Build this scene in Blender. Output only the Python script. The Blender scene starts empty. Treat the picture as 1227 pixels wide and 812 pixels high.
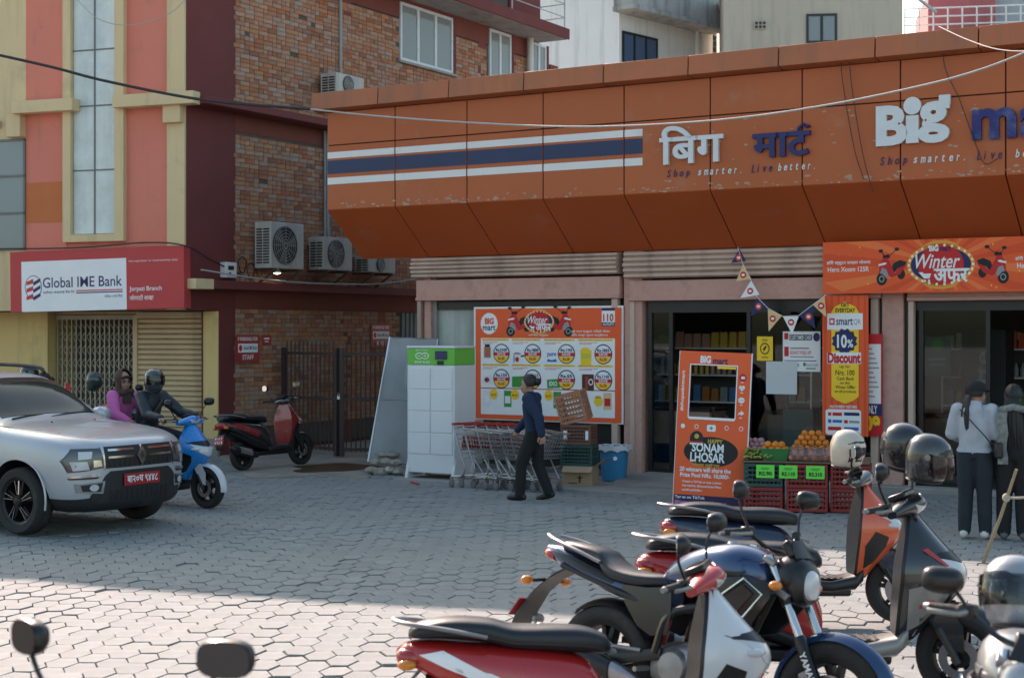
import bpy, bmesh, math, random
import numpy as np
from mathutils import Vector, Matrix, Euler
from mathutils.bvhtree import BVHTree
R = math.radians
rnd = random.Random(7)
scene = bpy.context.scene
col = scene.collection
# ------------------------------------------------------------ camera, light
F, CX, CY, H = 1850.0, 613.5, 398.0, 2.1          # focal length in photo pixels, horizon row, eye height
cam_d = bpy.data.cameras.new('camera'); cam = bpy.data.objects.new('camera', cam_d); col.objects.link(cam)
cam.location = (0, 0, H); cam.rotation_euler = (R(90), 0, 0)
cam_d.sensor_width = 36; cam_d.lens = 36 * F / 1227; cam_d.shift_y = -(406 - CY) / 1227
cam_d.clip_start = .1; cam_d.clip_end = 2000
cam_d.dof.use_dof = True; cam_d.dof.focus_distance = 15; cam_d.dof.aperture_fstop = 4.0
scene.camera = cam
SUN_EL, SUN_AX, SUN_AY = R(35), -.40, .917         # sun stands behind the buildings, a little to the left
world = bpy.data.worlds.new('World'); scene.world = world; world.use_nodes = True
wn = world.node_tree.nodes; wl = world.node_tree.links
sky = wn.new('ShaderNodeTexSky'); sky.sky_type = 'NISHITA'; sky.sun_disc = False
sky.sun_elevation = SUN_EL; sky.sun_rotation = math.atan2(SUN_AX, SUN_AY); sky.air_density = 1.2; sky.dust_density = 2.5; sky.ozone_density = 1.0
tint = wn.new('ShaderNodeMix'); tint.data_type = 'RGBA'; tint.blend_type = 'MULTIPLY'; tint.inputs[0].default_value = 1; tint.inputs[7].default_value = (1.0, 1.02, .93, 1)
wl.new(sky.outputs[0], tint.inputs[6]); wl.new(tint.outputs[2], wn['Background'].inputs[0]); wn['Background'].inputs[1].default_value = .15
sun_d = bpy.data.lights.new('sun', 'SUN'); sun = bpy.data.objects.new('sun', sun_d); col.objects.link(sun)
sun_d.energy = 5.0; sun_d.angle = R(.53); sun_d.color = (1, .77, .69)
sun.rotation_euler = Vector((-SUN_AX * math.cos(SUN_EL), -SUN_AY * math.cos(SUN_EL), -math.sin(SUN_EL))).to_track_quat('-Z', 'Y').to_euler()
sun.location = (-20, 40, 40)
vs = scene.view_settings; vs.view_transform = 'Standard'; vs.look = 'None'; vs.gamma = 1; vs.exposure = .95
vs.use_curve_mapping = False
scene.cycles.max_bounces = 6; scene.cycles.transparent_max_bounces = 12
# ------------------------------------------------------------ pixel helpers
def gp(px, py): d = F * H / (py - CY); return Vector(((px - CX) / F * d, d, 0))
def at(px, py, d): return Vector(((px - CX) / F * d, d, H - (py - CY) / F * d))
class Frame:
    """upright plane: local x along it to the right, local y into it, z up"""
    def __init__(s, ox, oy, deg):
        s.o = Vector((ox, oy, 0)); s.a = R(deg); s.x = Vector((math.cos(s.a), math.sin(s.a), 0)); s.y = Vector((-math.sin(s.a), math.cos(s.a), 0))
    def w(s, x, y=0, z=0): return s.o + s.x * x + s.y * y + Vector((0, 0, z))
    def px(s, px, py, y=0):
        o = s.o + s.y * y; r = (px - CX) / F
        # o.x + t*x.x = r*(o.y + t*x.y)
        t = (r * o.y - o.x) / (s.x.x - r * s.x.y); d = o.y + t * s.x.y
        return t, H - (py - CY) / F * d
    def box(s, a, b, c, d, y=0):
        x0 = s.px(a, 0, y)[0]; x1 = s.px(c, 0, y)[0]; m = (a + c) / 2
        return x0, s.px(m, d, y)[1], x1, s.px(m, b, y)[1]
# ------------------------------------------------------------ mesh helpers
def cr(pts, n=6):
    """Catmull-Rom through points (tuples of any length)"""
    P = [np.array(p, float) for p in pts]; P = [2 * P[0] - P[1]] + P + [2 * P[-1] - P[-2]]; out = []
    for i in range(1, len(P) - 2):
        a, b, c, d = P[i - 1:i + 3]
        for k in range(n):
            t = k / n
            out.append(.5 * (2 * b + (c - a) * t + (2 * a - 5 * b + 4 * c - d) * t * t + (3 * b - a - 3 * c + d) * t ** 3))
    out.append(P[-2]); return out
def sup(c, w, h, n=16, e=2.6, tilt=0, axis='x', yaw=0):
    """super-elliptic ring round c; w across (y), h up (z), leaning by tilt about y"""
    out = []
    for k in range(n):
        t = 2 * math.pi * (k + .5) / n; ct, st = math.cos(t), math.sin(t)
        a = w / 2 * math.copysign(abs(ct) ** (2 / e), ct); b = h / 2 * math.copysign(abs(st) ** (2 / e), st)
        if axis == 'x': p = Vector((b * math.sin(tilt), a, b * math.cos(tilt)))
        elif axis == 'z': p = Vector((b, a, 0)); p.rotate(Euler((0, tilt, 0)))
        else: p = Vector((a, 0, b))
        if yaw: p.rotate(Euler((0, 0, yaw)))
        out.append(Vector(c) + p)
    return out
class MB:
    def __init__(s): s.v = []; s.f = []; s.m = []; s.cur = 0
    def add(s, v, f, m=None):
        o = len(s.v); s.v += [tuple(p) for p in v]; s.f += [tuple(i + o for i in q) for q in f]
        s.m += [s.cur if m is None else m] * len(f); return s
    def box(s, c, size, rot=None, taper=(1, 1), m=None):
        x, y, z = [q / 2 for q in size]; tx, ty = taper
        v = [Vector(p) for p in ((-x, -y, -z), (x, -y, -z), (x, y, -z), (-x, y, -z), (-x * tx, -y * ty, z), (x * tx, -y * ty, z), (x * tx, y * ty, z), (-x * tx, y * ty, z))]
        if rot is not None:
            q = rot if isinstance(rot, Matrix) else Euler(rot).to_matrix()
            v = [q @ p for p in v]
        c = Vector(c)
        return s.add([p + c for p in v], [(0, 3, 2, 1), (4, 5, 6, 7), (0, 1, 5, 4), (1, 2, 6, 5), (2, 3, 7, 6), (3, 0, 4, 7)], m)
    def b2(s, x0, x1, y0, y1, z0, z1, m=None): return s.box(((x0 + x1) / 2, (y0 + y1) / 2, (z0 + z1) / 2), (abs(x1 - x0), abs(y1 - y0), abs(z1 - z0)), m=m)
    def bar(s, p0, p1, w, h, m=None):
        p0 = Vector(p0); p1 = Vector(p1); d = p1 - p0
        q = d.to_track_quat('Y', 'Z').to_matrix()
        return s.box((p0 + p1) / 2, (w, d.length, h), q, m=m)
    def tube(s, pts, r, n=8, cap=True, m=None, flat=1):
        P = [Vector(p) for p in pts]; k = len(P); rr = r if isinstance(r, (list, tuple)) else [r] * k
        T = [(P[min(i + 1, k - 1)] - P[max(i - 1, 0)]).normalized() for i in range(k)]
        up = Vector((0, 0, 1)) if abs(T[0].z) < .9 else Vector((1, 0, 0))
        N = (up - T[0] * up.dot(T[0])).normalized(); rings = []
        for i in range(k):
            N = (N - T[i] * N.dot(T[i])).normalized(); B = T[i].cross(N)
            rings.append([P[i] + (N * math.cos(a) * flat + B * math.sin(a)) * rr[i] for a in [2 * math.pi * j / n for j in range(n)]])
        return s.loft(rings, cap, m=m)
    def cyl(s, p0, p1, r0, r1=None, n=14, cap=True, m=None): return s.tube([p0, p1], [r0, r0 if r1 is None else r1], n, cap, m)
    def loft(s, rings, cap=True, closed=True, m=None):
        n = len(rings[0]); v = [p for r in rings for p in r]; f = []
        for i in range(len(rings) - 1):
            for j in range(n if closed else n - 1):
                a, b = i * n + j, i * n + (j + 1) % n
                f.append((a, b, b + n, a + n))
        if cap and closed:
            f.append(tuple(reversed(range(n)))); o = (len(rings) - 1) * n; f.append(tuple(range(o, o + n)))
        return s.add(v, f, m)
    def ell(s, c, r, nu=14, nv=9, rot=None, m=None, zmin=None):
        if not hasattr(r, '__len__'): r = (r, r, r)
        q = Euler(rot).to_matrix() if rot is not None else None; rings = []
        for i in range(nv + 1):
            ph = -math.pi / 2 + math.pi * i / nv; ring = []
            if zmin is not None: ph = max(ph, math.asin(zmin))
            cc = max(math.cos(ph), .02)
            for j in range(nu):
                a = 2 * math.pi * j / nu
                p = Vector((r[0] * cc * math.cos(a), r[1] * cc * math.sin(a), r[2] * math.sin(ph)))
                if q: p = q @ p
                ring.append(p + Vector(c))
            rings.append(ring)
        return s.loft(rings, True, m=m)
    def lathe(s, prof, c, axis='z', n=24, m=None, cap=False, closed=False):
        """prof: (radius, height) pairs"""
        c = Vector(c); rings = []
        for (r, h) in prof:
            ring = []
            for j in range(n):
                a = 2 * math.pi * j / n; u, w = r * math.cos(a), r * math.sin(a)
                ring.append(c + Vector({'z': (u, w, h), 'y': (u, h, w), 'x': (h, u, w)}[axis]))
            rings.append(ring)
        if closed: rings.append(rings[0])
        return s.loft(rings, cap, m=m)
    def prism(s, poly, fn, h0, h1, m=None):
        """poly of 2-D points; fn(u, v, h) -> 3-D"""
        n = len(poly); v = [fn(u, w, h0) for u, w in poly] + [fn(u, w, h1) for u, w in poly]
        f = [tuple(range(n)), tuple(reversed(range(n, 2 * n)))] + [(i, i + n, (i + 1) % n + n, (i + 1) % n) for i in range(n)]
        return s.add(v, f, m)
    def sheet(s, rows, th, m=None):
        """grid of points thickened along its own normals"""
        a = len(rows); b = len(rows[0]); P = [[Vector(p) for p in r] for r in rows]; N = []
        for i in range(a):
            for j in range(b):
                du = P[min(i + 1, a - 1)][j] - P[max(i - 1, 0)][j]; dv = P[i][min(j + 1, b - 1)] - P[i][max(j - 1, 0)]
                nn = du.cross(dv); N.append(nn.normalized() if nn.length > 1e-9 else Vector((0, 0, 1)))
        v = [p for r in P for p in r]; v2 = [p + q * th for p, q in zip(v, N)]; o = len(v); f = []
        for i in range(a - 1):
            for j in range(b - 1):
                k = i * b + j; f.append((k, k + 1, k + b + 1, k + b)); f.append((k + o, k + b + o, k + b + 1 + o, k + 1 + o))
        edge = [j for j in range(b)] + [i * b + b - 1 for i in range(1, a)] + [(a - 1) * b + j for j in range(b - 2, -1, -1)] + [i * b for i in range(a - 2, 0, -1)]
        for i in range(len(edge)):
            p, q = edge[i], edge[(i + 1) % len(edge)]; f.append((p, q, q + o, p + o))
        return s.add(v + v2, f, m)
    def xform(s, M): s.v = [tuple(M @ Vector(p)) for p in s.v]; return s
    def mesh(s, name, mats, smooth=38, fix=True):
        me = bpy.data.meshes.new(name); me.from_pydata(s.v, [], s.f); me.update()
        for q in (mats if isinstance(mats, (list, tuple)) else [mats]): me.materials.append(q)
        if any(s.m): me.polygons.foreach_set('material_index', s.m)
        if fix:
            bm = bmesh.new(); bm.from_mesh(me); bmesh.ops.recalc_face_normals(bm, faces=bm.faces); bm.to_mesh(me); bm.free()
        if smooth:
            me.polygons.foreach_set('use_smooth', [True] * len(me.polygons)); me.set_sharp_from_angle(angle=R(smooth))
        return me
    def build(s, name, mats, parent=None, smooth=38, bevel=0, loc=None, rot=None, seg=2, sub=0, fix=True):
        o = bpy.data.objects.new(name, s.mesh(name, mats, smooth, fix)); col.objects.link(o)
        if parent is not None: o.parent = parent
        if loc is not None: o.location = loc
        if rot is not None: o.rotation_euler = rot
        if bevel:
            b = o.modifiers.new('bevel', 'BEVEL'); b.width = bevel; b.segments = seg; b.limit_method = 'ANGLE'; b.angle_limit = R(35)
        if sub:
            b = o.modifiers.new('sub', 'SUBSURF'); b.levels = sub; b.render_levels = sub
        return o
def tag(o, label=None, cat=None, group=None, kind=None):
    for k, v in (('label', label), ('category', cat), ('group', group), ('kind', kind)):
        if v: o[k] = v
    return o
def thing(name, label, cat, loc=(0, 0, 0), rz=0, group=None, rot=None):
    o = bpy.data.objects.new(name, None); col.objects.link(o); o.empty_display_size = .1
    o.location = loc; o.rotation_euler = rot if rot else (0, 0, rz); return tag(o, label, cat, group)
def copy_tree(o, parent=None):
    c = o.copy(); col.objects.link(c)
    if parent is not None: c.parent = parent
    for ch in list(o.children): copy_tree(ch, c)
    return c
# ------------------------------------------------------------ materials
MATS = {}
def C(h): # sRGB 0-255 triple -> linear
    return tuple((c / 255 / 12.92) if c / 255 <= .04045 else ((c / 255 + .055) / 1.055) ** 2.4 for c in h)
def pm(name, c, rough=.5, metal=0, var=.12, vs=3, bump=0, bs=60, coat=0, island=0, dirt=0, dirtc=(.12, .10, .08), emis=0, spec=.5, ds=1.5, streak=0, trans=0):
    if name in MATS: return MATS[name]
    m = bpy.data.materials.new(name); m.use_nodes = True; nt = m.node_tree; n = nt.nodes; l = nt.links
    b = n['Principled BSDF']; b.inputs['Roughness'].default_value = rough; b.inputs['Metallic'].default_value = metal
    b.inputs['Coat Weight'].default_value = coat; b.inputs['Coat Roughness'].default_value = .05; b.inputs['Specular IOR Level'].default_value = spec
    if trans: b.inputs['Transmission Weight'].default_value = trans
    tc = n.new('ShaderNodeTexCoord'); src = tc.outputs['Object']
    base = n.new('ShaderNodeRGB'); base.outputs[0].default_value = (*c, 1); out = base.outputs[0]
    def mixc(a, b_, fac, mode='MIX'):
        x = n.new('ShaderNodeMix'); x.data_type = 'RGBA'; x.blend_type = mode
        for s_, q in ((6, a), (7, b_)):
            if isinstance(q, tuple): x.inputs[s_].default_value = (*q, 1)
            else: l.new(q, x.inputs[s_])
        if isinstance(fac, float): x.inputs[0].default_value = fac
        else: l.new(fac, x.inputs[0])
        return x.outputs[2]
    def noise(sc, det=5, r=.6, vec=None):
        t = n.new('ShaderNodeTexNoise'); t.inputs['Scale'].default_value = sc; t.inputs['Detail'].default_value = det; t.inputs['Roughness'].default_value = r
        l.new(vec or src, t.inputs['Vector']); return t.outputs['Fac']
    def ramp(v, a, b_):
        x = n.new('ShaderNodeMapRange'); x.inputs[1].default_value = a; x.inputs[2].default_value = b_; l.new(v, x.inputs[0]); return x.outputs[0]
    if island:
        g = n.new('ShaderNodeNewGeometry'); oi = n.new('ShaderNodeObjectInfo')
        ad = n.new('ShaderNodeMath'); ad.operation = 'ADD'; l.new(g.outputs['Random Per Island'], ad.inputs[0]); l.new(oi.outputs['Random'], ad.inputs[1])
        fr = n.new('ShaderNodeMath'); fr.operation = 'FRACT'; l.new(ad.outputs[0], fr.inputs[0])
        cr_ = n.new('ShaderNodeValToRGB'); l.new(fr.outputs[0], cr_.inputs[0]); e = cr_.color_ramp
        pal = island if isinstance(island, list) else None
        if pal:
            e.elements[0].color = (*pal[0], 1); e.elements[1].color = (*pal[-1], 1)
            for i, q in enumerate(pal[1:-1]): e.elements.new((i + 1) / (len(pal) - 1)).color = (*q, 1)
            out = cr_.outputs[0]
        else:
            e.elements[0].color = (1 - island,) * 3 + (1,); e.elements[1].color = (1 + island * .6,) * 3 + (1,)
            out = mixc(out, cr_.outputs[0], 1.0, 'MULTIPLY')
    if var:
        k = n.new('ShaderNodeMapRange'); l.new(noise(vs), k.inputs[0]); k.inputs[1].default_value = .25; k.inputs[2].default_value = .75
        k.inputs[3].default_value = 1 - var; k.inputs[4].default_value = 1 + var * .7
        cb = n.new('ShaderNodeCombineColor'); [l.new(k.outputs[0], cb.inputs[i]) for i in range(3)]
        out = mixc(out, cb.outputs[0], 1.0, 'MULTIPLY')
    if streak:
        mp = n.new('ShaderNodeMapping'); mp.inputs['Scale'].default_value = (1.6, 1.6, .16); l.new(src, mp.inputs[0])
        out = mixc(out, dirtc, ramp(noise(1.6, 6, .65, mp.outputs[0]), .54 - streak * .1, .95 - streak * .2))
    if dirt:
        out = mixc(out, dirtc, ramp(noise(ds, 8, .68), .62 - dirt * .22, .98 - dirt * .12))
    l.new(out, b.inputs['Base Color'])
    if rough < .9:
        k = n.new('ShaderNodeMapRange'); l.new(noise(vs * 4, 4), k.inputs[0]); k.inputs[3].default_value = max(rough - .08, .02); k.inputs[4].default_value = min(rough + .12, 1)
        l.new(k.outputs[0], b.inputs['Roughness'])
    if bump:
        bp = n.new('ShaderNodeBump'); bp.inputs['Strength'].default_value = bump; bp.inputs['Distance'].default_value = .01
        l.new(noise(bs, 4), bp.inputs['Height']); l.new(bp.outputs[0], b.inputs['Normal'])
    if emis:
        l.new(out, b.inputs['Emission Color']); b.inputs['Emission Strength'].default_value = emis
    MATS[name] = m; return m
def glass(name, tint=(.9, .95, .95), refl=.9, opacity=0.0, bodyc=(.02, .02, .02), rough=.02):
    """thin pane: sees through, mirrors at glancing angles"""
    if name in MATS: return MATS[name]
    m = bpy.data.materials.new(name); m.use_nodes = True; nt = m.node_tree; n = nt.nodes; l = nt.links
    n.remove(n['Principled BSDF']); out = n['Material Output']
    t = n.new('ShaderNodeBsdfTransparent'); t.inputs[0].default_value = (*tint, 1)
    g = n.new('ShaderNodeBsdfGlossy'); g.inputs['Roughness'].default_value = rough; g.inputs[0].default_value = (refl, refl, refl, 1)
    d = n.new('ShaderNodeBsdfDiffuse'); d.inputs[0].default_value = (*bodyc, 1)
    a = n.new('ShaderNodeMixShader'); a.inputs[0].default_value = opacity; l.new(t.outputs[0], a.inputs[1]); l.new(d.outputs[0], a.inputs[2])
    fr = n.new('ShaderNodeFresnel'); fr.inputs[0].default_value = 1.5
    x = n.new('ShaderNodeMixShader'); l.new(fr.outputs[0], x.inputs[0]); l.new(a.outputs[0], x.inputs[1]); l.new(g.outputs[0], x.inputs[2])
    l.new(x.outputs[0], out.inputs[0]); MATS[name] = m; return m
# ------------------------------------------------------------ lettering
TG = {}
def text_geo(s, bold=0.0, shear=0.0, ext=0.0):
    k = (s, bold, shear, ext)
    if k in TG: return TG[k]
    cu = bpy.data.curves.new('t', 'FONT'); cu.body = s; cu.offset = bold; cu.shear = shear; cu.resolution_u = 3
    o = bpy.data.objects.new('t', cu); col.objects.link(o); dg = bpy.context.evaluated_depsgraph_get()
    me = bpy.data.meshes.new_from_object(o.evaluated_get(dg)); V = np.array([v.co[:2] for v in me.vertices]); Fc = [tuple(p.vertices) for p in me.polygons]
    bpy.data.objects.remove(o); bpy.data.curves.remove(cu); bpy.data.meshes.remove(me)
    if len(V) == 0: TG[k] = (None, None, 1); return TG[k]
    mn, mx = V.min(0), V.max(0); asp = (mx[0] - mn[0]) / (mx[1] - mn[1])
    TG[k] = ((V - mn) / (mx - mn), Fc, asp); return TG[k]
def put_text(mb, s, x0, z0, x1, z1, y, bold=.0, shear=0, m=None, depth=0):
    """lettering stretched into the box, facing -y; depth gives raised letters"""
    V, Fc, _ = text_geo(s, bold, shear)
    if V is None: return
    pts = [(x0 + (x1 - x0) * a, y, z0 + (z1 - z0) * b) for a, b in V]
    if not depth: mb.add(pts, Fc, m); return
    n = len(pts); ed = {}
    for q in Fc:
        for i in range(len(q)): ed[(q[i], q[(i + 1) % len(q)])] = 1
    side = [(a, b, b + n, a + n) for (a, b) in ed if (b, a) not in ed]
    mb.add(pts + [(p[0], y + depth, p[2]) for p in pts], list(Fc) + [tuple(i + n for i in reversed(q)) for q in Fc] + side, m)
class Board:
    """flat printed sheet: source rectangle (a,b,c,d), y down, mapped onto local x/z; print lies just proud of the sheet"""
    def __init__(s, parent, X0, Z0, X1, Z1, src, y=0):
        s.p = parent; s.r = (X0, Z0, X1, Z1); s.s = src; s.y = y; s.mb = MB(); s.tb = MB(); s.mats = []
    def X(s, u): return s.r[0] + (u - s.s[0]) / (s.s[2] - s.s[0]) * (s.r[2] - s.r[0])
    def Z(s, v): return s.r[3] - (v - s.s[1]) / (s.s[3] - s.s[1]) * (s.r[3] - s.r[1])
    def mi(s, m):
        if m not in s.mats: s.mats.append(m)
        return s.mats.index(m)
    def poly(s, pts, m, L=1): s.mb.add([(s.X(u), s.y - L * .0013, s.Z(v)) for u, v in pts], [tuple(range(len(pts)))], s.mi(m)); return s
    def rect(s, a, b, c, d, m, L=1): return s.poly([(a, d), (c, d), (c, b), (a, b)], m, L)
    def disc(s, cx, cy, rx, ry, m, L=1, n=24, a0=0, a1=360): return s.poly([(cx + rx * math.cos(R(a0 + (a1 - a0) * k / n)), cy - ry * math.sin(R(a0 + (a1 - a0) * k / n))) for k in range(n + (a1 - a0 < 360))], m, L)
    def text(s, t, a, b, c, d, m, L=2, bold=0.0, shear=0): put_text(s.tb, t, s.X(a), s.Z(d), s.X(c), s.Z(b), s.y - L * .0013, bold, shear, s.mi(m)); return s
    def vtext(s, t, a, b, c, d, m, L=2, bold=0):
        V, Fc, _ = text_geo(t, bold)
        s.tb.add([(s.X(a + (c - a) * q), s.y - L * .0013, s.Z(d + (b - d) * p)) for p, q in [(v[0], 1 - v[1]) for v in V]], Fc, s.mi(m)); return s
    def done(s, pname='print'):
        if s.mb.v: s.mb.build(pname, s.mats, s.p, smooth=0, fix=False)
        if s.tb.v: s.tb.build('lettering', s.mats, s.p, smooth=0, fix=False)
# ============================================================ ground
PAV = [(.220, .236, .228), (.232, .248, .240), (.245, .258, .250), (.226, .240, .230), (.256, .268, .260)]
m_soil = pm('joint_soil', (.11, .10, .09), .95, bump=.4, bs=80)
m_pave = pm('paver_concrete', (.34, .31, .295), .85, island=PAV, var=.16, vs=9, bump=.35, bs=120, dirt=.35, dirtc=(.16, .15, .14), ds=.9)
m_conc = pm('rough_concrete', (.30, .285, .26), .9, var=.2, vs=2, bump=.5, bs=50, dirt=.5, dirtc=(.12, .105, .09))
g = MB(); g.add([(-250, -120, -.03), (250, -120, -.03), (250, 300, -.03), (-250, 300, -.03)], [(0, 1, 2, 3)])
ground = g.build('ground', pm('worn_paving', (.31, .30, .285), .9, var=.2, vs=.6, dirt=.3, dirtc=(.2, .19, .17)), smooth=0); tag(ground, kind='structure')
g = MB(); g.add([(-14, 4, -.026), (14, 4, -.026), (14, 30, -.026), (-14, 30, -.026)], [(0, 1, 2, 3)]); tag(g.build('paving_bed', m_soil, smooth=0), kind='structure')
HW, HD, GAP = .212, .284, .004                      # paver: vertex to vertex across, flat to flat in depth
def hexring(z, k=1.0): return [(HW / 2 * k * math.cos(R(60 * i)) - (GAP if k == 1 else GAP) * math.cos(R(60 * i)), (HD / 2) / .866 * k * math.sin(R(60 * i)) - GAP * math.sin(R(60 * i)), z) for i in range(6)]
def hexmesh(mb, M):
    a = [M @ Vector(p) for p in hexring(0)]; b = [M @ Vector(p) for p in hexring(.042)]; c = [M @ Vector(p) for p in hexring(.045, .97)]
    mb.loft([a, b, c], False); mb.f.append(tuple(len(mb.v) - 6 + i for i in range(6))); mb.m.append(0)
hx = MB(); hexmesh(hx, Matrix.Identity(4)); hex_me = hx.mesh('paver', m_pave, smooth=0)
cells = []
for i in range(-75, 76):
    for j in range(0, 100):
        x = i * HW * .75; y = 5.5 + (j + .5 * (i % 2)) * HD
        x2 = x + y * .02; y2 = y - x * .03
        if y2 > 29 or abs(x2) > y2 * .37 + 1.2: continue
        # shop and bank floors are not paved
        cells.append((x2, y2))
def pav_z(x, y):
    s = .007 * math.sin(x * 1.3 + y * .7) + .006 * math.sin(y * 1.9 - x * .6) + .004 * math.sin(x * 3.1 + 1.3) - .022
    return s
near = sorted([c for c in cells if c[1] > 9.1 and abs(c[0]) < c[1] * .335 and c[0] < 1.4], key=lambda c: c[1])[:300]
nset = set(near); far_mb = MB()
for (x, y) in cells:
    rot = Euler((rnd.gauss(0, .012), rnd.gauss(0, .012), rnd.gauss(0, .02)))
    z = pav_z(x, y) + rnd.gauss(0, .0025) - (.008 if rnd.random() < .03 else 0)
    if (x, y) in nset:
        o = bpy.data.objects.new('paver', hex_me); col.objects.link(o); o.parent = ground; o.location = (x, y, z); o.rotation_euler = rot
    else:
        hexmesh(far_mb, Matrix.Translation((x, y, z)) @ rot.to_matrix().to_4x4())
o = far_mb.build('paving', m_pave, ground, smooth=0, fix=False); tag(o, kind='stuff')
GZ = .028                                           # walking level on top of the pavers
def G(px, py): p = gp(px, py); p.z = GZ; return p

# ============================================================ supermarket
S = Frame(1.744, 22.3, -31.1)
m_or = pm('orange_panel', (.45, .115, .036), .42, var=.10, vs=.8, dirt=.12, dirtc=(.36, .24, .17), spec=.35)
m_or2 = pm('orange_soffit_panel', (.46, .095, .025), .5, var=.10, vs=.8, dirt=.1, dirtc=(.33, .2, .13), spec=.3)
m_orc = pm('coping_panel', (.42, .13, .05), .5, var=.15, vs=1, streak=.4, dirtc=(.2, .1, .06))
m_seam = pm('dark_joint', (.015, .012, .01), .8, var=0)
m_pink = pm('worn_pink_paint', (.58, .33, .27), .75, var=.15, vs=3, bump=.25, bs=30, dirt=.55, dirtc=(.16, .09, .075), ds=3)
m_shut = pm('shutter_steel', (.56, .41, .33), .5, var=.15, vs=2, streak=.5, dirtc=(.12, .085, .07))
m_dark = pm('black_frame', (.012, .012, .013), .35, var=.1)
m_wht = pm('white_paint', (.74, .74, .73), .55, var=.06, vs=2, dirt=.1, dirtc=(.4, .38, .35))
m_nvy = pm('navy_print', (.016, .035, .10), .5, var=.1)
m_slab = pm('plain_concrete', (.33, .31, .29), .9, var=.25, vs=1.2, bump=.3, bs=30, streak=.4, dirtc=(.09, .085, .08))
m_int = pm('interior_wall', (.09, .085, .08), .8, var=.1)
m_glass = glass('shop_glass', (.66, .72, .72), .75)
m_ppl = pm('counter_pink', (.45, .27, .22), .5)
shop = thing('supermarket', 'orange-fronted supermarket with a slanting canopy and roller shutters', 'supermarket', S.w(0, 0, 0), S.a)
FY = -.93
seams = [S.px(p, 200, FY)[0] for p in (392, 469, 553, 643, 739, 843, 955, 1078, 1205)]
step = (seams[-1] - seams[0]) / 8
seams = [seams[0] + step * i for i in range(12)]
zF0 = S.px(848, 228, FY)[1]; zF1 = S.px(848, 93, FY)[1]; zM = S.px(620, 157, FY)[1]; zC1 = S.px(848, 64, FY - .17)[1]
zW = S.px(880, 297, 0)[1]
XL, XR = seams[0], seams[-1]; XD = S.px(508, 400)[0]
def part(name, mat, fn, parent=shop, bevel=0, smooth=38):
    mb = MB(); fn(mb); return mb.build(name, mat, parent, smooth=smooth, bevel=bevel)
part('canopy_core', m_seam, lambda b: b.b2(XL + .02, XR, FY + .022, -.02, zF0 + .02, zF1))
for i in range(11):
    x0, x1 = seams[i] + .009, seams[i + 1] - .009
    part('fascia_panel', m_or, lambda b: b.b2(x0, x1, FY, FY + .03, zF0, zM - .008), bevel=.004)
    part('fascia_panel', m_or, lambda b: b.b2(x0, x1, FY, FY + .03, zM + .008, zF1 - .01), bevel=.004)
    def sl(b):
        k = .03
        b.add([(x0, FY, zF0 - .006), (x1, FY, zF0 - .006), (x1, -.02, zW), (x0, -.02, zW), (x0, FY + k, zF0 + .02), (x1, FY + k, zF0 + .02), (x1, -.02, zW + .06), (x0, -.02, zW + .06)],
              [(0, 1, 2, 3), (7, 6, 5, 4), (0, 4, 5, 1), (1, 5, 6, 2), (2, 6, 7, 3), (3, 7, 4, 0)])
    part('soffit_panel', m_or2, sl)
cop = [XL - .22 + i * step * 1.02 for i in range(12)]
cxs = [S.px(p, 80, FY - .17)[0] for p in (372, 450, 534, 623, 717, 824)]; cstep = (cxs[-1] - cxs[0]) / 5
for i in range(11):
    x0, x1 = cxs[0] + i * cstep + .008, cxs[0] + (i + 1) * cstep - .008
    def cp(b):
        yo = FY - .17
        b.add([(x0, yo, zF1 + .03), (x1, yo, zF1 + .03), (x1, FY + .05, zF1 - .005), (x0, FY + .05, zF1 - .005), (x0, yo + .02, zC1), (x1, yo + .02, zC1), (x1, FY + .35, zC1 + .03), (x0, FY + .35, zC1 + .03)],
              [(0, 1, 2, 3), (7, 6, 5, 4), (0, 4, 5, 1), (1, 5, 6, 2), (2, 6, 7, 3), (3, 7, 4, 0)])
    part('coping_panel', m_orc, cp, bevel=.006)
part('roof', m_slab, lambda b: b.b2(XL + .03, XR, -.02, 11, zW + .1, zF1 + .02))
part('parapet', m_slab, lambda b: b.b2(XL + .03, XR, FY + .36, FY + .55, zF1, zC1))
part('wall', m_slab, lambda b: (b.b2(XD, XD + .2, .05, 11, 0, zW + .12), b.b2(XR - .2, XR, .05, 11, 0, zW + .12), b.b2(XD + .2, XR - .2, 10.8, 11, 0, zW + .12)))
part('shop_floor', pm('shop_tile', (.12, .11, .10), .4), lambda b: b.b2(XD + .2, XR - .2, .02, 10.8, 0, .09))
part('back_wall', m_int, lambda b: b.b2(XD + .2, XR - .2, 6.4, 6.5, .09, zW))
# stripes on the fascia, in panel-wide pieces
for i in range(5):
    for (pa, pb, mm, nm) in ((183, 190.5, m_wht, 'white_stripe'), (193, 209, m_nvy, 'navy_stripe'), (213.5, 221.5, m_wht, 'white_stripe')):
        za = S.px(392, pa, FY)[1]; zb = S.px(392, pb, FY)[1]
        x0 = seams[i] + .011; x1 = seams[i + 1] - .011 if i < 4 else S.px(770, 170, FY)[0]
        part(nm, mm, lambda b: b.b2(x0, x1, FY - .004, FY - .001, zb, za))
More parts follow.
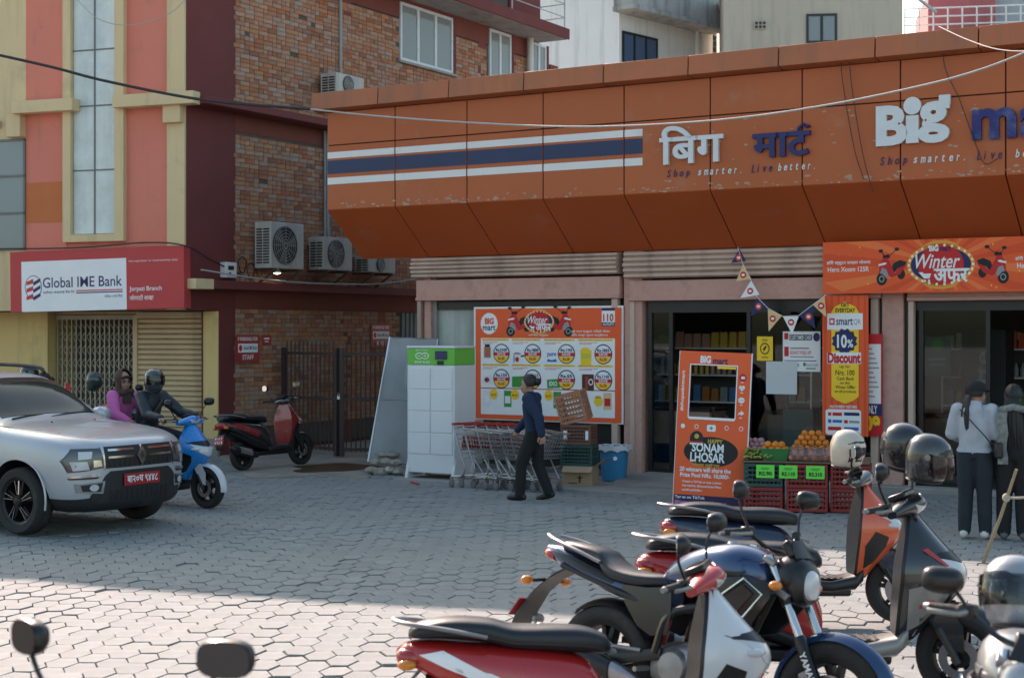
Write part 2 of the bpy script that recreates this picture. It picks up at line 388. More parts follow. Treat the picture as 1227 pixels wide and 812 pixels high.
# flaked paint along the lower edge of the fascia and round the old letters
fk = MB()
for k in range(240):
    if k < 190: x = rnd.uniform(XL + .1, XR - .1); z = zF0 + abs(rnd.gauss(0, .055)) + .01
    else: x = rnd.choice((S.px(835, 170, FY)[0], S.px(940, 160, FY)[0], S.px(1095, 150, FY)[0])) + rnd.gauss(0, .5); z = rnd.uniform(zF0 + .35, zF0 + .95)
    s_ = rnd.uniform(.006, .03) * (1.6 if rnd.random() < .12 else 1); n_ = 7; ph = rnd.uniform(0, 6)
    fk.add([(x + s_ * 1.7 * math.cos(2 * math.pi * i / n_ + ph) * rnd.uniform(.5, 1), FY - .0012, z + s_ * .7 * math.sin(2 * math.pi * i / n_ + ph) * rnd.uniform(.5, 1)) for i in range(n_)], [tuple(range(n_))])
tag(fk.build('paint_flake', pm('bare_undercoat', (.42, .30, .22), .8, var=.2, vs=20), shop, smooth=0, fix=False), kind='stuff')
# pillars, lintels, shutter boxes
def pillar(a, b_, zt, y0=-.02, y1=.3): part('pillar', m_pink, lambda q: q.b2(S.px(a, 450)[0], S.px(b_, 450)[0], y0, y1, 0, zt), bevel=.015)
pillar(748, 770, zW); pillar(1057, 1083, zW); pillar(508, 516, zW, .0, .2); part('pillar', m_pink, lambda q: q.b2(XR - .9, XR - .3, -.02, .3, 0, zW), bevel=.015)
def shutter(pa, pb, n=5):
    x0, x1 = S.px(pa, 310)[0], S.px(pb, 310)[0]; zt = zW - .012; zb = S.px((pa + pb) / 2, 331)[1]
    prof = [(-.03, zb)]
    for i in range(n):
        z0 = zb + (zt - zb) * i / n; z1 = zb + (zt - zb) * (i + 1) / n; bul = -.16 + .05 * abs(i - n / 2 + .5) / (n / 2)
        prof += [(bul + .025, z0 + .004), (bul - .012, z0 + (z1 - z0) * .3), (bul - .012, z0 + (z1 - z0) * .75), (bul + .02, z1 - .004)]
    prof += [(-.03, zt), (.15, zt), (.15, zb)]
    def f(b): b.loft([[(x0, y, z) for y, z in prof], [(x1, y, z) for y, z in prof]])
    part('shutter_roll', m_shut, f, smooth=30)
    zl = S.px((pa + pb) / 2, 359)[1]
    part('lintel', m_pink, lambda b: (b.b2(x0 + .05, x1 + .01, -.06, .2, zl, zb - .03), b.b2(x0 + .05, x1 + .01, -.085, -.06, zl, zl + .05)), bevel=.01)
    part('shutter_guide', m_shut, lambda b: b.b2(x0 + .06, x0 + .13, -.05, .05, .05, zl - .004), bevel=.006); part('shutter_guide', m_shut, lambda b: b.b2(x1 - .13, x1 - .03, -.05, .05, .05, zl - .004), bevel=.006)
    return x0, x1, zl
shutter(498, 744); a2 = shutter(752, 1056); a3 = shutter(1084, 1420)
# bay 1: pale boarded window and a dark plinth behind the poster
x0, x1 = S.px(517, 450)[0], S.px(748, 450)[0]; zl = a2[2]
m_pale = pm('pale_green_board', (.42, .46, .42), .6, var=.2, vs=2, streak=.5, dirtc=(.16, .17, .15))
part('boarded_window', m_pale, lambda b: b.b2(x0, S.px(575, 450)[0], .12, .16, .55, zl - .1))
part('window_frame', m_dark, lambda b: (b.b2(x0, x1, .08, .2, zl - .1, zl + .02), b.b2(x0, x0 + .05, .07, .2, 0, zl - .1)))
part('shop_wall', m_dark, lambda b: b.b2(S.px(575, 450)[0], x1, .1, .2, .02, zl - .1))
part('plinth', m_slab, lambda b: b.b2(x0 + .05, S.px(575, 450)[0], .06, .2, .0, .55), bevel=.01)
# bay 2: glazed front with slim black frames
def bay(pa, pb, posts, door=None):
    xa, xb = S.px(pa, 450)[0], S.px(pb, 450)[0]
    part('door_head', m_dark, lambda b: b.b2(xa, xb, .05, .13, zl - .17, zl + .02))
    xs = [xa] + [S.px(p, 450)[0] for p in posts] + [xb]
    for i in range(len(xs) - 1):
        part('mullion', m_dark, lambda b: b.b2(xs[i], xs[i] + .055, .05, .12, .09, zl - .17))
        if door == i: continue
        pane = part('glass_pane', m_glass, lambda b: b.b2(xs[i] + .055, xs[i + 1], .08, .088, .14, zl - .17))
        part('sill', m_dark, lambda b: b.b2(xs[i] + .055, xs[i + 1], .055, .115, .09, .14))
    part('mullion', m_dark, lambda b: b.b2(xb - .055, xb - .001, .045, .125, .09, zl - .17))
bay(775, 1057, (800, 893), door=1)
bay(1083, 1420, (1100, 1180, 1300), door=2)
dr = part('door', m_dark, lambda b: (b.box((0, 0, 1.1), (.06, .04, 2.1)), b.box((.75, 0, 1.1), (.06, .04, 2.1)), b.box((.375, 0, 2.12), (.69, .04, .06)), b.box((.375, 0, .12), (.69, .04, .1))))
dr.location = (S.px(893, 450)[0] - .01, .16, 0); dr.rotation_euler = (0, 0, R(68))
part('door_pane', m_glass, lambda b: b.box((.375, 0, 1.13), (.69, .008, 1.92)), parent=dr)
part('handle', pm('steel', (.55, .55, .56), .3, 1, var=.05), lambda b: b.tube([(.68, -.03, .95), (.68, -.06, .98), (.68, -.06, 1.25), (.68, -.03, 1.28)], .012), parent=dr)
part('doorstep', m_conc, lambda b: b.b2(S.px(775, 560)[0], XR - .3, -.25, .05, 0, .1), bevel=.02)

# ============================================================ bank building
C0 = gp(262, 548); K = Frame(C0.x, C0.y, 59.6)        # K: its brick side wall
OV = .794; cu_ = K.w(-OV); B = Frame(cu_.x, cu_.y, -20)  # B: the projecting upper front
BL = Frame(C0.x, C0.y, -20)                            # BL: the ground-floor front
m_pk = pm('pink_plaster', (.70, .225, .16), .85, var=.08, vs=.7, bump=.15, bs=40, dirt=.15, dirtc=(.36, .16, .13), streak=.12)
m_cr = pm('cream_plaster', (.70, .545, .315), .85, var=.08, vs=.7, bump=.15, bs=40, dirt=.25, dirtc=(.33, .27, .17), streak=.2)
m_yl = pm('yellow_plaster', (.72, .52, .22), .85, var=.1, vs=.7, bump=.15, bs=40, dirt=.3, dirtc=(.3, .25, .16), streak=.25)
m_mr = pm('maroon_plaster', (.16, .032, .030), .75, var=.14, vs=1, bump=.2, bs=30, dirt=.25, dirtc=(.16, .08, .07))
m_mr2 = pm('red_oxide_band', (.20, .052, .038), .8, var=.18, vs=1.5, bump=.2, bs=30, dirt=.3, dirtc=(.10, .045, .035))
m_rp = pm('orange_plaster', (.55, .165, .055), .8, var=.06, dirt=.1, dirtc=(.4, .14, .08))
m_mort = pm('shaded_mortar', (.115, .095, .08), .95, var=.25, vs=4, bump=.5, bs=60)  # base darkened to put the shade of recessed joints into the colour
BR = [(.40, .13, .055), (.40, .25, .18), (.46, .19, .085), (.27, .11, .065), (.43, .29, .22), (.48, .23, .115), (.30, .15, .10), (.42, .15, .065), (.37, .30, .25), (.44, .20, .10), (.40, .27, .20)]
m_brk = pm('brick', (.3, .12, .06), .9, island=BR, var=.22, vs=14, bump=.4, bs=120, dirt=.2, dirtc=(.30, .26, .22), ds=1.2)
m_wg = glass('window_glass', (.55, .62, .62), .9, .65, (.36, .42, .43))
bank = thing('bank_building', 'pink and cream bank building with a long brick side wall', 'building', K.w(0), K.a)
def bpart(name, mat, fn, fr=None, bevel=0, parent=bank, smooth=38):
    """built in frame fr coordinates, stored under the bank root"""
    mb = MB(); fn(mb); fr = fr or K
    M = (Matrix.Translation(bank.location) @ Matrix.Rotation(K.a, 4, 'Z')).inverted() @ (Matrix.Translation(fr.o) @ Matrix.Rotation(fr.a, 4, 'Z'))
    if fr is not K: mb.xform(M)
    return mb.build(name, mat, parent, smooth=smooth, bevel=bevel)
ZT = 10.8
zO = B.px(240, 371)[1]                                 # underside of the overhang
def bx(px): return B.px(px, 200)[0]
XWL = -12.5
xa = K.px(281, 300)[0]
# cores: upper block and ground floor, as solid extruded outlines
def core(b):
    P = [K.w(-OV + .02, .03), K.w(11, .03), K.w(11, 9), B.w(XWL, 8), B.w(XWL, .03)]
    b.prism([(K.x.dot(p - K.o), K.y.dot(p - K.o)) for p in P], lambda u, v, h: (u, v, h), zO, ZT)
bpart('core', m_mort, core)
def core2(b):
    P = [K.w(.02, .03), K.w(11, .03), K.w(11, 9), BL.w(XWL, 8), BL.w(XWL, .9), BL.w(-.35, .9), BL.w(-.35, .03)]
    b.prism([(K.x.dot(p - K.o), K.y.dot(p - K.o)) for p in P], lambda u, v, h: (u, v, h), 0, zO - .01)
bpart('ground_floor_core', m_mr, core2)
# upper front: vertical strips
for (a, b_, m, nm, pr) in ((-150, 31, m_cr, 'cream_strip', 0), (31, 80, m_pk, 'pink_strip', .0), (80, 150, m_pk, 'pink_strip', -.012), (150, 202, m_pk, 'pink_strip', .0), (202, 223, m_cr, 'corner_pilaster', .05)):
    if a < 0: a = None
    xl = XWL if a is None else bx(a); xr = bx(b_) if b_ != 223 else 0.0
    bpart(nm, m, lambda q: q.b2(xl, xr, -pr, .03, zO, ZT), B)
zs = [B.px(40, v)[1] for v in (219, 267)]
bpart('orange_strip', m_rp, lambda q: q.b2(bx(31) + .004, bx(80), -.006, 0, zs[1], zs[0]), B)
# tall window: frame and eight glass panes
wx0, wx1, wx2, wx3 = bx(79), bx(88.5), bx(141), bx(152); zb0 = B.px(115, 290)[1]; zb1 = B.px(115, 281)[1]
win = bpart('tall_window', m_cr, lambda q: (q.b2(wx0, wx1, -.10, .03, zb0, ZT - .6), q.b2(wx2, wx3, -.10, .03, zb0, ZT - .6), q.b2(wx1, wx2, -.10, .03, zb0, zb1), q.b2(wx1, wx2, -.10, .03, ZT - .8, ZT - .6)), B, bevel=.006)
zz = [zb1] + [B.px(115, v)[1] for v in (204, 127, 60, -20, -95)] + [ZT - .8]; xm = (wx1 + wx2) / 2
m_fg = pm('dusty_glass', (.60, .66, .65), .22, var=.22, vs=2.5, streak=.5, dirtc=(.78, .80, .76), spec=.6)
for i in range(6):
    for (u, v) in ((wx1, xm), (xm, wx2)):
        bpart('pane', m_fg, lambda q: q.b2(u + .012, v - .012, -.02, 0, zz[i] + .012, zz[i + 1] - .012), B, parent=win)
bpart('glazing_bar', pm('grey_steel', (.16, .16, .155), .5), lambda q: [q.b2(xm - .012, xm + .012, -.035, .0, zb1, ZT - .8)] + [q.b2(wx1, wx2, -.034, .0, z - .01, z + .01) for z in zz[1:-1]], B, parent=win)
# left window
lx0, lx1 = bx(-60), bx(31); z1, z0 = B.px(15, 167)[1], B.px(15, 300)[1]
lw = bpart('front_window', pm('grey_steel', (.16, .16, .155)), lambda q: (q.b2(lx0, lx0 + .04, -.03, 0, z0, z1), q.b2(lx1 - .04, lx1, -.03, 0, z0, z1), q.b2(lx0, lx1, -.03, 0, z1 - .04, z1), [q.b2(lx0, lx1, -.03, 0, z - .02, z + .02) for z in (z0 + .02, (z0 * 2 + z1) / 3, (z0 + 2 * z1) / 3)], q.b2((lx0 + lx1) / 2 - .02, (lx0 + lx1) / 2 + .02, -.028, 0, z0, z1)), B)
for i in range(3):
    for j in range(2):
        bpart('pane', m_wg, lambda q: q.b2(lx0 + (lx1 - lx0) / 2 * j + .02, lx0 + (lx1 - lx0) / 2 * (j + 1) - .02, -.016, -.008, z0 + (z1 - z0) / 3 * i + .02, z0 + (z1 - z0) / 3 * (i + 1) - .02), B, parent=lw)
# front ledges with short corbels
zL1, zL0 = B.px(190, 114)[1], B.px(190, 129)[1]
bpart('ledge', m_cr, lambda q: q.b2(B.px(134, 120, -.25)[0], .28, -.25, -.02, zL0, zL1), B, bevel=.01)
bpart('corbel', m_cr, lambda q: q.b2(bx(201), bx(222), -.16, -.05, zL0 - .28, zL0 + .005), B, bevel=.01)
bpart('ledge', m_cr, lambda q: q.b2(B.px(13, 120, -.25)[0], B.px(86, 120, -.25)[0], -.25, -.02, zL0, zL1), B, bevel=.01)
bpart('corbel', m_cr, lambda q: q.b2(bx(14), bx(31), -.16, .01, zL0 - .38, zL0 + .005), B, bevel=.01)
bpart('ledge', m_cr, lambda q: q.b2(XWL, bx(2), -.1, -.02, zL0 - .2, zL0 - .08), B)
# brick side wall: maroon return, plaster bands, ledges
Z0 = K.px(380, 351, -.1)[1]; ZL = zL0 + .02
bpart('maroon_return', m_mr, lambda q: q.b2(-OV, xa, -.01, .03, zO, ZT))
bpart('maroon_column', m_mr, lambda q: q.b2(.0, xa, -.012, .03, 0, zO))
led0 = bpart('side_ledge', m_mr, lambda q: q.b2(-OV + .35, 11, -.32, .0, Z0, Z0 + .14), bevel=.01)
bpart('ledge_end', m_cr, lambda q: q.b2(-OV - .1, -OV + .345, -.30, .0, Z0 - .01, Z0 + .16), bevel=.01)
led1 = bpart('side_ledge', m_mr, lambda q: q.b2(-OV + .02, 5.6, -.42, .0, ZL, ZL + .13), bevel=.012)
bpart('plaster_band', m_mr2, lambda q: q.b2(xa, 11, -.014, .03, Z0 - .31, Z0 - .004))
bpart('plaster_band', m_mr2, lambda q: q.b2(xa, 11, -.014, .03, ZL - .3, ZL - .004))
kx = lambda p: K.px(p, 100)[0]
ZB = K.px(690, 45, -.7)[1]                               # balcony slab
bpart('plaster_band', m_mr2, lambda q: q.b2(xa, 11, -.014, .03, ZB - .55, ZB - .15))
for (a, b_) in ((407, 420), (572, 580.5), (659, 668)):
    bpart('plaster_pier', m_mr2, lambda q: q.b2(kx(a), kx(b_), -.018, .03, 0, Z0 - .312))
    bpart('plaster_pier', m_mr2, lambda q: q.b2(kx(a), kx(b_), -.018, .03, ZL + .131, ZB - .552))
bpart('balcony_slab', m_slab, lambda q: q.b2(2.8, 10.9, -.75, .0, ZB - .148, ZB), bevel=.01)
bpart('balcony_edge', m_mr, lambda q: q.b2(2.75, 10.95, -.80, -.751, ZB - .14, ZB + .1), bevel=.01)
bpart('terrace_wall', m_mr, lambda q: q.b2(9.6, 10.98, -.02, .02, ZB, ZT), bevel=.01)
m_rail = pm('grey_rail', (.45, .46, .47), .45, .3)
bpart('railing', m_rail, lambda q: [q.tube([(x, -.72, ZB), (x, -.72, ZB + 1.0)], .016) for x in (4, 5.5, 7, 8.5, 10.85)] + [q.tube([(2.8, -.72, ZB + h), (10.85, -.72, ZB + h), (10.9, -.02, ZB + h)], .013) for h in (.35, .66, 1.0)])
# windows on the brick side
wins = []
m_upvc = pm('white_window_frame', (.66, .69, .72), .4, var=.1, vs=8)
for (a, c, t, b_, n) in ((478, 541, 2, 89, 3), (585, 611, 34, 96, 2), (636, 653, 50, 100, 2)):
    x0, x1 = kx(a), kx(c); zt = K.px(a, t)[1]; zb = K.px(c, b_)[1] if a == 478 else zt - 1.35
    wins.append((x0, x1, zb, zt))
    wf = bpart('side_window', m_upvc, lambda q: (q.b2(x0, x0 + .06, -.045, .0, zb, zt), q.b2(x1 - .06, x1, -.045, .0, zb, zt), q.b2(x0 + .06, x1 - .06, -.045, .0, zt - .06, zt), q.b2(x0 + .06, x1 - .06, -.045, .0, zb, zb + .06), [q.b2(x0 + (x1 - x0) * k / n - .04, x0 + (x1 - x0) * k / n + .04, -.04, .0, zb + .06, zt - .06) for k in range(1, n)]), bevel=.006)
    for k in range(n):
        u = x0 + (x1 - x0) * k / n + .05; v = x0 + (x1 - x0) * (k + 1) / n - .05
        bpart('pane', m_wg, lambda q: q.b2(u, v, -.02, -.012, zb + .06, zt - .06), parent=wf)
    bpart('reveal', m_mr, lambda q: q.b2(x1 + .001, x1 + .10, -.05, .0, zb, zt), parent=wf)
    bpart('sill', m_slab, lambda q: q.b2(x0 - .06, x1 + .12, -.08, .02, zb - .05, zb - .002), parent=wf, bevel=.005)
# lower side opening with a steel shutter
kd0, kd1 = K.px(481, 380)[0], K.px(506, 380)[0]; wins.append((kd0, kd1, 0, Z0 - .33))
bpart('steel_shutter', pm('blue_grey_steel', (.10, .16, .18), .5), lambda q: (q.b2(kd0, kd1, -.004, .03, .0, Z0 - .33), [q.b2(kd0 + k * (kd1 - kd0) / 5 - .01, kd0 + k * (kd1 - kd0) / 5 + .01, -.02, -.003, 0, Z0 - .33) for k in range(6)]))
# the bricks
BW, BH, BJ = .245, .078, .013
holes = {(2, 92), (6, 90), (10, 88), (3, 60), (13, 98), (8, 99), (17, 75)}
brk = MB(); brk.box((0, -.004, 0), (BW - BJ, .03, BH - BJ * .6)); bme = brk.mesh('brick', m_brk, smooth=0)
bl = []; rows = int(ZT / BH)
for r in range(6, rows):
    z = (r + .5) * BH
    if Z0 - .33 < z < Z0 + .16 and z > Z0 - .31 - BH / 2: continue
    if ZL - .3 - BH / 2 < z < ZL + .13 + BH / 2: continue
    if z > ZB - .56 - BH / 2: continue
    k = -1
    x = xa - (.5 * BW if r % 2 else 0)
    while x < 10.9:
        hw = .5 if rnd.random() < (.75 if r % 3 == 2 else .18) else 1
        w = BW * hw; xc = x + w / 2; k += 1
        x += w
        if xc - w / 2 < xa - .01: xc = xa + (xc + w / 2 - xa) / 2 ; w = max(.08, (x - xa))
        if (k, r) in holes: continue
        if any(a - w * .45 < xc < c + w * .45 and z0 - .05 < z < z1 + .04 for (a, c, z0, z1) in wins): continue
        if xc > 10.75: continue
        bl.append((xc, z, w))
def bvis(p):
    q = K.w(p[0], 0, p[1]); d = q.y; return 0 < CX + q.x / d * F < 1227 and 0 < CY - (q.z - H) / d * F < 560
vis = sorted([p for p in bl if bvis(p) and p[2] == BW and p[1] > 3.2], key=lambda p: p[0])[:300]; vs_ = set(vis); bm2 = MB()
side_wall = bpart('brick_wall', m_mort, lambda q: q.b2(xa, 10.9, -.003, .03, .1, ZB - .56))
for p in bl:
    if p in vs_:
        o = bpy.data.objects.new('brick', bme); col.objects.link(o); o.parent = side_wall; o.location = (p[0], rnd.gauss(-.002, .002), p[1]); o.rotation_euler = (0, rnd.gauss(0, .006), rnd.gauss(0, .008))
    else:
        bm2.box((p[0], -.005 + rnd.gauss(0, .002), p[1] + rnd.gauss(0, .001)), (p[2] - BJ, .03, BH - BJ * .6), (0, rnd.gauss(0, .006), 0))
o = bm2.build('brickwork', m_brk, side_wall, smooth=0, fix=False); tag(o, kind='stuff')
bpart('drain_pipe', pm('white_pipe', (.62, .63, .60), .4, dirt=.3), lambda q: q.tube([(kx(629), -.14, ZB - .15), (kx(629), -.14, 3.0)], .075, 12))
bpart('conduit', pm('grey_conduit', (.33, .34, .34), .6), lambda q: (q.tube([(kx(405.5), -.05, ZT), (kx(405.5), -.05, ZL + .15)], .028, 8), q.tube([(kx(386), -.06, ZL - .02), (kx(386), -.07, 4.0), (kx(384), -.1, Z0 + .5)], .02, 8), q.tube([(kx(389), -.06, ZL - .02), (kx(389), -.07, 4.1), (kx(391), -.1, Z0 + .4)], .03, 8)))
# ground-floor front: yellow wall, corner pier, shutter and collapsible gate
lx = lambda p: BL.px(p, 450)[0]
bpart('corner_pier', m_yl, lambda q: (q.b2(lx(244), .0, -.02, .35, 0, zO - .01)), BL, bevel=.01)
bpart('pier_base', m_conc, lambda q: (q.b2(lx(244) - .01, .015, -.04, .35, 0, .32)), BL, bevel=.02)
bpart('yellow_wall', m_yl, lambda q: (q.b2(XWL, lx(57), .0, .9, 0, zO - .01), q.b2(lx(57), lx(244), .25, .9, BL.px(200, 377)[1] + .02, zO - .01)), BL)
m_sl = pm('cream_shutter', (.62, .46, .27), .5, var=.1, vs=2, streak=.3, dirtc=(.25, .2, .13))
sh = bpart('roller_shutter', m_sl, lambda q: (q.b2(lx(153), lx(157.5), .16, .28, 0, BL.px(200, 377)[1]), q.b2(lx(239.5), lx(244) - .003, .16, .28, 0, BL.px(200, 377)[1]), q.b2(lx(157.5), lx(239.5), .14, .3, BL.px(200, 381)[1], BL.px(200, 374)[1])), BL)
zsh = BL.px(200, 381)[1]; nsl = 26
for i in range(nsl):
    z0 = .03 + (zsh - .03) * i / nsl; h = (zsh - .03) / nsl; xs0, xs1 = lx(157.5), lx(239.5)
    prof = [(.225, z0), (.19, z0 + h * .18), (.188, z0 + h * .72), (.222, z0 + h * .98), (.24, z0 + h * .98), (.24, z0)]
    bpart('slat', m_sl, lambda q: q.loft([[(xs0, y, z) for y, z in prof], [(xs1, y, z) for y, z in prof]]), BL, parent=sh)
m_bar = pm('cream_gate_steel', (.42, .36, .26), .5, var=.15, dirt=.3, dirtc=(.12, .08, .05))
ga = bpart('collapsible_gate', m_bar, lambda q: q.b2(lx(59), lx(153) - .003, .19, .27, zsh - .02, zsh + .06), BL); bpart('bottom_rail', m_bar, lambda q: q.b2(lx(59), lx(153) - .003, .2, .27, .03, .07), BL, parent=ga)
nb = 17
for i in range(nb):
    x = lx(60) + (lx(151) - lx(60)) * i / (nb - 1)
    bpart('gate_bar', m_bar, lambda q: q.box((x, .22, (zsh + .05) / 2), (.022, .014, zsh - .05)), BL, parent=ga)
    if i < nb - 1:
        x2 = lx(60) + (lx(151) - lx(60)) * (i + 1) / (nb - 1)
        def lat(q):
            for k in range(9):
                z = .2 + k * (zsh - .3) / 9; hh = (zsh - .3) / 18
                q.bar((x, .238, z), (x2, .238, z + hh), .006, .014); q.bar((x2, .244, z + hh), (x, .244, z + 2 * hh), .006, .014)
        bpart('lattice_strip', m_bar, lat, BL, parent=ga)
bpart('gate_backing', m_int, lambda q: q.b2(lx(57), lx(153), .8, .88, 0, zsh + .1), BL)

# ============================================================ buildings behind
m_bw = pm('white_plaster', (.78, .79, .78), .85, var=.06, vs=.4, streak=.25, dirtc=(.35, .36, .35))
m_bb = pm('beige_plaster', (.50, .45, .37), .85, var=.06, vs=.4, streak=.35, dirtc=(.27, .25, .21))
m_bwin = glass('blue_window', (.3, .4, .5), .9, .7, (.10, .17, .30))
m_mold = pm('mouldy_concrete', (.42, .42, .40), .9, var=.2, vs=1, streak=.75, dirtc=(.07, .075, .07))
def house(name, label, px, y_top, d, deg, w, dep, wall):
    p = at(px, CY, d); r = thing(name, label, 'building', (p.x, p.y, 0), R(deg)); fr = Frame(p.x, p.y, deg)
    top = H + (CY - y_top) / F * d
    mb = MB(); mb.b2(0, w, 0, dep, 0, top); mb.build('wall', wall, r); return r, fr, top
def hwin(r, fr, a, b, c, d, y, wall_y=0, n=2, fm=None, pane=None, side=False):
    x0, z0, x1, z1 = fr.box(a, b, c, d, y)
    fm = fm or m_dark
    mb = MB(); t = .07
    for (u0, u1, v0, v1) in [(x0, x0 + t, z0, z1), (x1 - t, x1, z0, z1), (x0 + t, x1 - t, z1 - t, z1), (x0 + t, x1 - t, z0, z0 + t)] + [(x0 + (x1 - x0) * k / n - t / 2, x0 + (x1 - x0) * k / n + t / 2, z0 + t, z1 - t) for k in range(1, n)]:
        mb.b2(u0, u1, y - .05, y + .02, v0, v1)
    w = mb.build('window', fm, r)
    for k in range(n):
        mb = MB(); mb.b2(x0 + (x1 - x0) * k / n + t * .6, x0 + (x1 - x0) * (k + 1) / n - t * .6, y - .03, y - .02, z0 + t, z1 - t); mb.build('pane', pane or m_bwin, w)
# white house: corner at px 742; right-hand face runs back to the right, left-hand face to the left
wh = thing('white_house', 'white plastered house rising behind the shop roof beside the brick wall', 'building'); pc = at(742, CY, 48)
wh.location = (pc.x, pc.y, 0); WF = Frame(pc.x, pc.y, 48); WG = Frame(pc.x, pc.y, -31)
wh.rotation_euler = (0, 0, WF.a)
top = H + 430 / F * 48
mb = MB(); mb.b2(0, 4.6, 0, 6, 0, top + 3); mb.build('wall', m_bw, wh)
hwin(wh, WF, 745, 42, 787, 82, 0, n=3, fm=m_dark)
zz_ = WF.px(760, 8, -.5)[1]
mb = MB(); mb.b2(-.3, 4.75, -.75, .0, zz_, zz_ + 1.2); mb.build('balcony_parapet', m_mold, wh, bevel=.02)
mb = MB(); mb.b2(-.35, 4.8, -.82, -.0, zz_ - .16, zz_ - .002); mb.build('balcony_slab', m_mold, wh, bevel=.02)
mb = MB(); mb.b2(4.3, 4.9, -.12, .5, 0, top + 3); mb.build('corner_column', m_bw, wh)
mb = MB(); mb.tube([(4.05, -.08, 0), (4.05, -.08, top + 2)], .07); mb.build('drain_pipe', m_bw, wh)
bh, BF, bt = house('beige_house', 'beige house with one dark window behind the shop roof', 868, -25, 46, -6, 5.2, 9, m_bb)
hwin(bh, BF, 966, 17, 1003, 52, 0, n=2, pane=glass('pale_window', (.4, .45, .45), .9, .6, (.35, .40, .42)))
x0, z0, x1, z1 = BF.box(904, 26, 918, 35)
mb = MB(); mb.b2(x0, x1, -.03, .0, z0, z1); v = mb.build('vent_grille', m_dark, bh)
mb = MB(); [mb.b2(x0 + (x1 - x0) * k / 3 - .015, x0 + (x1 - x0) * k / 3 + .015, -.05, -.031, z0, z1) for k in range(4)]; [mb.b2(x0, x1, -.045, -.032, z0 + (z1 - z0) * k / 2 - .012, z0 + (z1 - z0) * k / 2 + .012) for k in range(3)]; mb.build('bars', m_bb, v)
mb = MB(); mb.b2(-.05, 5.25, -.12, 9.1, bt, bt + .25); mb.build('roof_slab', m_bb, bh, bevel=.02)
# its side face with pipes
p = BF.w(5.2); BS = Frame(p.x, p.y, 62)
mb = MB(); zs = H + (CY - 6) / F * 46
mb.tube([BF.w(5.23, 0, zs + 1)[:], BS.w(4, -.06, zs + 1)[:]], .06); mb.tube([BF.w(5.23, .0, zs + .4)[:], BS.w(4, -.06, zs + .4)[:]], .05)
M = (Matrix.Translation(bh.location) @ Matrix.Rotation(BF.a, 4, 'Z')).inverted(); mb.xform(M); mb.build('pipe_run', pm('pale_blue_pipe', (.35, .46, .48), .5), bh)
mb = MB(); zt = H + (CY - 22) / F * 47; mb.b2(5.2, 5.24, 1.2, 2.0, zt - .5, zt + .5); mb.build('side_window', m_dark, bh)
# green-roofed rooftop store between the two houses
gr, GF, gt = house('rooftop_shed', 'dark grilled rooftop shed with a green glass roof', 833, 30, 55, -4, 1.5, 4, m_dark)
mb = MB(); mb.add([(-.1, -.2, gt), (1.6, -.2, gt), (1.6, 2.5, gt + .9), (-.1, 2.5, gt + .9), (-.1, -.2, gt + .04), (1.6, -.2, gt + .04), (1.6, 2.5, gt + .94), (-.1, 2.5, gt + .94)], [(0, 1, 2, 3), (7, 6, 5, 4), (0, 4, 5, 1), (1, 5, 6, 2), (2, 6, 7, 3), (3, 7, 4, 0)]); mb.build('roof', pm('green_sheet', (.16, .30, .24), .4), gr)
mb = MB()
for k in range(8): mb.b2(k * .2, k * .2 + .02, -.03, 0, gt - 2, gt)
for k in range(10): mb.b2(0, 1.5, -.032, -.002, gt - 2 + k * .2, gt - 1.98 + k * .2)
mb.build('grille', pm('grey_steel', (.16, .16, .155)), gr)
mb = MB(); mb.b2(-.1, 3, -.6, -.3, gt - 2.5, gt - .95 - .2); mb.build('blue_sheet', pm('blue_sheet', (.05, .16, .32), .5), gr)
pkh, PF, pt = house('pink_house', 'far pink house with white railings above the shop roof', 1112, -10, 62, -10, 2.6, 6, pm('rose_plaster', (.42, .12, .13), .8, streak=.2))
mb = MB(); mb.b2(2.6, 9, .5, 6, 0, pt + 1); mb.build('wing', pm('grey_plaster', (.40, .43, .45), .8, streak=.3), pkh)
mb = MB()
zr = H + (CY - 28) / F * 60
for k in range(12): mb.tube([(-1 + k * .55, -1.2, zr - 2), (-1 + k * .55, -1.2, zr + .75)], .03, 6)
for h in (.1, .42, .75): mb.tube([(-1, -1.2, zr + h), (5.2, -1.2, zr + h)], .03, 6)
mb.build('railing', m_wht, pkh)
mb = MB(); mb.b2(-1.2, 9, -1.3, .5, 0, zr - .25); mb.build('terrace', m_bb, pkh)
hwin(pkh, PF, 1150, -8, 1190, 18, .46, n=3)
# ============================================================ shop signs
def flat(name, c, **k): return pm(name, C(c), .55, var=.05, **k)
P_or = flat('print_orange', (236, 92, 38)); P_dor = flat('print_deep_orange', (222, 78, 30)); P_wh = flat('print_white', (238, 238, 238)); P_nv = flat('print_navy', (30, 36, 92)); P_yl = flat('print_yellow', (250, 205, 40))
P_rd = flat('print_red', (200, 30, 35)); P_bk = flat('print_black', (18, 18, 20)); P_gn = flat('print_green', (60, 150, 60)); P_bl = flat('print_blue', (40, 110, 180)); P_gy = flat('print_grey', (150, 152, 155)); P_br = flat('print_brown', (90, 40, 30)); P_tn = flat('print_tan', (228, 190, 140))
m_ltr = pm('letter_white', (.66, .70, .71), .5, var=.08, vs=3, dirt=.1, dirtc=(.45, .43, .40))
m_ltn = pm('letter_navy', (.012, .018, .12), .45, var=.1, dirt=.05)
m_ltn2 = pm('peeling_navy', (.012, .018, .15), .5, var=.1, vs=3, dirt=.75, dirtc=(.22, .27, .42), ds=3)
def sgn(name, label): return thing(name, label, 'sign', S.w(0, FY, 0), S.a)
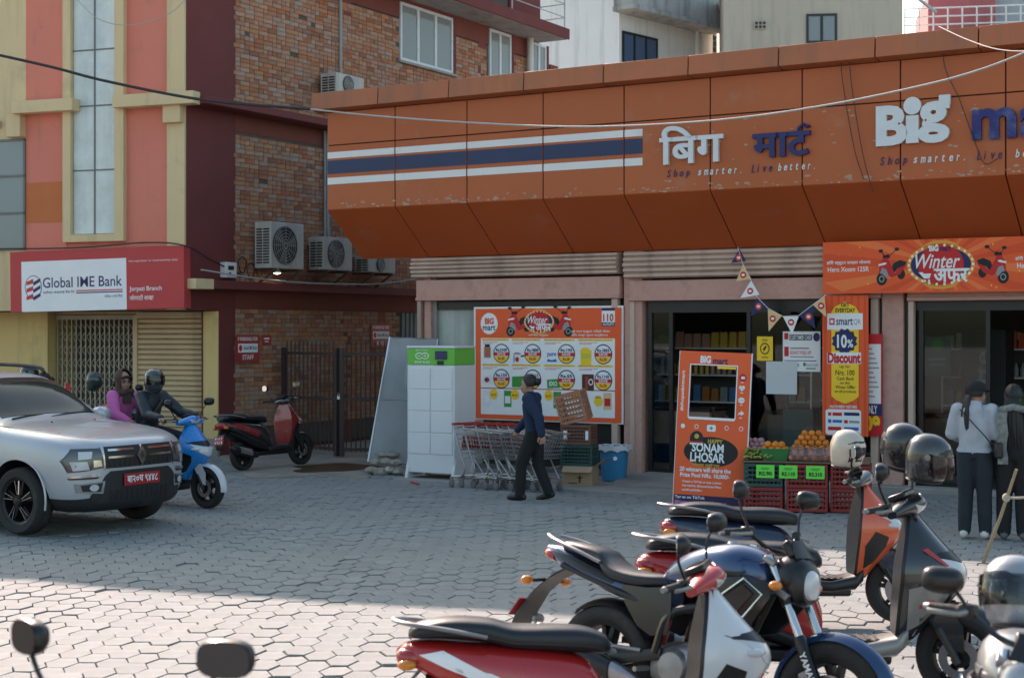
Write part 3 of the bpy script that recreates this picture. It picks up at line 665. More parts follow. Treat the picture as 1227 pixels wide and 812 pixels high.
def letter(root, t, a, b, c, d, mat, bold=.0, shear=0, depth=.05, nm='letter', off=.055):
    x0, z0, x1, z1 = S.box(a, b, c, d, FY); mb = MB(); put_text(mb, t, x0, z0, x1, z1, -off, bold, shear, 0, depth); return mb.build(nm, mat, root, smooth=0)
s1 = sgn('devanagari_sign', 'raised white and navy Devanagari shop lettering with tagline on orange fascia')
letter(s1, 'िबग', 792, 150, 868, 196, m_ltr, .017)
letter(s1, 'माट', 903, 159, 972, 188, m_ltn, .028)
x0, z0, x1, z1 = S.box(956, 149, 971, 161, FY); mb = MB(); mb.tube([(x0, -.03, z0), (x0 + .02, -.03, z1 - .05), ((x0 + x1) / 2, -.03, z1), (x1 - .02, -.03, z1 - .04), (x1, -.03, z1 - .02)], .022, 8); mb.build('letter', m_ltn, s1)
def tagline(root, spans, zref):
    for (t, a, c, mat) in spans:
        zt = S.px(zref[0], zref[1], FY)[1]; zb = S.px(zref[0], zref[2], FY)[1]; n = len(t)
        xa_, xb_ = S.px(a, 200, FY)[0], S.px(c, 200, FY)[0]; mb = MB(); wch = (xb_ - xa_) / n
        for i, ch in enumerate(t):
            h = {'s': .72, 'm': .72, 'a': .72, 'r': .72, 'e': .72, 'v': .72, 'o': .72, 'p': .72, '.': .15, 't': .9}.get(ch, 1); lo = -.22 if ch == 'p' else 0
            wd = {'i': .25, '.': .15, 'm': .72, 'l': .2, 't': .42, 'r': .42}.get(ch, .55)
            put_text(mb, ch, xa_ + wch * i + wch * .1, zb + (zt - zb) * lo, xa_ + wch * i + wch * (.1 + wd), zb + (zt - zb) * h, -.012, .02 if mat is m_ltr else .0, .25, 0, .01)
        mb.build('tagline', mat, root, smooth=0)
tagline(s1, [('Shop', 799, 829, m_ltn), ('smarter.', 836, 894, m_ltr), ('Live', 900, 928, m_ltn), ('better.', 932, 982, m_ltr)], (890, 198.5, 207.5))
s2 = sgn('latin_sign', 'raised Big and navy mart lettering with tagline on orange fascia')
letter(s2, 'B', 1051, 127, 1089, 175, m_ltr, .045)
letter(s2, 'ı', 1087, 139, 1102, 172, m_ltr, .045)
x0, z0, x1, z1 = S.box(1084, 117, 1105, 138, FY); mb = MB(); mb.lathe([(.0, -.055), ((x1 - x0) / 2, -.055), ((x1 - x0) / 2, -.005), (0, -.005)], ((x0 + x1) / 2, 0, (z0 + z1) / 2), 'y', 24); mb.build('letter_dot', m_ltr, s2)
letter(s2, 'g', 1101, 122, 1139, 172, m_ltr, .04, off=.057)
x0, z0, x1, z1 = S.box(1126, 114, 1140, 126, FY); mb = MB(); mb.b2(x0, x1, -.054, -.004, z0, z1); mb.build('letter_ear', m_ltr, s2, bevel=.01)
for (t, a, b, c, d) in (('m', 1166, 130, 1219, 167), ('a', 1223, 127, 1252, 166), ('r', 1257, 125, 1276, 164), ('t', 1280, 114, 1300, 163)): letter(s2, t, a, b, c, d, m_ltn2, .03)
tagline(s2, [('Shop', 1054, 1090, m_ltn), ('smarter.', 1094, 1163, m_ltr), ('Live', 1170, 1204, m_ltn), ('better.', 1216, 1280, m_ltr)], (1130, 184, 194))

# Winter banner above the entrance
by = -.25
bx0, bz0, bx1, bz1 = S.box(986, 287.5, 1282, 351, by)
bz1 = S.px(1227, 283, by)[1]; bz0 = S.px(986, 352, by)[1]
ban = thing('winter_banner', 'wide orange Winter offer banner hung above the shop entrance', 'banner', S.w(0, by, 0), S.a)
mb = MB(); mb.b2(bx0, bx1, 0, .03, bz0, bz1); mb.build('sheet', P_or, ban)
bd = Board(ban, bx0, bz0, bx1, bz1, (0, 0, 1450, 310))
for k in range(26):                                     # sunburst
    a0, a1 = R(k * 360 / 26), R(k * 360 / 26 + 6.5); cx, cy = 725, 150; pts = [(cx, cy)]
    for a in (a0, a1):
        t = min(720 / max(abs(math.cos(a)), 1e-6), 148 / max(abs(math.sin(a)), 1e-6)); pts.append((cx + t * math.cos(a), cy + t * math.sin(a)))
    bd.poly(pts, P_dor if k % 2 else flat('print_light_orange', (244, 122, 62)), 1)
def scooter_print(bd, cx, cy, s, fl, L=2):
    q = lambda pts: [(cx + fl * s * u, cy + s * v) for u, v in pts]
    bd.disc(cx + fl * s * -52, cy + s * 62, s * 32, s * 38, P_bk, L); bd.disc(cx + fl * s * -52, cy + s * 62, s * 17, s * 20, P_gy, L + 1); bd.disc(cx + fl * s * -52, cy + s * 62, s * 11, s * 13, P_bk, L + 2)
    bd.disc(cx + fl * s * 66, cy + s * 35, s * 24, s * 30, P_bk, L)
    bd.poly(q([(-70, 30), (-62, -30), (-38, -62), (-15, -62), (-5, -35), (20, 10), (28, 30), (70, -25), (95, -15), (60, 35), (10, 55), (-15, 40), (-25, 60), (-45, 30)]), P_rd, L + 1)
    bd.poly(q([(-62, 28), (-50, -5), (-25, 5), (-10, 40), (-22, 58), (-45, 35)]), P_gy, L + 2)
    bd.poly(q([(10, -5), (20, -30), (60, -48), (98, -35), (88, -15), (45, 0), (25, 25)]), P_bk, L + 2)
    bd.poly(q([(-72, -25), (-35, -35), (-20, -32), (-30, -22), (-70, -15)]), P_wh, L + 2)
    for (u, v) in ((-58, -104), (40, -112)):
        bd.disc(cx + fl * s * u, cy + s * v, s * 14, s * 10, P_bk, L + 1); bd.poly(q([(u - 3, v), (u + 3, v), (-20, -58), (-28, -58)]), P_bk, L)
    bd.poly(q([(-45, -75), (-10, -85), (0, -62), (-45, -58)]), P_bk, L)
scooter_print(bd, 420, 165, 1.0, 1); scooter_print(bd, 1030, 165, 1.0, -1)
def winter_logo(bd, cx, cy, sx, sy, L=4):
    bd.disc(cx, cy, 200 * sx, 118 * sy, flat('print_amber', (238, 160, 60)), L, 32); bd.disc(cx, cy - 90 * sy, 110 * sx, 45 * sy, flat('print_amber', (238, 160, 60)), L); bd.disc(cx, cy + 90 * sy, 110 * sx, 45 * sy, flat('print_amber', (238, 160, 60)), L)
    bd.disc(cx, cy, 178 * sx, 98 * sy, P_nv, L + 1, 32); bd.disc(cx, cy, 135 * sx, 112 * sy, P_rd, L + 2, 32)
    for k in range(26):
        a = 2 * math.pi * k / 26; bd.disc(cx + 189 * sx * math.cos(a), cy + 108 * sy * math.sin(a), 8 * sx, 8 * sy, flat('print_cream', (255, 240, 205)), L + 3, 10)
    bd.text('Winter', cx - 150 * sx, cy - 60 * sy, cx + 115 * sx, cy + 20 * sy, P_wh, L + 5, .012, .3)
    bd.rect(cx - 40 * sx, cy + 22 * sy, cx + 170 * sx, cy + 33 * sy, P_wh, L + 5)
    bd.text('अफर', cx - 40 * sx, cy + 22 * sy, cx + 160 * sx, cy + 100 * sy, P_wh, L + 4, .03)
    bd.poly([(cx - 130 * sx, cy + 40 * sy), (cx - 105 * sx, cy + 40 * sy), (cx - 100 * sx, cy + 48 * sy), (cx - 55 * sx, cy + 48 * sy), (cx - 65 * sx, cy + 75 * sy), (cx - 98 * sx, cy + 75 * sy)], P_wh, L + 5)
    bd.disc(cx - 92 * sx, cy + 88 * sy, 7 * sx, 7 * sy, P_wh, L + 5); bd.disc(cx - 68 * sx, cy + 88 * sy, 7 * sx, 7 * sy, P_wh, L + 5)
winter_logo(bd, 722, 150, 1.0, 1.05)
bd.text('BIG', 655, 38, 710, 72, P_wh, 10, .05); bd.text('mart', 718, 44, 785, 72, P_nv, 10, .02)
bd.text('हिरो स्कुटर उपहार योजना', 25, 112, 300, 140, P_wh, 3, .02); bd.text('Hero Xoom 125R', 32, 150, 290, 180, P_wh, 3, .015)
bd.text('हिरो स्कुटर उपहार योजना', 1150, 112, 1425, 140, P_wh, 3, .02); bd.text('Hero Xoom 125R', 1160, 150, 1418, 180, P_wh, 3, .015)
for k in range(46):
    u, v = rnd.uniform(20, 1430), rnd.uniform(10, 300)
    if abs(u - 725) > 240: bd.poly([(u - 5, v), (u, v + 7), (u + 5, v), (u, v - 7)], P_yl if k % 2 else flat('print_light_orange', (244, 122, 62)), 2)
bd.done()
# discount banner
dx0, dz0, dx1, dz1 = S.box(985.5, 353, 1040, 522, -.2)
db = thing('discount_banner', 'tall orange and yellow 10% Discount banner beside the entrance', 'banner', S.w(0, -.2, 0), S.a)
mb = MB(); mb.b2(dx0, dx1, 0, .03, dz0, dz1 - .01); mb.build('sheet', P_or, db)
bd = Board(db, dx0, dz0, dx1, dz1 - .01, (50, 150, 160, 495))
for k in range(7): bd.rect(54 + k * 16, 150, 60 + k * 16, 495, P_dor, 1)
bd.poly([(72, 190), (80, 178), (105, 165), (130, 178), (138, 190), (138, 398), (125, 408), (105, 416), (85, 408), (72, 398)], P_yl, 2)
bd.text('GET', 95, 168, 116, 178, P_bk, 3, .03); bd.text('EVERYDAY', 82, 181, 130, 192, P_bk, 3, .03)
bd.rect(62, 194, 148, 234, P_wh, 3); bd.rect(67, 206, 80, 222, P_rd, 4); bd.rect(70, 210, 77, 218, P_wh, 5); bd.text('smart', 84, 206, 124, 223, P_nv, 4, .015); bd.text('QR', 126, 208, 143, 223, P_gy, 4)
bd.poly([(104 + (32 if k % 2 else 27) * math.cos(R(k * 15)), 262 + (32 if k % 2 else 27) * math.sin(R(k * 15))) for k in range(24)], P_nv, 4); bd.text('10', 86, 246, 110, 279, P_wh, 5, .03); bd.text('%', 111, 258, 125, 278, P_wh, 5, .02)
bd.rect(62, 290, 144, 318, P_wh, 5); bd.text('Discount', 63, 290, 143, 317, P_rd, 6, .05)
for t, a, b, c, d in (('up to', 92, 322, 116, 330, ), ('Nrs. 100', 82, 333, 128, 346), ('Cash Back', 85, 350, 127, 358), ('on this', 93, 361, 117, 368), ('Winter Offfer', 82, 371, 130, 379), ('on all products', 80, 382, 132, 391)): bd.text(t, a, b, c, d, P_bk, 3, .012)
bd.text('OUR PAYMENT PARTNERS', 68, 420, 134, 427, P_wh, 3, .02); bd.poly([(58, 434), (64, 430), (138, 430), (144, 434), (144, 489), (138, 493), (64, 493), (58, 489)], P_wh, 3)
for (a, b, c, d, m) in ((64, 438, 72, 446, P_rd), (75, 438, 98, 446, P_rd), (103, 437, 140, 445, P_nv), (64, 455, 72, 464, P_bl), (75, 456, 98, 463, P_bl), (103, 456, 112, 464, P_rd), (115, 457, 140, 463, P_gy), (64, 473, 96, 482, P_rd), (103, 473, 138, 481, P_bl)): bd.rect(a, b, c, d, m, 4)
bd.done()
# red and white price poster behind the pillar
qx0, qz0, qx1, qz1 = S.box(1037, 400, 1057, 522, -.09)
rp = thing('price_poster', 'narrow red and white price poster between banner and pink pillar', 'poster', S.w(0, -.09, 0), S.a)
mb = MB(); mb.b2(qx0 - .1, qx1, 0, .02, qz0, qz1); mb.build('sheet', P_rd, rp)
bd = Board(rp, qx0 - .1, qz0, qx1, qz1, (0, 0, 100, 300)); bd.rect(0, 30, 95, 205, P_wh, 1); bd.rect(0, 205, 100, 240, P_nv, 1); bd.text('ONLY', 30, 210, 80, 235, P_wh, 2, .03); bd.text('109', 5, 240, 92, 288, P_yl, 2, .06)
for k in range(11): bd.rect(8, 42 + k * 14, 60 + (k * 37) % 30, 46 + k * 14, P_gy, 2)
bd.done()
# large offer poster
ox0, oz0, ox1, oz1 = S.box(569, 367, 748, 505, -.02)
op = thing('offer_poster', 'large orange poster of grocery offers stretched across the shuttered bay', 'poster', S.w(0, -.05, 0), S.a)
def wavy(b):
    nx, nz = 40, 14; rows = []
    for i in range(nz + 1):
        rows.append([(ox0 + (ox1 - ox0) * j / nx, .004 + .0035 * math.sin(j * 1.1 + i * .5) * math.sin(i * .9), oz0 + (oz1 - oz0) * i / nz) for j in range(nx + 1)])
    b.sheet(rows, .004)
part('sheet', P_wh, wavy, parent=op)
bd = Board(op, ox0, oz0, ox1, oz1, (45, 37, 955, 735), y=-.006)
bd.rect(58, 48, 945, 728, P_or, 1); bd.rect(92, 230, 908, 700, P_wh, 2); bd.rect(92, 536, 908, 542, P_rd, 3)
bd.disc(145, 140, 54, 66, P_wh, 2); bd.text('BIG', 118, 105, 175, 145, P_dor, 3, .05); bd.text('mart', 105, 150, 185, 182, P_nv, 3, .02)
scooter_print(bd, 325, 135, .85, 1, 2); scooter_print(bd, 590, 135, .85, -1, 2)
winter_logo(bd, 458, 130, .46, .58, 7)
bd.rect(832, 50, 908, 158, P_wh, 2); bd.rect(832, 50, 908, 66, P_nv, 3); bd.text('110', 840, 84, 900, 130, P_rd, 3, .03); bd.rect(832, 135, 908, 158, P_nv, 3); bd.text('OUTLETS', 838, 139, 902, 154, P_wh, 4, .02)
for (t, a, b, c, d) in (('दुई थान स्कुटर जित्ने मौका', 652, 180, 880, 198), ('बिग मार्ट सुपर मार्केटमा', 652, 203, 868, 220), ('किनमेल गर्नुहोस', 392, 205, 515, 218)): bd.text(t, a, b, c, d, P_wh, 3, .015)
cxs_ = [92, 280, 478, 685, 908]; prices = (('Rs.2100', 'Rs.1800', 'Rs.195', 'Rs.1855'), ('Rs.155', 'Rs.115', 'Rs.55', 'Rs.1145'))
for r in range(2):
    for c in range(4):
        a, e = cxs_[c], cxs_[c + 1]; t = 232 + r * 155; w = e - a
        bd.rect(a + 8, t + 2, e - 12, t + 14, P_yl, 3); bd.text('Special offer of the week', a + 14, t + 3, e - 30, t + 12, P_rd, 4)
        for k in range(2): bd.rect(a + 14, t + 22 + k * 8, a + w * (.55 - k * .15), t + 25 + k * 8, flat('print_rose', (205, 110, 130)), 3)
        cx, cy = a + w * .70, t + 92
        bd.disc(cx, cy, 52, 60, P_nv, 4); bd.disc(cx, cy, 46, 53, P_wh, 5); bd.disc(cx, cy + 4, 46, 50, P_yl, 6, 16, 195, 345)
        bd.rect(cx - 50, cy - 8, cx + 50, cy + 14, P_rd, 7); bd.text(prices[r][c], cx - 34, cy - 32, cx + 36, cy - 13, P_nv, 8, .03); bd.text('SAVE', cx - 26, cy - 4, cx + 26, cy + 10, P_wh, 8, .03); bd.text('Rs.50', cx - 20, cy + 20, cx + 20, cy + 40, P_rd, 8, .03)
# product pictures
bd.rect(112, 285, 156, 352, P_gy, 4); bd.rect(118, 268, 150, 286, P_bk, 4); bd.rect(118, 290, 152, 345, flat('print_copper', (190, 100, 50)), 5)
bd.rect(300, 330, 345, 382, P_wh, 4); bd.disc(322, 330, 24, 14, P_gy, 4); bd.rect(300, 335, 306, 378, P_bl, 5); bd.disc(322, 360, 12, 16, P_rd, 5); bd.poly([(345, 335), (375, 332), (375, 340), (345, 345)], P_bk, 5)
bd.poly([(505, 372), (510, 355), (535, 362), (560, 354), (566, 372)], P_bl, 4); bd.text('pure', 508, 318, 562, 345, P_bl, 5, .02)
bd.poly([(708, 388), (706, 300), (722, 285), (750, 285), (772, 305), (770, 388)], P_yl, 4); bd.rect(712, 320, 764, 350, flat('print_lime', (200, 200, 60)), 5)
bd.rect(108, 462, 158, 510, flat('print_pale', (225, 228, 235)), 4); bd.disc(132, 488, 16, 16, P_rd, 5); bd.disc(126, 486, 9, 9, P_nv, 6)
bd.poly([(290, 465), (385, 460), (385, 530), (290, 530)], P_gn, 4); bd.poly([(505, 480), (580, 474), (584, 528), (508, 532)], P_gn, 4); bd.text('EXO', 520, 490, 568, 518, P_wh, 5, .03)
bd.rect(716, 444, 786, 542, P_br, 4); bd.rect(735, 455, 752, 540, flat('print_brick', (150, 70, 50)), 5); bd.disc(768, 490, 14, 20, P_wh, 5); bd.disc(768, 490, 9, 13, P_br, 6)
for (a, m) in ((108, flat('print_pale', (225, 228, 235))), (240, P_gn), (545, P_gn), (700, P_bl), (842, P_tn)): bd.rect(a, 552, a + 46, 652, m, 4); bd.rect(a + 6, 585, a + 40, 630, P_wh if m is not P_tn else P_rd, 5)
for a in (175, 308, 516, 672, 812): bd.disc(a, 575 if a < 700 else 602, 25, 32, P_yl, 6); bd.text('Rs.75', a - 15, 572, a + 15, 586, P_rd, 7, .03)
bd.done()
# mobile photo frame standing on the pavement
m_fb = pm('frame_board', C((238, 96, 42)), .5, var=.05)
pf_o = G(806, 609); pf_a = -14
PF2 = Frame(pf_o.x, pf_o.y, pf_a)
pw = PF2.px(892, 610)[0]; phh = 1.86
ph = thing('photo_frame_board', 'orange cut-out photo frame board reading Happy Sonam Lhosar on the pavement', 'sign', (pf_o.x, pf_o.y, GZ), rot=(R(-4), R(2.3), R(pf_a)))
U = lambda u: u / 338 * pw
V_ = lambda v: phh - v / 750 * phh
hx0, hx1, hz1, hz0 = U(55), U(272), V_(66), V_(315)
def fbm(b): b.b2(0, hx0, 0, .03, 0, phh); b.b2(hx1, pw, 0, .03, 0, phh); b.b2(hx0, hx1, 0, .03, 0, hz0); b.b2(hx0, hx1, 0, .03, hz1, phh)
part('board', m_fb, fbm, parent=ph)
part('window_trim', P_wh, lambda b: (b.b2(hx0 - .012, hx0, -.006, .036, hz0 - .012, hz1 + .012), b.b2(hx1, hx1 + .012, -.006, .036, hz0 - .012, hz1 + .012), b.b2(hx0, hx1, -.006, .036, hz0 - .03, hz0), b.b2(hx0, hx1, -.006, .036, hz1, hz1 + .012)), parent=ph)
part('edge_trim', P_wh, lambda b: (b.b2(-.006, 0, -.004, .034, 0, phh), b.b2(pw, pw + .012, -.004, .034, 0, phh)), parent=ph)
part('prop_leg', m_dark, lambda b: (b.bar((pw * .5, .04, 1.2), (pw * .5, .5, .0), .03, .03)), parent=ph)
bd = Board(ph, 0, 0, pw, phh, (0, 0, 338, 750))
bd.text('BIG', 98, 20, 148, 56, P_wh, 2, .05); bd.text('mart', 158, 30, 228, 58, P_nv, 2, .025)
bd.rect(180, 68, 268, 80, P_yl, 2)
bd.vtext('#shopatbigmart', 12, 95, 32, 290, P_wh, 2, .02)
for i, v in enumerate((118, 168, 226, 288)):
    if i == 0: bd.disc(302, v, 17, 19, P_rd, 2); bd.rect(294, v - 6, 312, v + 6, P_wh, 3)
    elif i == 1: bd.disc(294, v - 4, 8, 8, P_wh, 2); bd.disc(306, v - 4, 8, 8, P_wh, 2); bd.poly([(286, v), (314, v), (300, v + 15)], P_wh, 2)
    elif i == 2: bd.disc(300, v, 15, 14, P_wh, 2); [bd.disc(300 + q, v, 2.4, 2.4, P_dor, 3, 8) for q in (-7, 0, 7)]
    else: bd.poly([(286, v + 12), (290, v - 2), (300, v - 5), (300, v - 14), (316, v), (300, v + 12), (300, v + 4), (292, v + 5)], P_wh, 2)
    bd.rect(294, v + 20, 306, v + 24, P_wh, 2)
for u in (30, 95, 237, 305): bd.disc(u, 362, 10, 11, P_wh, 2, 16); bd.disc(u, 362, 7, 8, P_or, 3, 16) if u != 30 else None
bd.poly([(148, 350), (182, 350), (186, 356), (186, 376), (182, 382), (148, 382), (144, 376), (144, 356)], P_wh, 2); bd.rect(162, 358, 168, 374, P_gy, 3); bd.rect(157, 363, 173, 369, P_gy, 3)
bd.disc(168, 480, 128, 72, P_bk, 2, 40)
bd.disc(98, 420, 32, 38, flat('print_hat', (40, 34, 30)), 3, 24); bd.rect(66, 432, 130, 440, P_rd, 4); bd.rect(66, 440, 130, 446, P_wh, 4); bd.rect(66, 446, 130, 452, P_gn, 4); bd.disc(98, 408, 11, 12, flat('print_gold', (205, 170, 70)), 4, 12)
bd.text('HAPPY', 152, 418, 222, 440, flat('print_gold', (205, 170, 70)), 4, .03); bd.text('SONAM', 78, 440, 228, 482, P_wh, 5, .03); bd.text('LHOSAR', 72, 484, 235, 530, P_wh, 5, .03); bd.text('सोनाम ल्होसार', 82, 534, 212, 556, flat('print_gold', (205, 170, 70)), 4, .03)
bd.text('20 winners will share the', 24, 556, 266, 578, P_wh, 3, .03); bd.text('Prize Pool NRs. 10,000/-', 28, 584, 262, 608, P_wh, 3, .03)
for i, t in enumerate(('Create a TikTok or snap a photo', 'Use hashtag #SonamLhosarVibes', 'and #ShopAtBigMart,')): bd.text(t, 40, 620 + i * 20, 225 - (90 if i == 2 else 0), 634 + i * 20, P_wh, 3, .02)
bd.rect(4, 690, 334, 746, flat('print_purple', (38, 22, 70)), 2); bd.text('Tag us on TikTok', 8, 694, 150, 712, P_wh, 3, .02); bd.text('@bigmart.supermarket.in.nepal', 8, 716, 250, 738, flat('print_pink', (230, 150, 210)), 3, .015)
bd.done()
# window notices
def notice(name, label, a, b, c, d, base, y=.03, fn=None, fr=S, cat='notice'):
    x0, z0, x1, z1 = fr.box(a, b, c, d, y); r = thing(name, label, cat, fr.w(0, y, 0), fr.a)
    mb = MB(); mb.b2(x0, x1, 0, .006, z0, z1); mb.build('sheet', base, r)
    if fn: q = Board(r, x0, z0, x1, z1, (0, 0, 100, 100)); fn(q); q.done()
    return r
def n1(q):
    q.rect(4, 4, 15, 20, P_rd, 1); q.rect(18, 8, 78, 22, P_nv, 1); q.text('CUSTOMER CARE', 20, 10, 76, 20, P_wh, 2, .02); q.disc(90, 14, 9, 11, P_nv, 1); q.rect(4, 38, 16, 62, P_rd, 1)
    q.rect(20, 40, 70, 44, P_gy, 1); q.text('BIGMART MOBILE APP', 20, 48, 76, 58, P_dor, 2); q.rect(20, 62, 82, 65, P_gy, 1); q.rect(4, 72, 90, 74, P_nv, 1); q.text('CALL US', 16, 80, 44, 88, P_nv, 2); q.disc(10, 85, 4, 5, P_nv, 1); q.disc(58, 82, 4, 5, P_gn, 1); q.text('WHATSAPP', 62, 80, 94, 88, P_gy, 2); q.rect(62, 91, 88, 94, P_gn, 1)
notice('notice', 'white CUSTOMER CARE notice on the shop glass under the bunting', 938, 397, 983, 445, P_wh, .05, n1)
notice('paper_sheet', 'blank white paper sheet taped to the shop glass', 918, 433, 955, 472, flat('paper', (205, 208, 210)), .045)
def n2(q): q.disc(50, 50, 30, 24, P_bk, 1); q.disc(50, 50, 24, 19, P_yl, 2); q.poly([(38, 52), (58, 36), (62, 44), (44, 62)], P_bk, 3); q.text('PUSH', 34, 10, 66, 20, P_bk, 2); q.text('SHOPPING', 30, 82, 70, 90, P_bk, 2)
notice('notice', 'small yellow notice with a black round symbol on the shop glass', 907, 403, 926, 432, P_yl, .045, n2)
# parking signs on the brick wall
def n3(t):
    def f(q): q.text('P PARKING FOR', 8, 8, 92, 22, P_wh, 1, .02); q.rect(8, 32, 92, 64, P_wh, 1); q.disc(18, 48, 7, 12, P_rd, 2); q.text('Global IME Bank', 30, 40, 88, 54, P_nv, 2, .01); q.text(t, 26, 72, 74, 90, P_wh, 2, .02)
    return f
P_sr = pm('sign_red', C((165, 45, 48)), .5, var=.1, vs=3)
notice('parking_sign', 'red STAFF parking sign on the brick wall left of the gate', 283, 401, 311, 434, P_sr, -.05, n3('STAFF'), K, 'sign')
notice('parking_sign', 'red VEHICLE parking sign on the brick wall above the gate', 445, 388, 468, 416, P_sr, -.05, n3('VEHICLE'), K, 'sign')
notice('plate', 'tiny red plate beside the staff parking sign', 314, 401, 325, 413, P_sr, -.03, lambda q: q.rect(20, 30, 80, 45, P_wh, 1).rect(30, 60, 70, 72, P_wh, 1), K, 'sign')
# bank sign
sg = thing('bank_sign', 'red and white Global IME Bank sign board over the shutters', 'sign'); SF = Frame(*B.w(0, -.22)[:2], -20); sg.location = SF.w(0, 0, 0)
sx0, sx1 = SF.px(15, 335)[0], SF.px(223.5, 335)[0]; sz1 = SF.px(120, 298)[1]; sz0 = SF.px(120, 371.5)[1]; sg.rotation_euler = (0, R(-.9), SF.a); tl = math.tan(R(.9))
sz0 -= tl * (sx0 + sx1) / 2 * -1 * -1 * 0; zs_ = tl * (sx0 + sx1) / 2
mb = MB(); mb.b2(sx0, sx1, 0, .2, sz0 - zs_, sz1 - zs_); mb.build('board', pm('sign_board_red', C((190, 60, 62)), .5, var=.05), sg, bevel=.004)
bd = Board(sg, sx0, sz0 - zs_, sx1, sz1 - zs_, (68, 92, 1095, 450))
bd.rect(138, 152, 765, 450, P_wh, 1); P_gb = flat('bank_blue', (52, 42, 100)); P_gr = flat('bank_red', (205, 60, 66))
bd.disc(210, 305, 52, 70, P_gb, 2, 32); bd.disc(210, 305, 48, 66, P_wh, 3, 32)
for k, (y0, fl) in enumerate(((258, 0), (300, 1), (345, 0))):
    bd.poly([(168, y0 + 14), (210, y0 - 2), (210, y0 + 24), (168, y0 + 36)], P_gr, 4); bd.poly([(210, y0 - 2 + 20), (254, y0 - 6), (254, y0 + 14), (210, y0 + 40)], P_gb, 4)
bd.text('Global IME Bank', 268, 250, 740, 312, P_gb, 2, .009); bd.text('ग्लोबल आइएमई बैंक िल', 268, 328, 458, 350, P_gb, 2, .01); bd.rect(468, 330, 742, 337, P_gr, 2); bd.rect(468, 342, 742, 349, P_gb, 2); bd.text('सबैका लागि बैंक', 636, 360, 742, 378, P_gb, 2)
bd.text('नेपाल राष्ट्र बैंकबाट "क" वर्गको इजाजतपत्र प्राप्त', 778, 166, 1060, 180, P_wh, 1); bd.text('Jorpati Branch', 782, 318, 968, 352, P_wh, 1, .01); bd.text('जोरपाटी शाखा', 782, 366, 920, 398, P_wh, 1, .01)
bd.done()
for x in (sx0 + .3, sx1 - .4): mb = MB(); mb.b2(x, x + .05, .2, .245, sz0 + .1 - zs_, sz1 - .1 - zs_); mb.build('bracket', m_dark, sg)

# bunting
fl_d = 20.2
fpx = [(876, 308, 893, 302, 886, 298, 'navy'), (884, 333, 898, 333, 890, 317, 'amber'), (887, 356, 908, 354, 897, 337, 'white'), (899, 378, 919, 366, 906, 357, 'navy')]
flags = [((886, 298), (876, 315), (894, 313), P_nv, 'navy bunting flag at the top of the string'), ((890, 317), (882, 337), (900, 334), P_tn, 'amber bunting flag second from the top of the string'), ((900, 336), (887, 357), (910, 353), P_wh, 'white bunting flag third from the top of the string'),
         ((907, 356), (921, 366), (899, 379), P_nv, 'navy bunting flag where the string turns level'), ((920, 370), (937, 378), (921, 397), P_tn, 'amber bunting flag above the yellow notice'), ((938, 379), (957, 379), (949, 400), P_wh, 'white bunting flag in the middle of the dip'), ((957, 378), (973, 366), (977, 394), P_nv, 'navy bunting flag left of the discount banner'), ((974, 365), (988, 354), (990, 380), P_tn, 'amber bunting flag touching the discount banner')]
def fw(p): t, z = S.px(p[0], p[1], -.35); return S.w(t, -.35, z)
for (a, b, c, m, lab) in flags:
    P3 = [fw(a), fw(b), fw(c)]; ctr = sum(P3, Vector()) / 3; t = thing('bunting_flag', lab, 'flag', ctr, S.a, group='bunting flags across the shop front')
    loc = [Matrix.Rotation(-S.a, 3, 'Z') @ (p - ctr) for p in P3]
    mb = MB(); mb.add([p for p in loc] + [p + Vector((0, .003, 0)) for p in loc], [(0, 1, 2), (5, 4, 3), (0, 3, 4, 1), (1, 4, 5, 2), (2, 5, 3, 0)]); mb.build('cloth', m, t, smooth=0)
    mb = MB(); mb.cur = 0; ring = [(0.045 * math.cos(2 * math.pi * k / 14), -.004, .045 * math.sin(2 * math.pi * k / 14)) for k in range(14)]; mb.add(ring, [tuple(range(14))]); mb.add([(x * .55 - .0, -.0055, z * .4) for x, y, z in ring], [tuple(range(14))], 1); mb.build('emblem', [P_dor if m is P_nv else P_rd, P_wh], t, smooth=0, fix=False)
mb = MB(); mb.tube([fw(p) for p in ((884, 296), (890, 316), (900, 336), (907, 356), (920, 369), (938, 379), (957, 378), (974, 365), (990, 353))], .004, 5); tag(mb.build('bunting_string', P_wh), 'thin string carrying the bunting flags over the shop front', 'string')
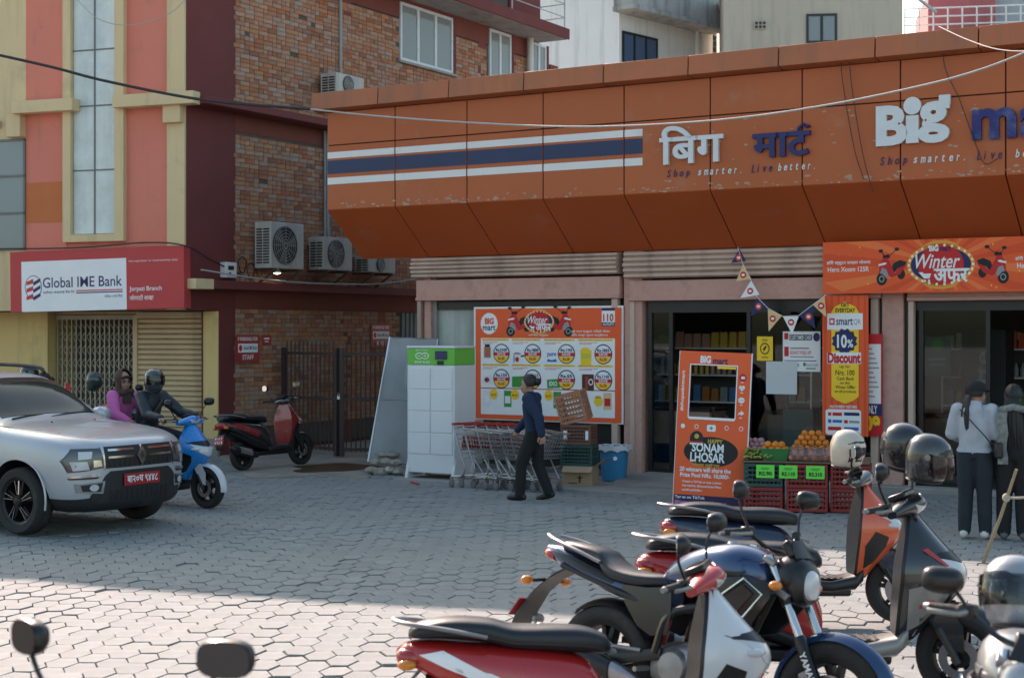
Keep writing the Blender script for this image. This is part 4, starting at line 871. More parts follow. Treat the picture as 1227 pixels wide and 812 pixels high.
# ============================================================ street props
m_steel = pm('steel', (.55, .55, .56), .3, 1, var=.05)
m_acw = pm('aircon_casing', (.52, .50, .46), .5, var=.08, streak=.35, dirtc=(.25, .2, .15))
m_blk = pm('black_plastic', (.018, .018, .02), .45, var=.15, vs=8)
m_rub = pm('rubber', (.022, .021, .02), .75, var=.2, vs=10, bump=.2, bs=150)
def ac(px0, py0, py1, label, w=.85, dep=.34):
    """on the brick side wall; px0 = pixel column of the near outer-left corner"""
    x = K.px(px0, 300, -.12)[0]; z0 = K.px(px0 + 25, py1, -.3)[1]; z1 = K.px(px0 + 25, py0, -.3)[1]; h = z1 - z0
    r = thing('air_conditioner', label, 'air conditioner', K.w(x, -.12, z0), K.a, group='outdoor units on the brick wall')
    part('casing', m_acw, lambda b: b.b2(0, w, -dep, 0, 0, h), parent=r, bevel=.012)
    rr = min(h, w) * .40; cx = w * .42
    part('fan_recess', m_blk, lambda b: b.lathe([(0, 0), (rr, 0), (rr + .015, -.012), (rr + .015, .0)], (cx, -dep - .002, h / 2), 'y', 28), parent=r)
    def fan(b):
        for k in range(3):
            a = k * 2.094
            b.sheet([[(cx + q * math.cos(a + s_), -dep - .006 - .006 * s_, h / 2 + q * math.sin(a + s_)) for s_ in (0, .35, .7)] for q in (.04, rr * .6, rr * .95)], .002)
        b.lathe([(0, -.016), (.05, -.014), (.055, -.004)], (cx, -dep - .002, h / 2), 'y', 14)
    part('fan', pm('fan_grey', (.12, .12, .12), .5), fan, parent=r)
    def gr(b):
        for q in range(1, 7):
            R_ = rr * q / 6; b.tube([(cx + R_ * math.cos(a), -dep - .022, h / 2 + R_ * math.sin(a)) for a in [2 * math.pi * k / 28 for k in range(29)]], .0035, 4, False)
        for k in range(12):
            a = 2 * math.pi * k / 12; b.tube([(cx + .04 * math.cos(a), -dep - .022, h / 2 + .04 * math.sin(a)), (cx + rr * math.cos(a), -dep - .022, h / 2 + rr * math.sin(a))], .003, 4, False)
    part('grille', m_acw, gr, parent=r)
    n = max(int(h / .06), 4)
    for k in range(n): part('louvre', m_blk, lambda b: (b.box((-.006, -dep * .72, h * (.12 + .78 * k / n)), (.01, dep * .34, h * .4 / n)), b.box((-.006, -dep * .30, h * (.12 + .78 * k / n)), (.01, dep * .34, h * .4 / n))), parent=r)
    for u in (.1, w - .15): part('bracket', pm('rusty_steel', (.10, .06, .045), .8), lambda b: (b.b2(u, u + .04, -dep - .02, .12, -.04, -.002), b.bar((u + .02, -dep, -.03), (u + .02, .1, -.3), .03, .03)), parent=r)
    return r
ac(305, 267, 322, 'large outdoor air conditioner nearest the maroon corner above the ledge', .9, .36)
ac(370, 285, 324, 'middle outdoor air conditioner of the row above the ledge', .85, .34)
ac(425, 308, 327, 'rightmost air conditioner of the ledge row, half hidden under the canopy', .85, .34)
ac(384, 91, 115, 'air conditioner high on the brick wall at the canopy corner', .85, .36)
# flood lamp, lit
lp = K.px(332, 327, -.35); lr = thing('flood_lamp', 'small lit lamp under the largest air conditioner', 'lamp', K.w(lp[0], -.35, lp[1]), K.a)
part('shade', m_acw, lambda b: b.lathe([(.015, .07), (.04, .06), (.09, .0), (.085, .0), (.03, .055)], (0, 0, 0), 'z', 18), parent=lr)
part('bulb', pm('lit_bulb', (1, .95, .85), .5, var=0, emis=6), lambda b: b.ell((0, 0, .005), (.06, .06, .025)), parent=lr)
part('stem', m_blk, lambda b: b.tube([(0, 0, .07), (0, .02, .12), (0, .33, .14)], .012), parent=lr)
mx = K.px(264, 324, -.02); r = thing('meter_box', 'small white meter box on the maroon corner', 'box', K.w(mx[0], 0, mx[1] - .12), K.a)
part('case', m_wht, lambda b: b.b2(0, .28, -.14, -.012, 0, .26), parent=r, bevel=.01); part('dial', m_blk, lambda b: (b.b2(.06, .2, -.148, -.141, .13, .2), b.b2(.08, .13, -.148, -.141, .05, .09)), parent=r)
# gate in the alley
m_gt = pm('gate_steel', (.045, .028, .025), .6, var=.2, dirt=.3, dirtc=(.14, .07, .04))
def gate(name, label, A, Bp, n, h=1.82):
    d = Bp - A; L = d.length; r = thing(name, label, 'gate', A, math.atan2(d.y, d.x), group='gate leaves in the alley')
    part('frame', m_gt, lambda b: (b.b2(0, .07, -.035, .035, .03, h), b.b2(L - .07, L, -.035, .035, .03, h), b.b2(.07, L - .07, -.025, .025, .12, .17), b.b2(.07, L - .07, -.025, .025, h * .52, h * .52 + .05), b.b2(.07, L - .07, -.025, .025, h - .12, h - .07)), parent=r)
    for k in range(n):
        x = .07 + (L - .14) * (k + .5) / n
        part('bar', m_gt, lambda b: (b.cyl((x, 0, .1), (x, 0, h + .06), .012, n=6), b.cyl((x, 0, h + .06), (x, 0, h + .14), .017, .001, n=6)), parent=r)
A = gp(339, 543); Bp = gp(405, 550); Cp = gp(492, 551)
A.z = Bp.z = Cp.z = .02
gate('gate_leaf', 'left leaf of the dark barred gate, behind the parked red scooter', A, Bp, 12)
gate('gate_leaf', 'right leaf of the dark barred gate, beside the leaning banner', Bp + Vector((.03, 0, 0)), Cp, 13)
r = thing('padlock', 'small padlock on the dark barred gate', 'padlock', Bp + Vector((.015, -.05, 1.0))); part('body', m_steel, lambda b: b.box((0, 0, 0), (.05, .025, .06)), parent=r, bevel=.004); part('shackle', m_steel, lambda b: b.tube([(-.016, 0, .03), (-.016, 0, .06), (0, 0, .075), (.016, 0, .06), (.016, 0, .03)], .005, 6), parent=r)
# battery swap locker
L0 = G(488, 575); LF = Frame(L0.x, L0.y, -31.1); lw_, ld_, lh_ = .80, .54, 1.88
lk = thing('battery_locker', 'white battery swap locker with a green top panel and screen', 'locker', (L0.x, L0.y, GZ), LF.a)
m_lw = pm('locker_white', (.72, .73, .74), .4, var=.04, vs=2, dirt=.12, dirtc=(.45, .43, .40)); m_lg = pm('locker_green', (.14, .50, .055), .4, var=.04)
part('cabinet', m_lw, lambda b: b.b2(0, lw_, 0, ld_, .09, lh_ - .27), parent=lk, bevel=.01)
part('top_panel', m_lg, lambda b: b.b2(0, lw_, 0, ld_, lh_ - .268, lh_ - .035), parent=lk, bevel=.01)
part('cap', m_lw, lambda b: b.b2(-.01, lw_ + .01, -.01, ld_ + .01, lh_ - .033, lh_), parent=lk, bevel=.01)
for sx in (0, lw_ - .02):
    part('foot', m_lw, lambda b: b.prism([(-.03, 0), (-.03, .04), (.04, .30), (.10, .09), (ld_ - .1, .09), (ld_ - .04, .3), (ld_ + .03, .04), (ld_ + .03, 0), (ld_ - .1, 0), (ld_ - .12, .05), (.12, .05), (.1, 0)], lambda u, v, h: (h, u - .012, v), sx - .012, sx + .032), parent=lk)
for rr_ in range(4):
    for cc in range(2):
        z0 = .36 + rr_ * .305; x0 = .035 + cc * .375
        dd = part('locker_door', m_lw, lambda b: b.b2(x0, x0 + .36, -.012, -.001, z0, z0 + .29), parent=lk, bevel=.004)
bd = Board(lk, 0, lh_ - .268, lw_, lh_ - .035, (0, 0, 240, 100), y=-.001)
for cx in (62, 92):
    bd.poly([(cx + 20 * math.cos(R(a)), 45 - 20 * math.sin(R(a))) for a in range(0, 360, 15)], P_wh, 1); bd.disc(cx, 45, 15, 15, m_lg, 2); bd.rect(cx - 6, 43, cx + 6, 47, P_wh, 3)
bd.rect(90, 39, 94, 51, P_wh, 3); bd.text('SWAP & GO', 38, 76, 118, 90, P_wh, 2, .02); bd.text('BATTERY', 45, 6, 110, 16, P_wh, 2)
bd.done()
part('screen', pm('dark_screen', (.01, .03, .11), .15, var=0), lambda b: b.b2(.48, .68, -.012, -.002, lh_ - .19, lh_ - .07), parent=lk, bevel=.004)
part('reader', m_blk, lambda b: (b.b2(.52, .62, -.02, -.002, lh_ - .262, lh_ - .205)), parent=lk, bevel=.006)
# leaning banner stand on a heap of stones
ls = thing('leaning_banner', 'faded grey banner stand leaning beside the white locker', 'banner')
q0, q1, q2, q3 = at(441, 553, 22.6), at(467, 404, 23.1), at(524, 406, 23.4), at(512, 556, 22.9)
ls.location = q0; M3 = [p - q0 for p in (q0, q1, q2, q3)]
m_fad = pm('faded_print', (.33, .36, .38), .5, var=.2, vs=1.5, dirt=.35, dirtc=(.5, .52, .53), ds=2)
def lean(b):
    rows = []
    for i in range(13):
        a = M3[0].lerp(M3[1], i / 12); c = M3[3].lerp(M3[2], i / 12); rows.append([a.lerp(c, j / 10) + Vector((0, .012 * math.sin(j * 1.3 + i), 0)) for j in range(11)])
    b.sheet(rows, .004)
part('sheet', m_fad, lean, parent=ls)
part('frame', m_steel, lambda b: (b.tube(M3 + [M3[0]], .016, 8), b.tube([M3[0].lerp(M3[1], .5), M3[3].lerp(M3[2], .5)], .012, 8)), parent=ls)
mb = MB(); a_, b_, c_ = M3[1].lerp(M3[0], .16), M3[2].lerp(M3[3], .16), M3[0]
V, Fc, _ = text_geo('NON ENERGY', .01)
mb.add([M3[1].lerp(M3[0], .42 - .22 * v).lerp(M3[2].lerp(M3[3], .42 - .22 * v), .42 + .5 * u) + Vector((0, -.03, 0)) for u, v in V], Fc); mb.build('lettering', flat('faded_white', (190, 196, 200)), ls, smooth=0)
r = thing('post', 'slim pale post standing behind the white locker', 'post', G(503, 560) + Vector((0, .3, 0))); part('shaft', m_pale, lambda b: b.b2(-.04, .04, -.04, .04, 0, 2.2), parent=r, bevel=.008); part('cap', m_slab, lambda b: b.b2(-.05, .05, -.05, .05, 2.201, 2.23), parent=r)
m_stn = pm('stone', (.36, .33, .28), .9, var=.25, vs=6, bump=.6, bs=30, island=.25)
k = 0
for (px, py, s_) in ((446, 568, .13), (456, 570, .15), (467, 568, .13), (478, 571, .14), (450, 558, .13), (462, 559, .14), (474, 560, .13), (447, 549, .11), (459, 551, .12), (470, 551, .12), (488, 578, .08)):
    p = gp(px, 571 + (py - 571) * .1); z = max(0, (570 - py)) / F * p.y; mb = MB()
    mb.ell((0, 0, 0), (s_ * .95, s_ * .8, s_ * .42), 9, 6); mb.v = [(x * (1 + rnd.uniform(-.18, .18)), y * (1 + rnd.uniform(-.18, .18)), max(zz * (1 + rnd.uniform(-.2, .2)), -s_ * .3)) for x, y, zz in mb.v]
    o = mb.build('stone', m_stn, smooth=25); o.location = (p.x, p.y, GZ + z + s_ * .3); o.rotation_euler = (0, 0, rnd.uniform(0, 6)); tag(o, 'rough stone in the heap under the leaning banner', 'stone', 'stones heaped under the leaning banner')
# kerb strip under locker, concrete apron by the gate, ramp at the door
mb = MB(); mb.b2(-.35, 4.0, -.16, .9, -.02, GZ + .012); o = mb.build('locker_apron', m_conc, bevel=.02); o.location = LF.w(.2, 0, 0); o.rotation_euler = (0, 0, LF.a); tag(o, kind='structure')
P4 = [gp(262, 549), gp(300, 575), gp(385, 572), gp(440, 575), gp(470, 556), gp(500, 548), gp(500, 520), gp(350, 520)]
mb = MB(); mb.prism([(p.x, p.y) for p in P4], lambda u, v, h: (u, v, h), -.02, GZ + .008); o = mb.build('alley_paving', pm('dusty_concrete', (.30, .27, .225), .92, var=.25, vs=1.5, bump=.5, bs=40, dirt=.6, dirtc=(.14, .10, .065), ds=.8)); tag(o, kind='structure')
def ramp(b):
    P = [gp(752, 574), gp(812, 575), gp(825, 590), gp(716, 592)]; z = [.1, .1, GZ, GZ]
    b.add([(p.x, p.y, zz) for p, zz in zip(P, z)] + [(p.x, p.y, -.02) for p in P], [(0, 1, 2, 3), (7, 6, 5, 4), (0, 4, 5, 1), (1, 5, 6, 2), (2, 6, 7, 3), (3, 7, 4, 0)])
mb = MB(); ramp(mb); o = mb.build('ramp', m_conc); tag(o, kind='structure')
# shopping trolleys
m_chr = pm('trolley_chrome', (.42, .43, .43), .35, .9, var=.15, vs=8)
m_red = pm('red_plastic', (.38, .028, .025), .4, var=.12, vs=6)
m_whl = pm('grey_castor', (.13, .13, .13), .6)
def trolley():
    r = thing('shopping_trolley', 'x', 'trolley'); fr = lambda x, y, z: (x, y, z)
    A0 = [(-.10, .25, .90), (-.02, .22, .42)]; # back top / bottom half-widths
    def wires(b):
        def rect(f):   # f: 0 bottom .. 1 top
            xb = -.02 + (-.12 + .02) * f; xf = .52 + (.70 - .52) * f; wb = .19 + .07 * f; wf = .15 + .05 * f; z = .42 + .44 * f; zf = .47 + .34 * f
            return [(xb, wb, z), (xf, wf, zf), (xf, -wf, zf), (xb, -wb, z)]
        for f in (0, .16, .32, .48, .64, .8, 1): q = rect(f); b.tube(q + [q[0]], .008 if f == 1 else .004, 5, False)
        for i in range(4):
            for t in range(13 if i % 2 == 0 else 8):
                u = t / (12 if i % 2 == 0 else 7); p = lambda f: Vector(rect(f)[i]).lerp(Vector(rect(f)[(i + 1) % 4]), u)
                b.tube([p(0), p(1)], .0032, 4, False)
        q = rect(0)
        for t in range(1, 10): b.tube([Vector(q[0]).lerp(Vector(q[1]), t / 10), Vector(q[3]).lerp(Vector(q[2]), t / 10)], .0032, 4, False)
    part('basket', m_chr, wires, parent=r)
    for s_ in (-1, 1):
        part('side_frame', m_chr, lambda b: b.tube(cr([(-.12, .26 * s_, .86), (-.04, .25 * s_, .60), (.10, .235 * s_, .30), (.02, .235 * s_, .17), (-.20, .235 * s_, .15)], 4) + [(-.205, .235 * s_, .12)], .013, 7), parent=r)
        part('lower_rail', m_chr, lambda b: b.tube([(-.20, .235 * s_, .16), (.30, .20 * s_, .20), (.52, .17 * s_, .17)], .011, 7), parent=r)
        part('front_leg', m_chr, lambda b: b.tube([(.52, .16 * s_, .17), (.40, .18 * s_, .30), (.28, .2 * s_, .43)], .011, 7), parent=r)
        for (x, y) in ((-.2, .235 * s_), (.52, .17 * s_)):
            w = part('castor', m_whl, lambda b: b.lathe([(.012, -.014), (.05, -.016), (.062, -.008), (.062, .008), (.05, .016), (.012, .014)], (x - .015, y, .062), 'y', 14, cap=True), parent=r)
            part('fork', m_chr, lambda b: b.b2(x - .025, x + .0, y - .024, y + .024, .125, .15), parent=w)
    part('lower_shelf', m_chr, lambda b: [b.tube([(-.1, y, .175), (.50, y * .8, .19)], .004, 4) for y in (-.15, -.09, -.03, .03, .09, .15)], parent=r)
    part('handle', m_red, lambda b: b.tube([(-.155, -.27, .91), (-.155, .27, .91)], .018, 10), parent=r)
    for s_ in (-1, 1): part('handle_arm', m_chr, lambda b: b.tube([(-.155, s_ * .255, .91), (-.12, s_ * .26, .86), (-.1, s_ * .255, .8)], .012, 6), parent=r)
    part('child_seat', m_red, lambda b: b.box((-.045, 0, .64), (.012, .34, .22), (0, R(12), 0)), parent=r, bevel=.004)
    return r
tb = G(562, 586)
labs = ['leftmost shopping trolley of the nested row beside the locker', 'second shopping trolley from the locker in the nested row', 'third shopping trolley from the locker in the nested row', 'shopping trolley just left of the walking woman', 'shopping trolley hidden behind the walking woman', 'shopping trolley right of the walking woman, beside the crates']
tp = trolley(); toff = [0, .17, .34, .52, .68, .83]
for i in range(6):
    t = tp if i == 0 else copy_tree(tp)
    q = LF.w(0, 0, 0); base = Vector((tb.x, tb.y, GZ)) + S.x * (toff[i] + .02) + S.y * (.06 + rnd.uniform(-.05, .05))
    t.location = base; t.rotation_euler = (0, 0, S.a + R(-14 + rnd.uniform(-3, 3))); t.scale = (.86, .92, .93); t['label'] = labs[i]; t['group'] = 'nested shopping trolleys'
# crates, carton and bin
def crate(name, label, mat, loc, rz, w=.46, d=.34, h=.29, tilt=None, group=None, open_=True, rows=4):
    r = thing(name, label, 'crate', loc, rz, group)
    if tilt: r.rotation_euler = tilt
    t = .014
    def fr(b):
        for sx in (-1, 1):
            for sy in (-1, 1): b.box((sx * (w / 2 - .012), sy * (d / 2 - .012), h / 2), (.03, .03, h))
        for z in (.02, h - .02):
            b.box((0, -d / 2 + t / 2, z), (w - .04, t + .008, .04)); b.box((0, d / 2 - t / 2, z), (w - .04, t + .008, .04)); b.box((-w / 2 + t / 2, 0, z), (t + .008, d - .04, .04)); b.box((w / 2 - t / 2, 0, z), (t + .008, d - .04, .04))
    part('frame', mat, fr, parent=r, bevel=.004)
    def sl(b):
        for k in range(1, rows + 1):
            z = .02 + (h - .04) * k / (rows + 1); b.box((0, -d / 2 + t / 2, z), (w - .05, t, .022)); b.box((0, d / 2 - t / 2, z), (w - .05, t, .022)); b.box((-w / 2 + t / 2, 0, z), (t, d - .05, .022)); b.box((w / 2 - t / 2, 0, z), (t, d - .05, .022))
        for k in range(1, 9):
            x = -w / 2 + w * k / 9
            for sy in (-1, 1): b.box((x, sy * (d / 2 - t / 2), h / 2), (.012, t * .7, h - .06))
        for k in range(1, 6):
            y = -d / 2 + d * k / 6
            for sx in (-1, 1): b.box((sx * (w / 2 - t / 2), y, h / 2), (t * .7, .012, h - .06))
    part('lattice', mat, sl, parent=r)
    part('base', mat, lambda b: b.box((0, 0, .008), (w - .03, d - .03, .012)), parent=r)
    return r
m_cgn = pm('crate_green', (.028, .075, .062), .5, var=.15, vs=5); m_cbr = pm('crate_brown', (.17, .075, .05), .55, var=.2, vs=5, dirt=.3); m_cor = pm('crate_faded_orange', (.42, .19, .11), .6, var=.2, vs=5, dirt=.4, dirtc=(.4, .3, .22)); m_crd = pm('crate_red', (.26, .020, .018), .45, var=.15, vs=5)
cb = G(696, 585); CF = Frame(cb.x, cb.y + .16, -31.1 + 12)
ct = thing('cardboard_box', 'open cardboard carton at the bottom of the crate stack', 'box', (CF.o.x, CF.o.y, GZ), CF.a)
m_cd = pm('cardboard', (.40, .29, .175), .85, var=.12, vs=4, dirt=.2, dirtc=(.25, .18, .11)); 
part('box', m_cd, lambda b: (b.b2(-.21, .21, -.16, -.155, 0, .27), b.b2(-.21, .21, .155, .16, 0, .27), b.b2(-.21, -.205, -.155, .155, 0, .27), b.b2(.205, .21, -.155, .155, 0, .27), b.b2(-.205, .205, -.155, .155, 0, .01)), parent=ct)
part('flap', m_cd, lambda b: b.box((.02, -.215, .235), (.41, .13, .005), (R(35), 0, 0)), parent=ct); part('flap', m_cd, lambda b: b.box((-.31, 0, .25), (.21, .30, .005), (0, R(-12), 0)), parent=ct); part('flap', m_cd, lambda b: b.box((.30, 0, .32), (.20, .30, .005), (0, R(-35), 0)), parent=ct)
part('print', P_bk, lambda b: (b.b2(.03, .05, -.163, -.161, .05, .15), b.b2(0, .08, -.163, -.161, .11, .125), b.b2(-.12, .0, -.163, -.161, .04, .05)), parent=ct)
crate('crate', 'dark green crate in the stack beside the blue bin', m_cgn, CF.w(-.01, 0, GZ + .272), CF.a, .44, .33, .28)
c2 = crate('crate', 'brown crate between the green and the tilted crate', m_cbr, CF.w(-.02, 0, GZ + .556), CF.a, .42, .32, .27)
part('label', P_wh, lambda b: (b.b2(-.17, -.12, -.165, -.162, .07, .19), b.b2(.14, .18, -.165, -.162, .07, .19)), parent=c2)
crate('crate', 'faded orange crate tilted on top of the crate stack', m_cor, CF.w(-.05, .02, GZ + .865), CF.a, .38, .3, .40, tilt=(R(6), R(-14), CF.a))
bn = thing('rubbish_bin', 'blue plastic bin with a white liner beside the pink pillar', 'bin', G(737, 580) + Vector((0, .2, 0)))
m_bb_ = pm('bin_blue', (.035, .22, .42), .4, var=.12, vs=4, dirt=.2, dirtc=(.1, .2, .28))
part('bucket', m_bb_, lambda b: b.lathe([(0, .01), (.165, .01), (.17, .03), (.205, .46), (.22, .46), (.22, .49), (.2, .49), (.16, .05), (0, .04)], (0, 0, 0), 'z', 28), parent=bn)
def liner(b):
    rows = []
    for (q, z) in ((.19, .40), (.207, .50), (.235, .50), (.24, .43)):
        rows.append([((q + .012 * math.sin(k * 3.7 + q * 40)) * math.cos(2 * math.pi * k / 26), (q + .012 * math.cos(k * 2.3)) * math.sin(2 * math.pi * k / 26), z + .018 * math.sin(k * 2.1 + z * 30) * (1 if z < .45 else .4)) for k in range(27)])
    b.sheet(rows, .003)
part('liner', pm('white_liner', (.62, .64, .66), .4), liner, parent=bn)
part('sticker', P_wh, lambda b: b.lathe([(0, -.212), (.03, -.21)], (0, 0, .33), 'y', 12), parent=bn)
# ------------------------------------------------------------ fruit stand
fs = G(893, 614); f1 = G(992, 617); FD = Frame(fs.x, fs.y + .02, -14)
wS = FD.px(992, 616)[0]; cw = wS / 2
m_tray = pm('tray_green', (.03, .20, .05), .45, var=.1)
zc = GZ
crate('crate', 'lower red fruit crate beside the photo frame board', m_crd, FD.w(cw * .5 - .03, .2, GZ), FD.a, cw - .03, .38, .27, group='fruit stand crates', rows=3)
crate('crate', 'dark green fruit crate under the green bananas', m_cgn, FD.w(cw * .5 - .03, .2, GZ + .275), FD.a, cw - .03, .38, .27, group='fruit stand crates', rows=3)
crate('crate', 'lower red fruit crate under the second price card', m_crd, FD.w(cw * 1.5, .18, GZ), FD.a, cw - .01, .40, .27, group='fruit stand crates', rows=3)
crate('crate', 'upper red fruit crate under the bagged apples', m_crd, FD.w(cw * 1.5, .18, GZ + .275), FD.a, cw - .01, .40, .27, group='fruit stand crates', rows=3)
crate('crate', 'red fruit crate behind the hanging beige helmet', m_crd, FD.w(cw * 2.5 + .02, .24, GZ), FD.a, cw - .02, .40, .27, group='fruit stand crates', rows=3)
crate('crate', 'upper red crate behind the hanging beige helmet', m_crd, FD.w(cw * 2.5 + .02, .24, GZ + .275), FD.a, cw - .02, .40, .27, group='fruit stand crates', rows=3)
zt_ = GZ + .555
# board carrying the fruit
o = MB(); o.b2(-.04, cw * 3, .0, .95, zt_, zt_ + .02); o = o.build('fruit_board', pm('board_wood', (.16, .11, .07), .7), bevel=.004); o.location = FD.o; o.rotation_euler = (0, 0, FD.a); tag(o, 'low board carrying the fruit on top of the crates', 'board')
for x, w_ in ((.02, 'left'), (cw * 1.5, 'middle'), (cw * 3 - .1, 'right')): mb = MB(); mb.b2(x, x + .06, .80, .88, 0, zt_ - GZ); o = mb.build('support_block', pm('board_wood', (.16, .11, .07)), smooth=0); o.location = FD.w(0, 0, .02); o.rotation_euler = (0, 0, FD.a); tag(o, w_ + ' wooden block holding up the back of the fruit board', 'block')
def fruit_me(name, mat, rx, rz, stem=True):
    mb = MB(); mb.lathe([(.001, -rz * .93), (rx * .45, -rz * .95), (rx * .86, -rz * .55), (rx, 0), (rx * .88, rz * .52), (rx * .5, rz * .90), (rx * .12, rz * .86), (.001, rz * .82)], (0, 0, 0), 'z', 12)
    return mb.mesh(name, mat, 80)
m_orn = pm('orange_peel', (.70, .225, .02), .45, var=.12, vs=20, bump=.15, bs=300, island=.2); m_app = pm('apple_skin', (.60, .20, .12), .35, var=.3, vs=25, island=.2); m_oni = pm('onion_skin', (.42, .22, .24), .4, var=.25, vs=30, island=.25); m_ban = pm('green_banana', (.30, .36, .08), .5, var=.2, vs=15, island=.2)
ome = fruit_me('orange', m_orn, .042, .038); ame = fruit_me('apple', m_app, .04, .036); nme = fruit_me('onion', m_oni, .036, .034)
def heap(name, me, label, cat, group, cx, cy, nx, ny, layers, sp, z0, jit=.006):
    for L in range(layers):
        for i in range(nx - L):
            for j in range(ny - L):
                o = bpy.data.objects.new(name, me); col.objects.link(o)
                o.location = FD.w(cx + (i - (nx - L - 1) / 2) * sp + rnd.uniform(-jit, jit), cy + (j - (ny - L - 1) / 2) * sp + rnd.uniform(-jit, jit), z0 + L * sp * .72 + rnd.uniform(-jit, jit) * .5)
                o.rotation_euler = (rnd.uniform(-.6, .6), rnd.uniform(-.6, .6), rnd.uniform(0, 6)); tag(o, label, cat, group)
ox = lambda px: FD.px(px, 540, .3)[0]
heap('orange', ome, 'orange heaped at the back of the fruit stand', 'orange', 'oranges on the fruit stand', ox(971), .62, 6, 4, 4, .08, zt_ + .14)
mb = MB(); mb.b2(ox(971) - .32, ox(971) + .32, .42, .82, zt_ + .021, zt_ + .10); o = mb.build('orange_tray', m_cgn, bevel=.01); o.location = FD.o; o.rotation_euler = (0, 0, FD.a); tag(o, 'dark raised tray under the heap of oranges', 'tray')
heap('orange', ome, 'orange in the green tray of the fruit stand', 'orange', 'oranges in the green tray', ox(929), .24, 4, 3, 2, .078, zt_ + .14)
tr = thing('fruit_tray', 'bright green plastic tray of oranges on the fruit stand', 'tray', FD.w(ox(930), .24, zt_ + .022), FD.a)
part('tray', m_tray, lambda b: b.loft([[(x * s_, y * s_, z) for x, y in ((-.16, -.15), (.16, -.15), (.16, .15), (-.16, .15))] for s_, z in ((.86, 0), (1.0, .13), (1.06, .13), (1.06, .14), (.97, .14), (.82, .015))]), parent=tr)
for bi, bx_ in enumerate((ox(958), ox(976), ox(990))):
    heap('apple', ame, 'apple in a clear bag at the front of the fruit stand', 'apple', 'bagged apples on the fruit stand', bx_, .14, 3, 3, 2, .074, zt_ + .06)
    bg = thing('apple_bag', ('left', 'middle', 'right')[bi] + ' clear bag of apples along the front of the fruit stand', 'bag', FD.w(bx_, .14, zt_ + .022), FD.a, group='clear bags of apples')
    part('bag', glass('clear_film', (.93, .9, .9), .8, .12, (.7, .6, .58), .2), lambda b: b.loft([sup((0, 0, z), w_, w_, 18, 3.2, axis='z') for z, w_ in ((.0, .2), (.03, .245), (.1, .245), (.15, .19), (.17, .05))]), parent=bg)
heap('onion', nme, 'pinkish onion heaped at the left back of the fruit stand', 'onion', 'onions on the fruit stand', ox(903), .5, 5, 4, 3, .066, zt_ + .13)
mb = MB(); mb.b2(ox(903) - .24, ox(903) + .24, .32, .68, zt_ + .021, zt_ + .10); o = mb.build('onion_tray', m_cgn, bevel=.01); o.location = FD.o; o.rotation_euler = (0, 0, FD.a); tag(o, 'dark raised tray under the onions', 'tray')
mb = MB(); mb.tube([(.09 * math.sin(a) , 0, .09 * (1 - math.cos(a))) for a in [-.9 + 1.8 * k / 7 for k in range(8)]], [.006, .014, .018, .019, .019, .018, .013, .005], 7); bme_ = mb.mesh('banana', m_ban, 60)
for k in range(26):
    o = bpy.data.objects.new('banana', bme_); col.objects.link(o); o.location = FD.w(ox(892) + .02 + (k % 9) * .037, .13 + (k // 9) * .05, zt_ + .05 + (k // 9) * .035 + rnd.uniform(0, .015)); o.rotation_euler = (R(70) + rnd.uniform(-.3, .3), rnd.uniform(-.3, .3), FD.a + R(90) + rnd.uniform(-.4, .4)); tag(o, 'small green banana at the front left of the fruit stand', 'banana', 'green bananas on the fruit stand')
P_tg = flat('price_card_green', (110, 225, 70))
for (px, t, lab) in ((917, 'RS.90', 'left green price card, half behind the second'), (944.5, 'RS.110', 'middle green price card, reading RS.110'), (977, 'RS.310', 'right-hand green price card, reading RS.310')):
    x = FD.px(px, 560, -.03)[0]; r = thing('price_card', lab, 'price card', FD.w(x, -.035, GZ + .38), FD.a)
    part('card', P_tg, lambda b: b.box((0, 0, .08), (.21, .003, .15), (R(-6), 0, 0)), parent=r)
    q = Board(r, -.1, .01, .1, .15, (0, 0, 100, 70), y=-.012); q.text(t, 15, 35, 88, 58, P_bk, 1, .02); q.rect(25, 12, 75, 16, P_gn, 1); q.rect(30, 20, 70, 23, P_gn, 1); q.done()
# ------------------------------------------------------------ shop interior
def rack(label, x, y, rz, w=1.6, h=1.9, n=5):
    r = thing('shelf_rack', label, 'shelf', S.w(x, y, .09), S.a + R(rz), group='goods racks inside the shop')
    part('back', m_int, lambda b: b.b2(0, w, .36, .38, 0, h), parent=r); part('upright', m_steel, lambda b: b.b2(-.03, 0, 0, .38, 0, h), parent=r); part('upright', m_steel, lambda b: b.b2(w, w + .03, 0, .38, 0, h), parent=r)
    for k in range(n): part('shelf', m_wht, lambda b: b.b2(0, w, 0, .36, .1 + k * (h - .25) / (n - 1), .125 + k * (h - .25) / (n - 1)), parent=r)
    return r
GC = [(.5, .1, .05), (.6, .42, .08), (.10, .22, .45), (.55, .52, .45), (.12, .32, .12), (.45, .18, .05), (.30, .30, .32), (.5, .3, .25), (.08, .08, .1)]
gm = [pm('goods_%s' % n_, c, .35, var=.15, vs=20) for n_, c in zip(('red', 'amber', 'blue', 'cream', 'green', 'rust', 'grey', 'rose', 'dark'), GC)]
bot = MB(); bot.lathe([(0, 0), (.035, 0), (.037, .01), (.037, .13), (.015, .18), (.015, .22), (0, .22)], (0, 0, 0), 'z', 8); pkt = MB(); pkt.box((0, 0, .1), (.12, .07, .2), taper=(.92, .6))
bmes = [bot.mesh('bottle', m_, 40) for m_ in gm]; pmes = [pkt.mesh('packet', m_, 0) for m_ in gm]
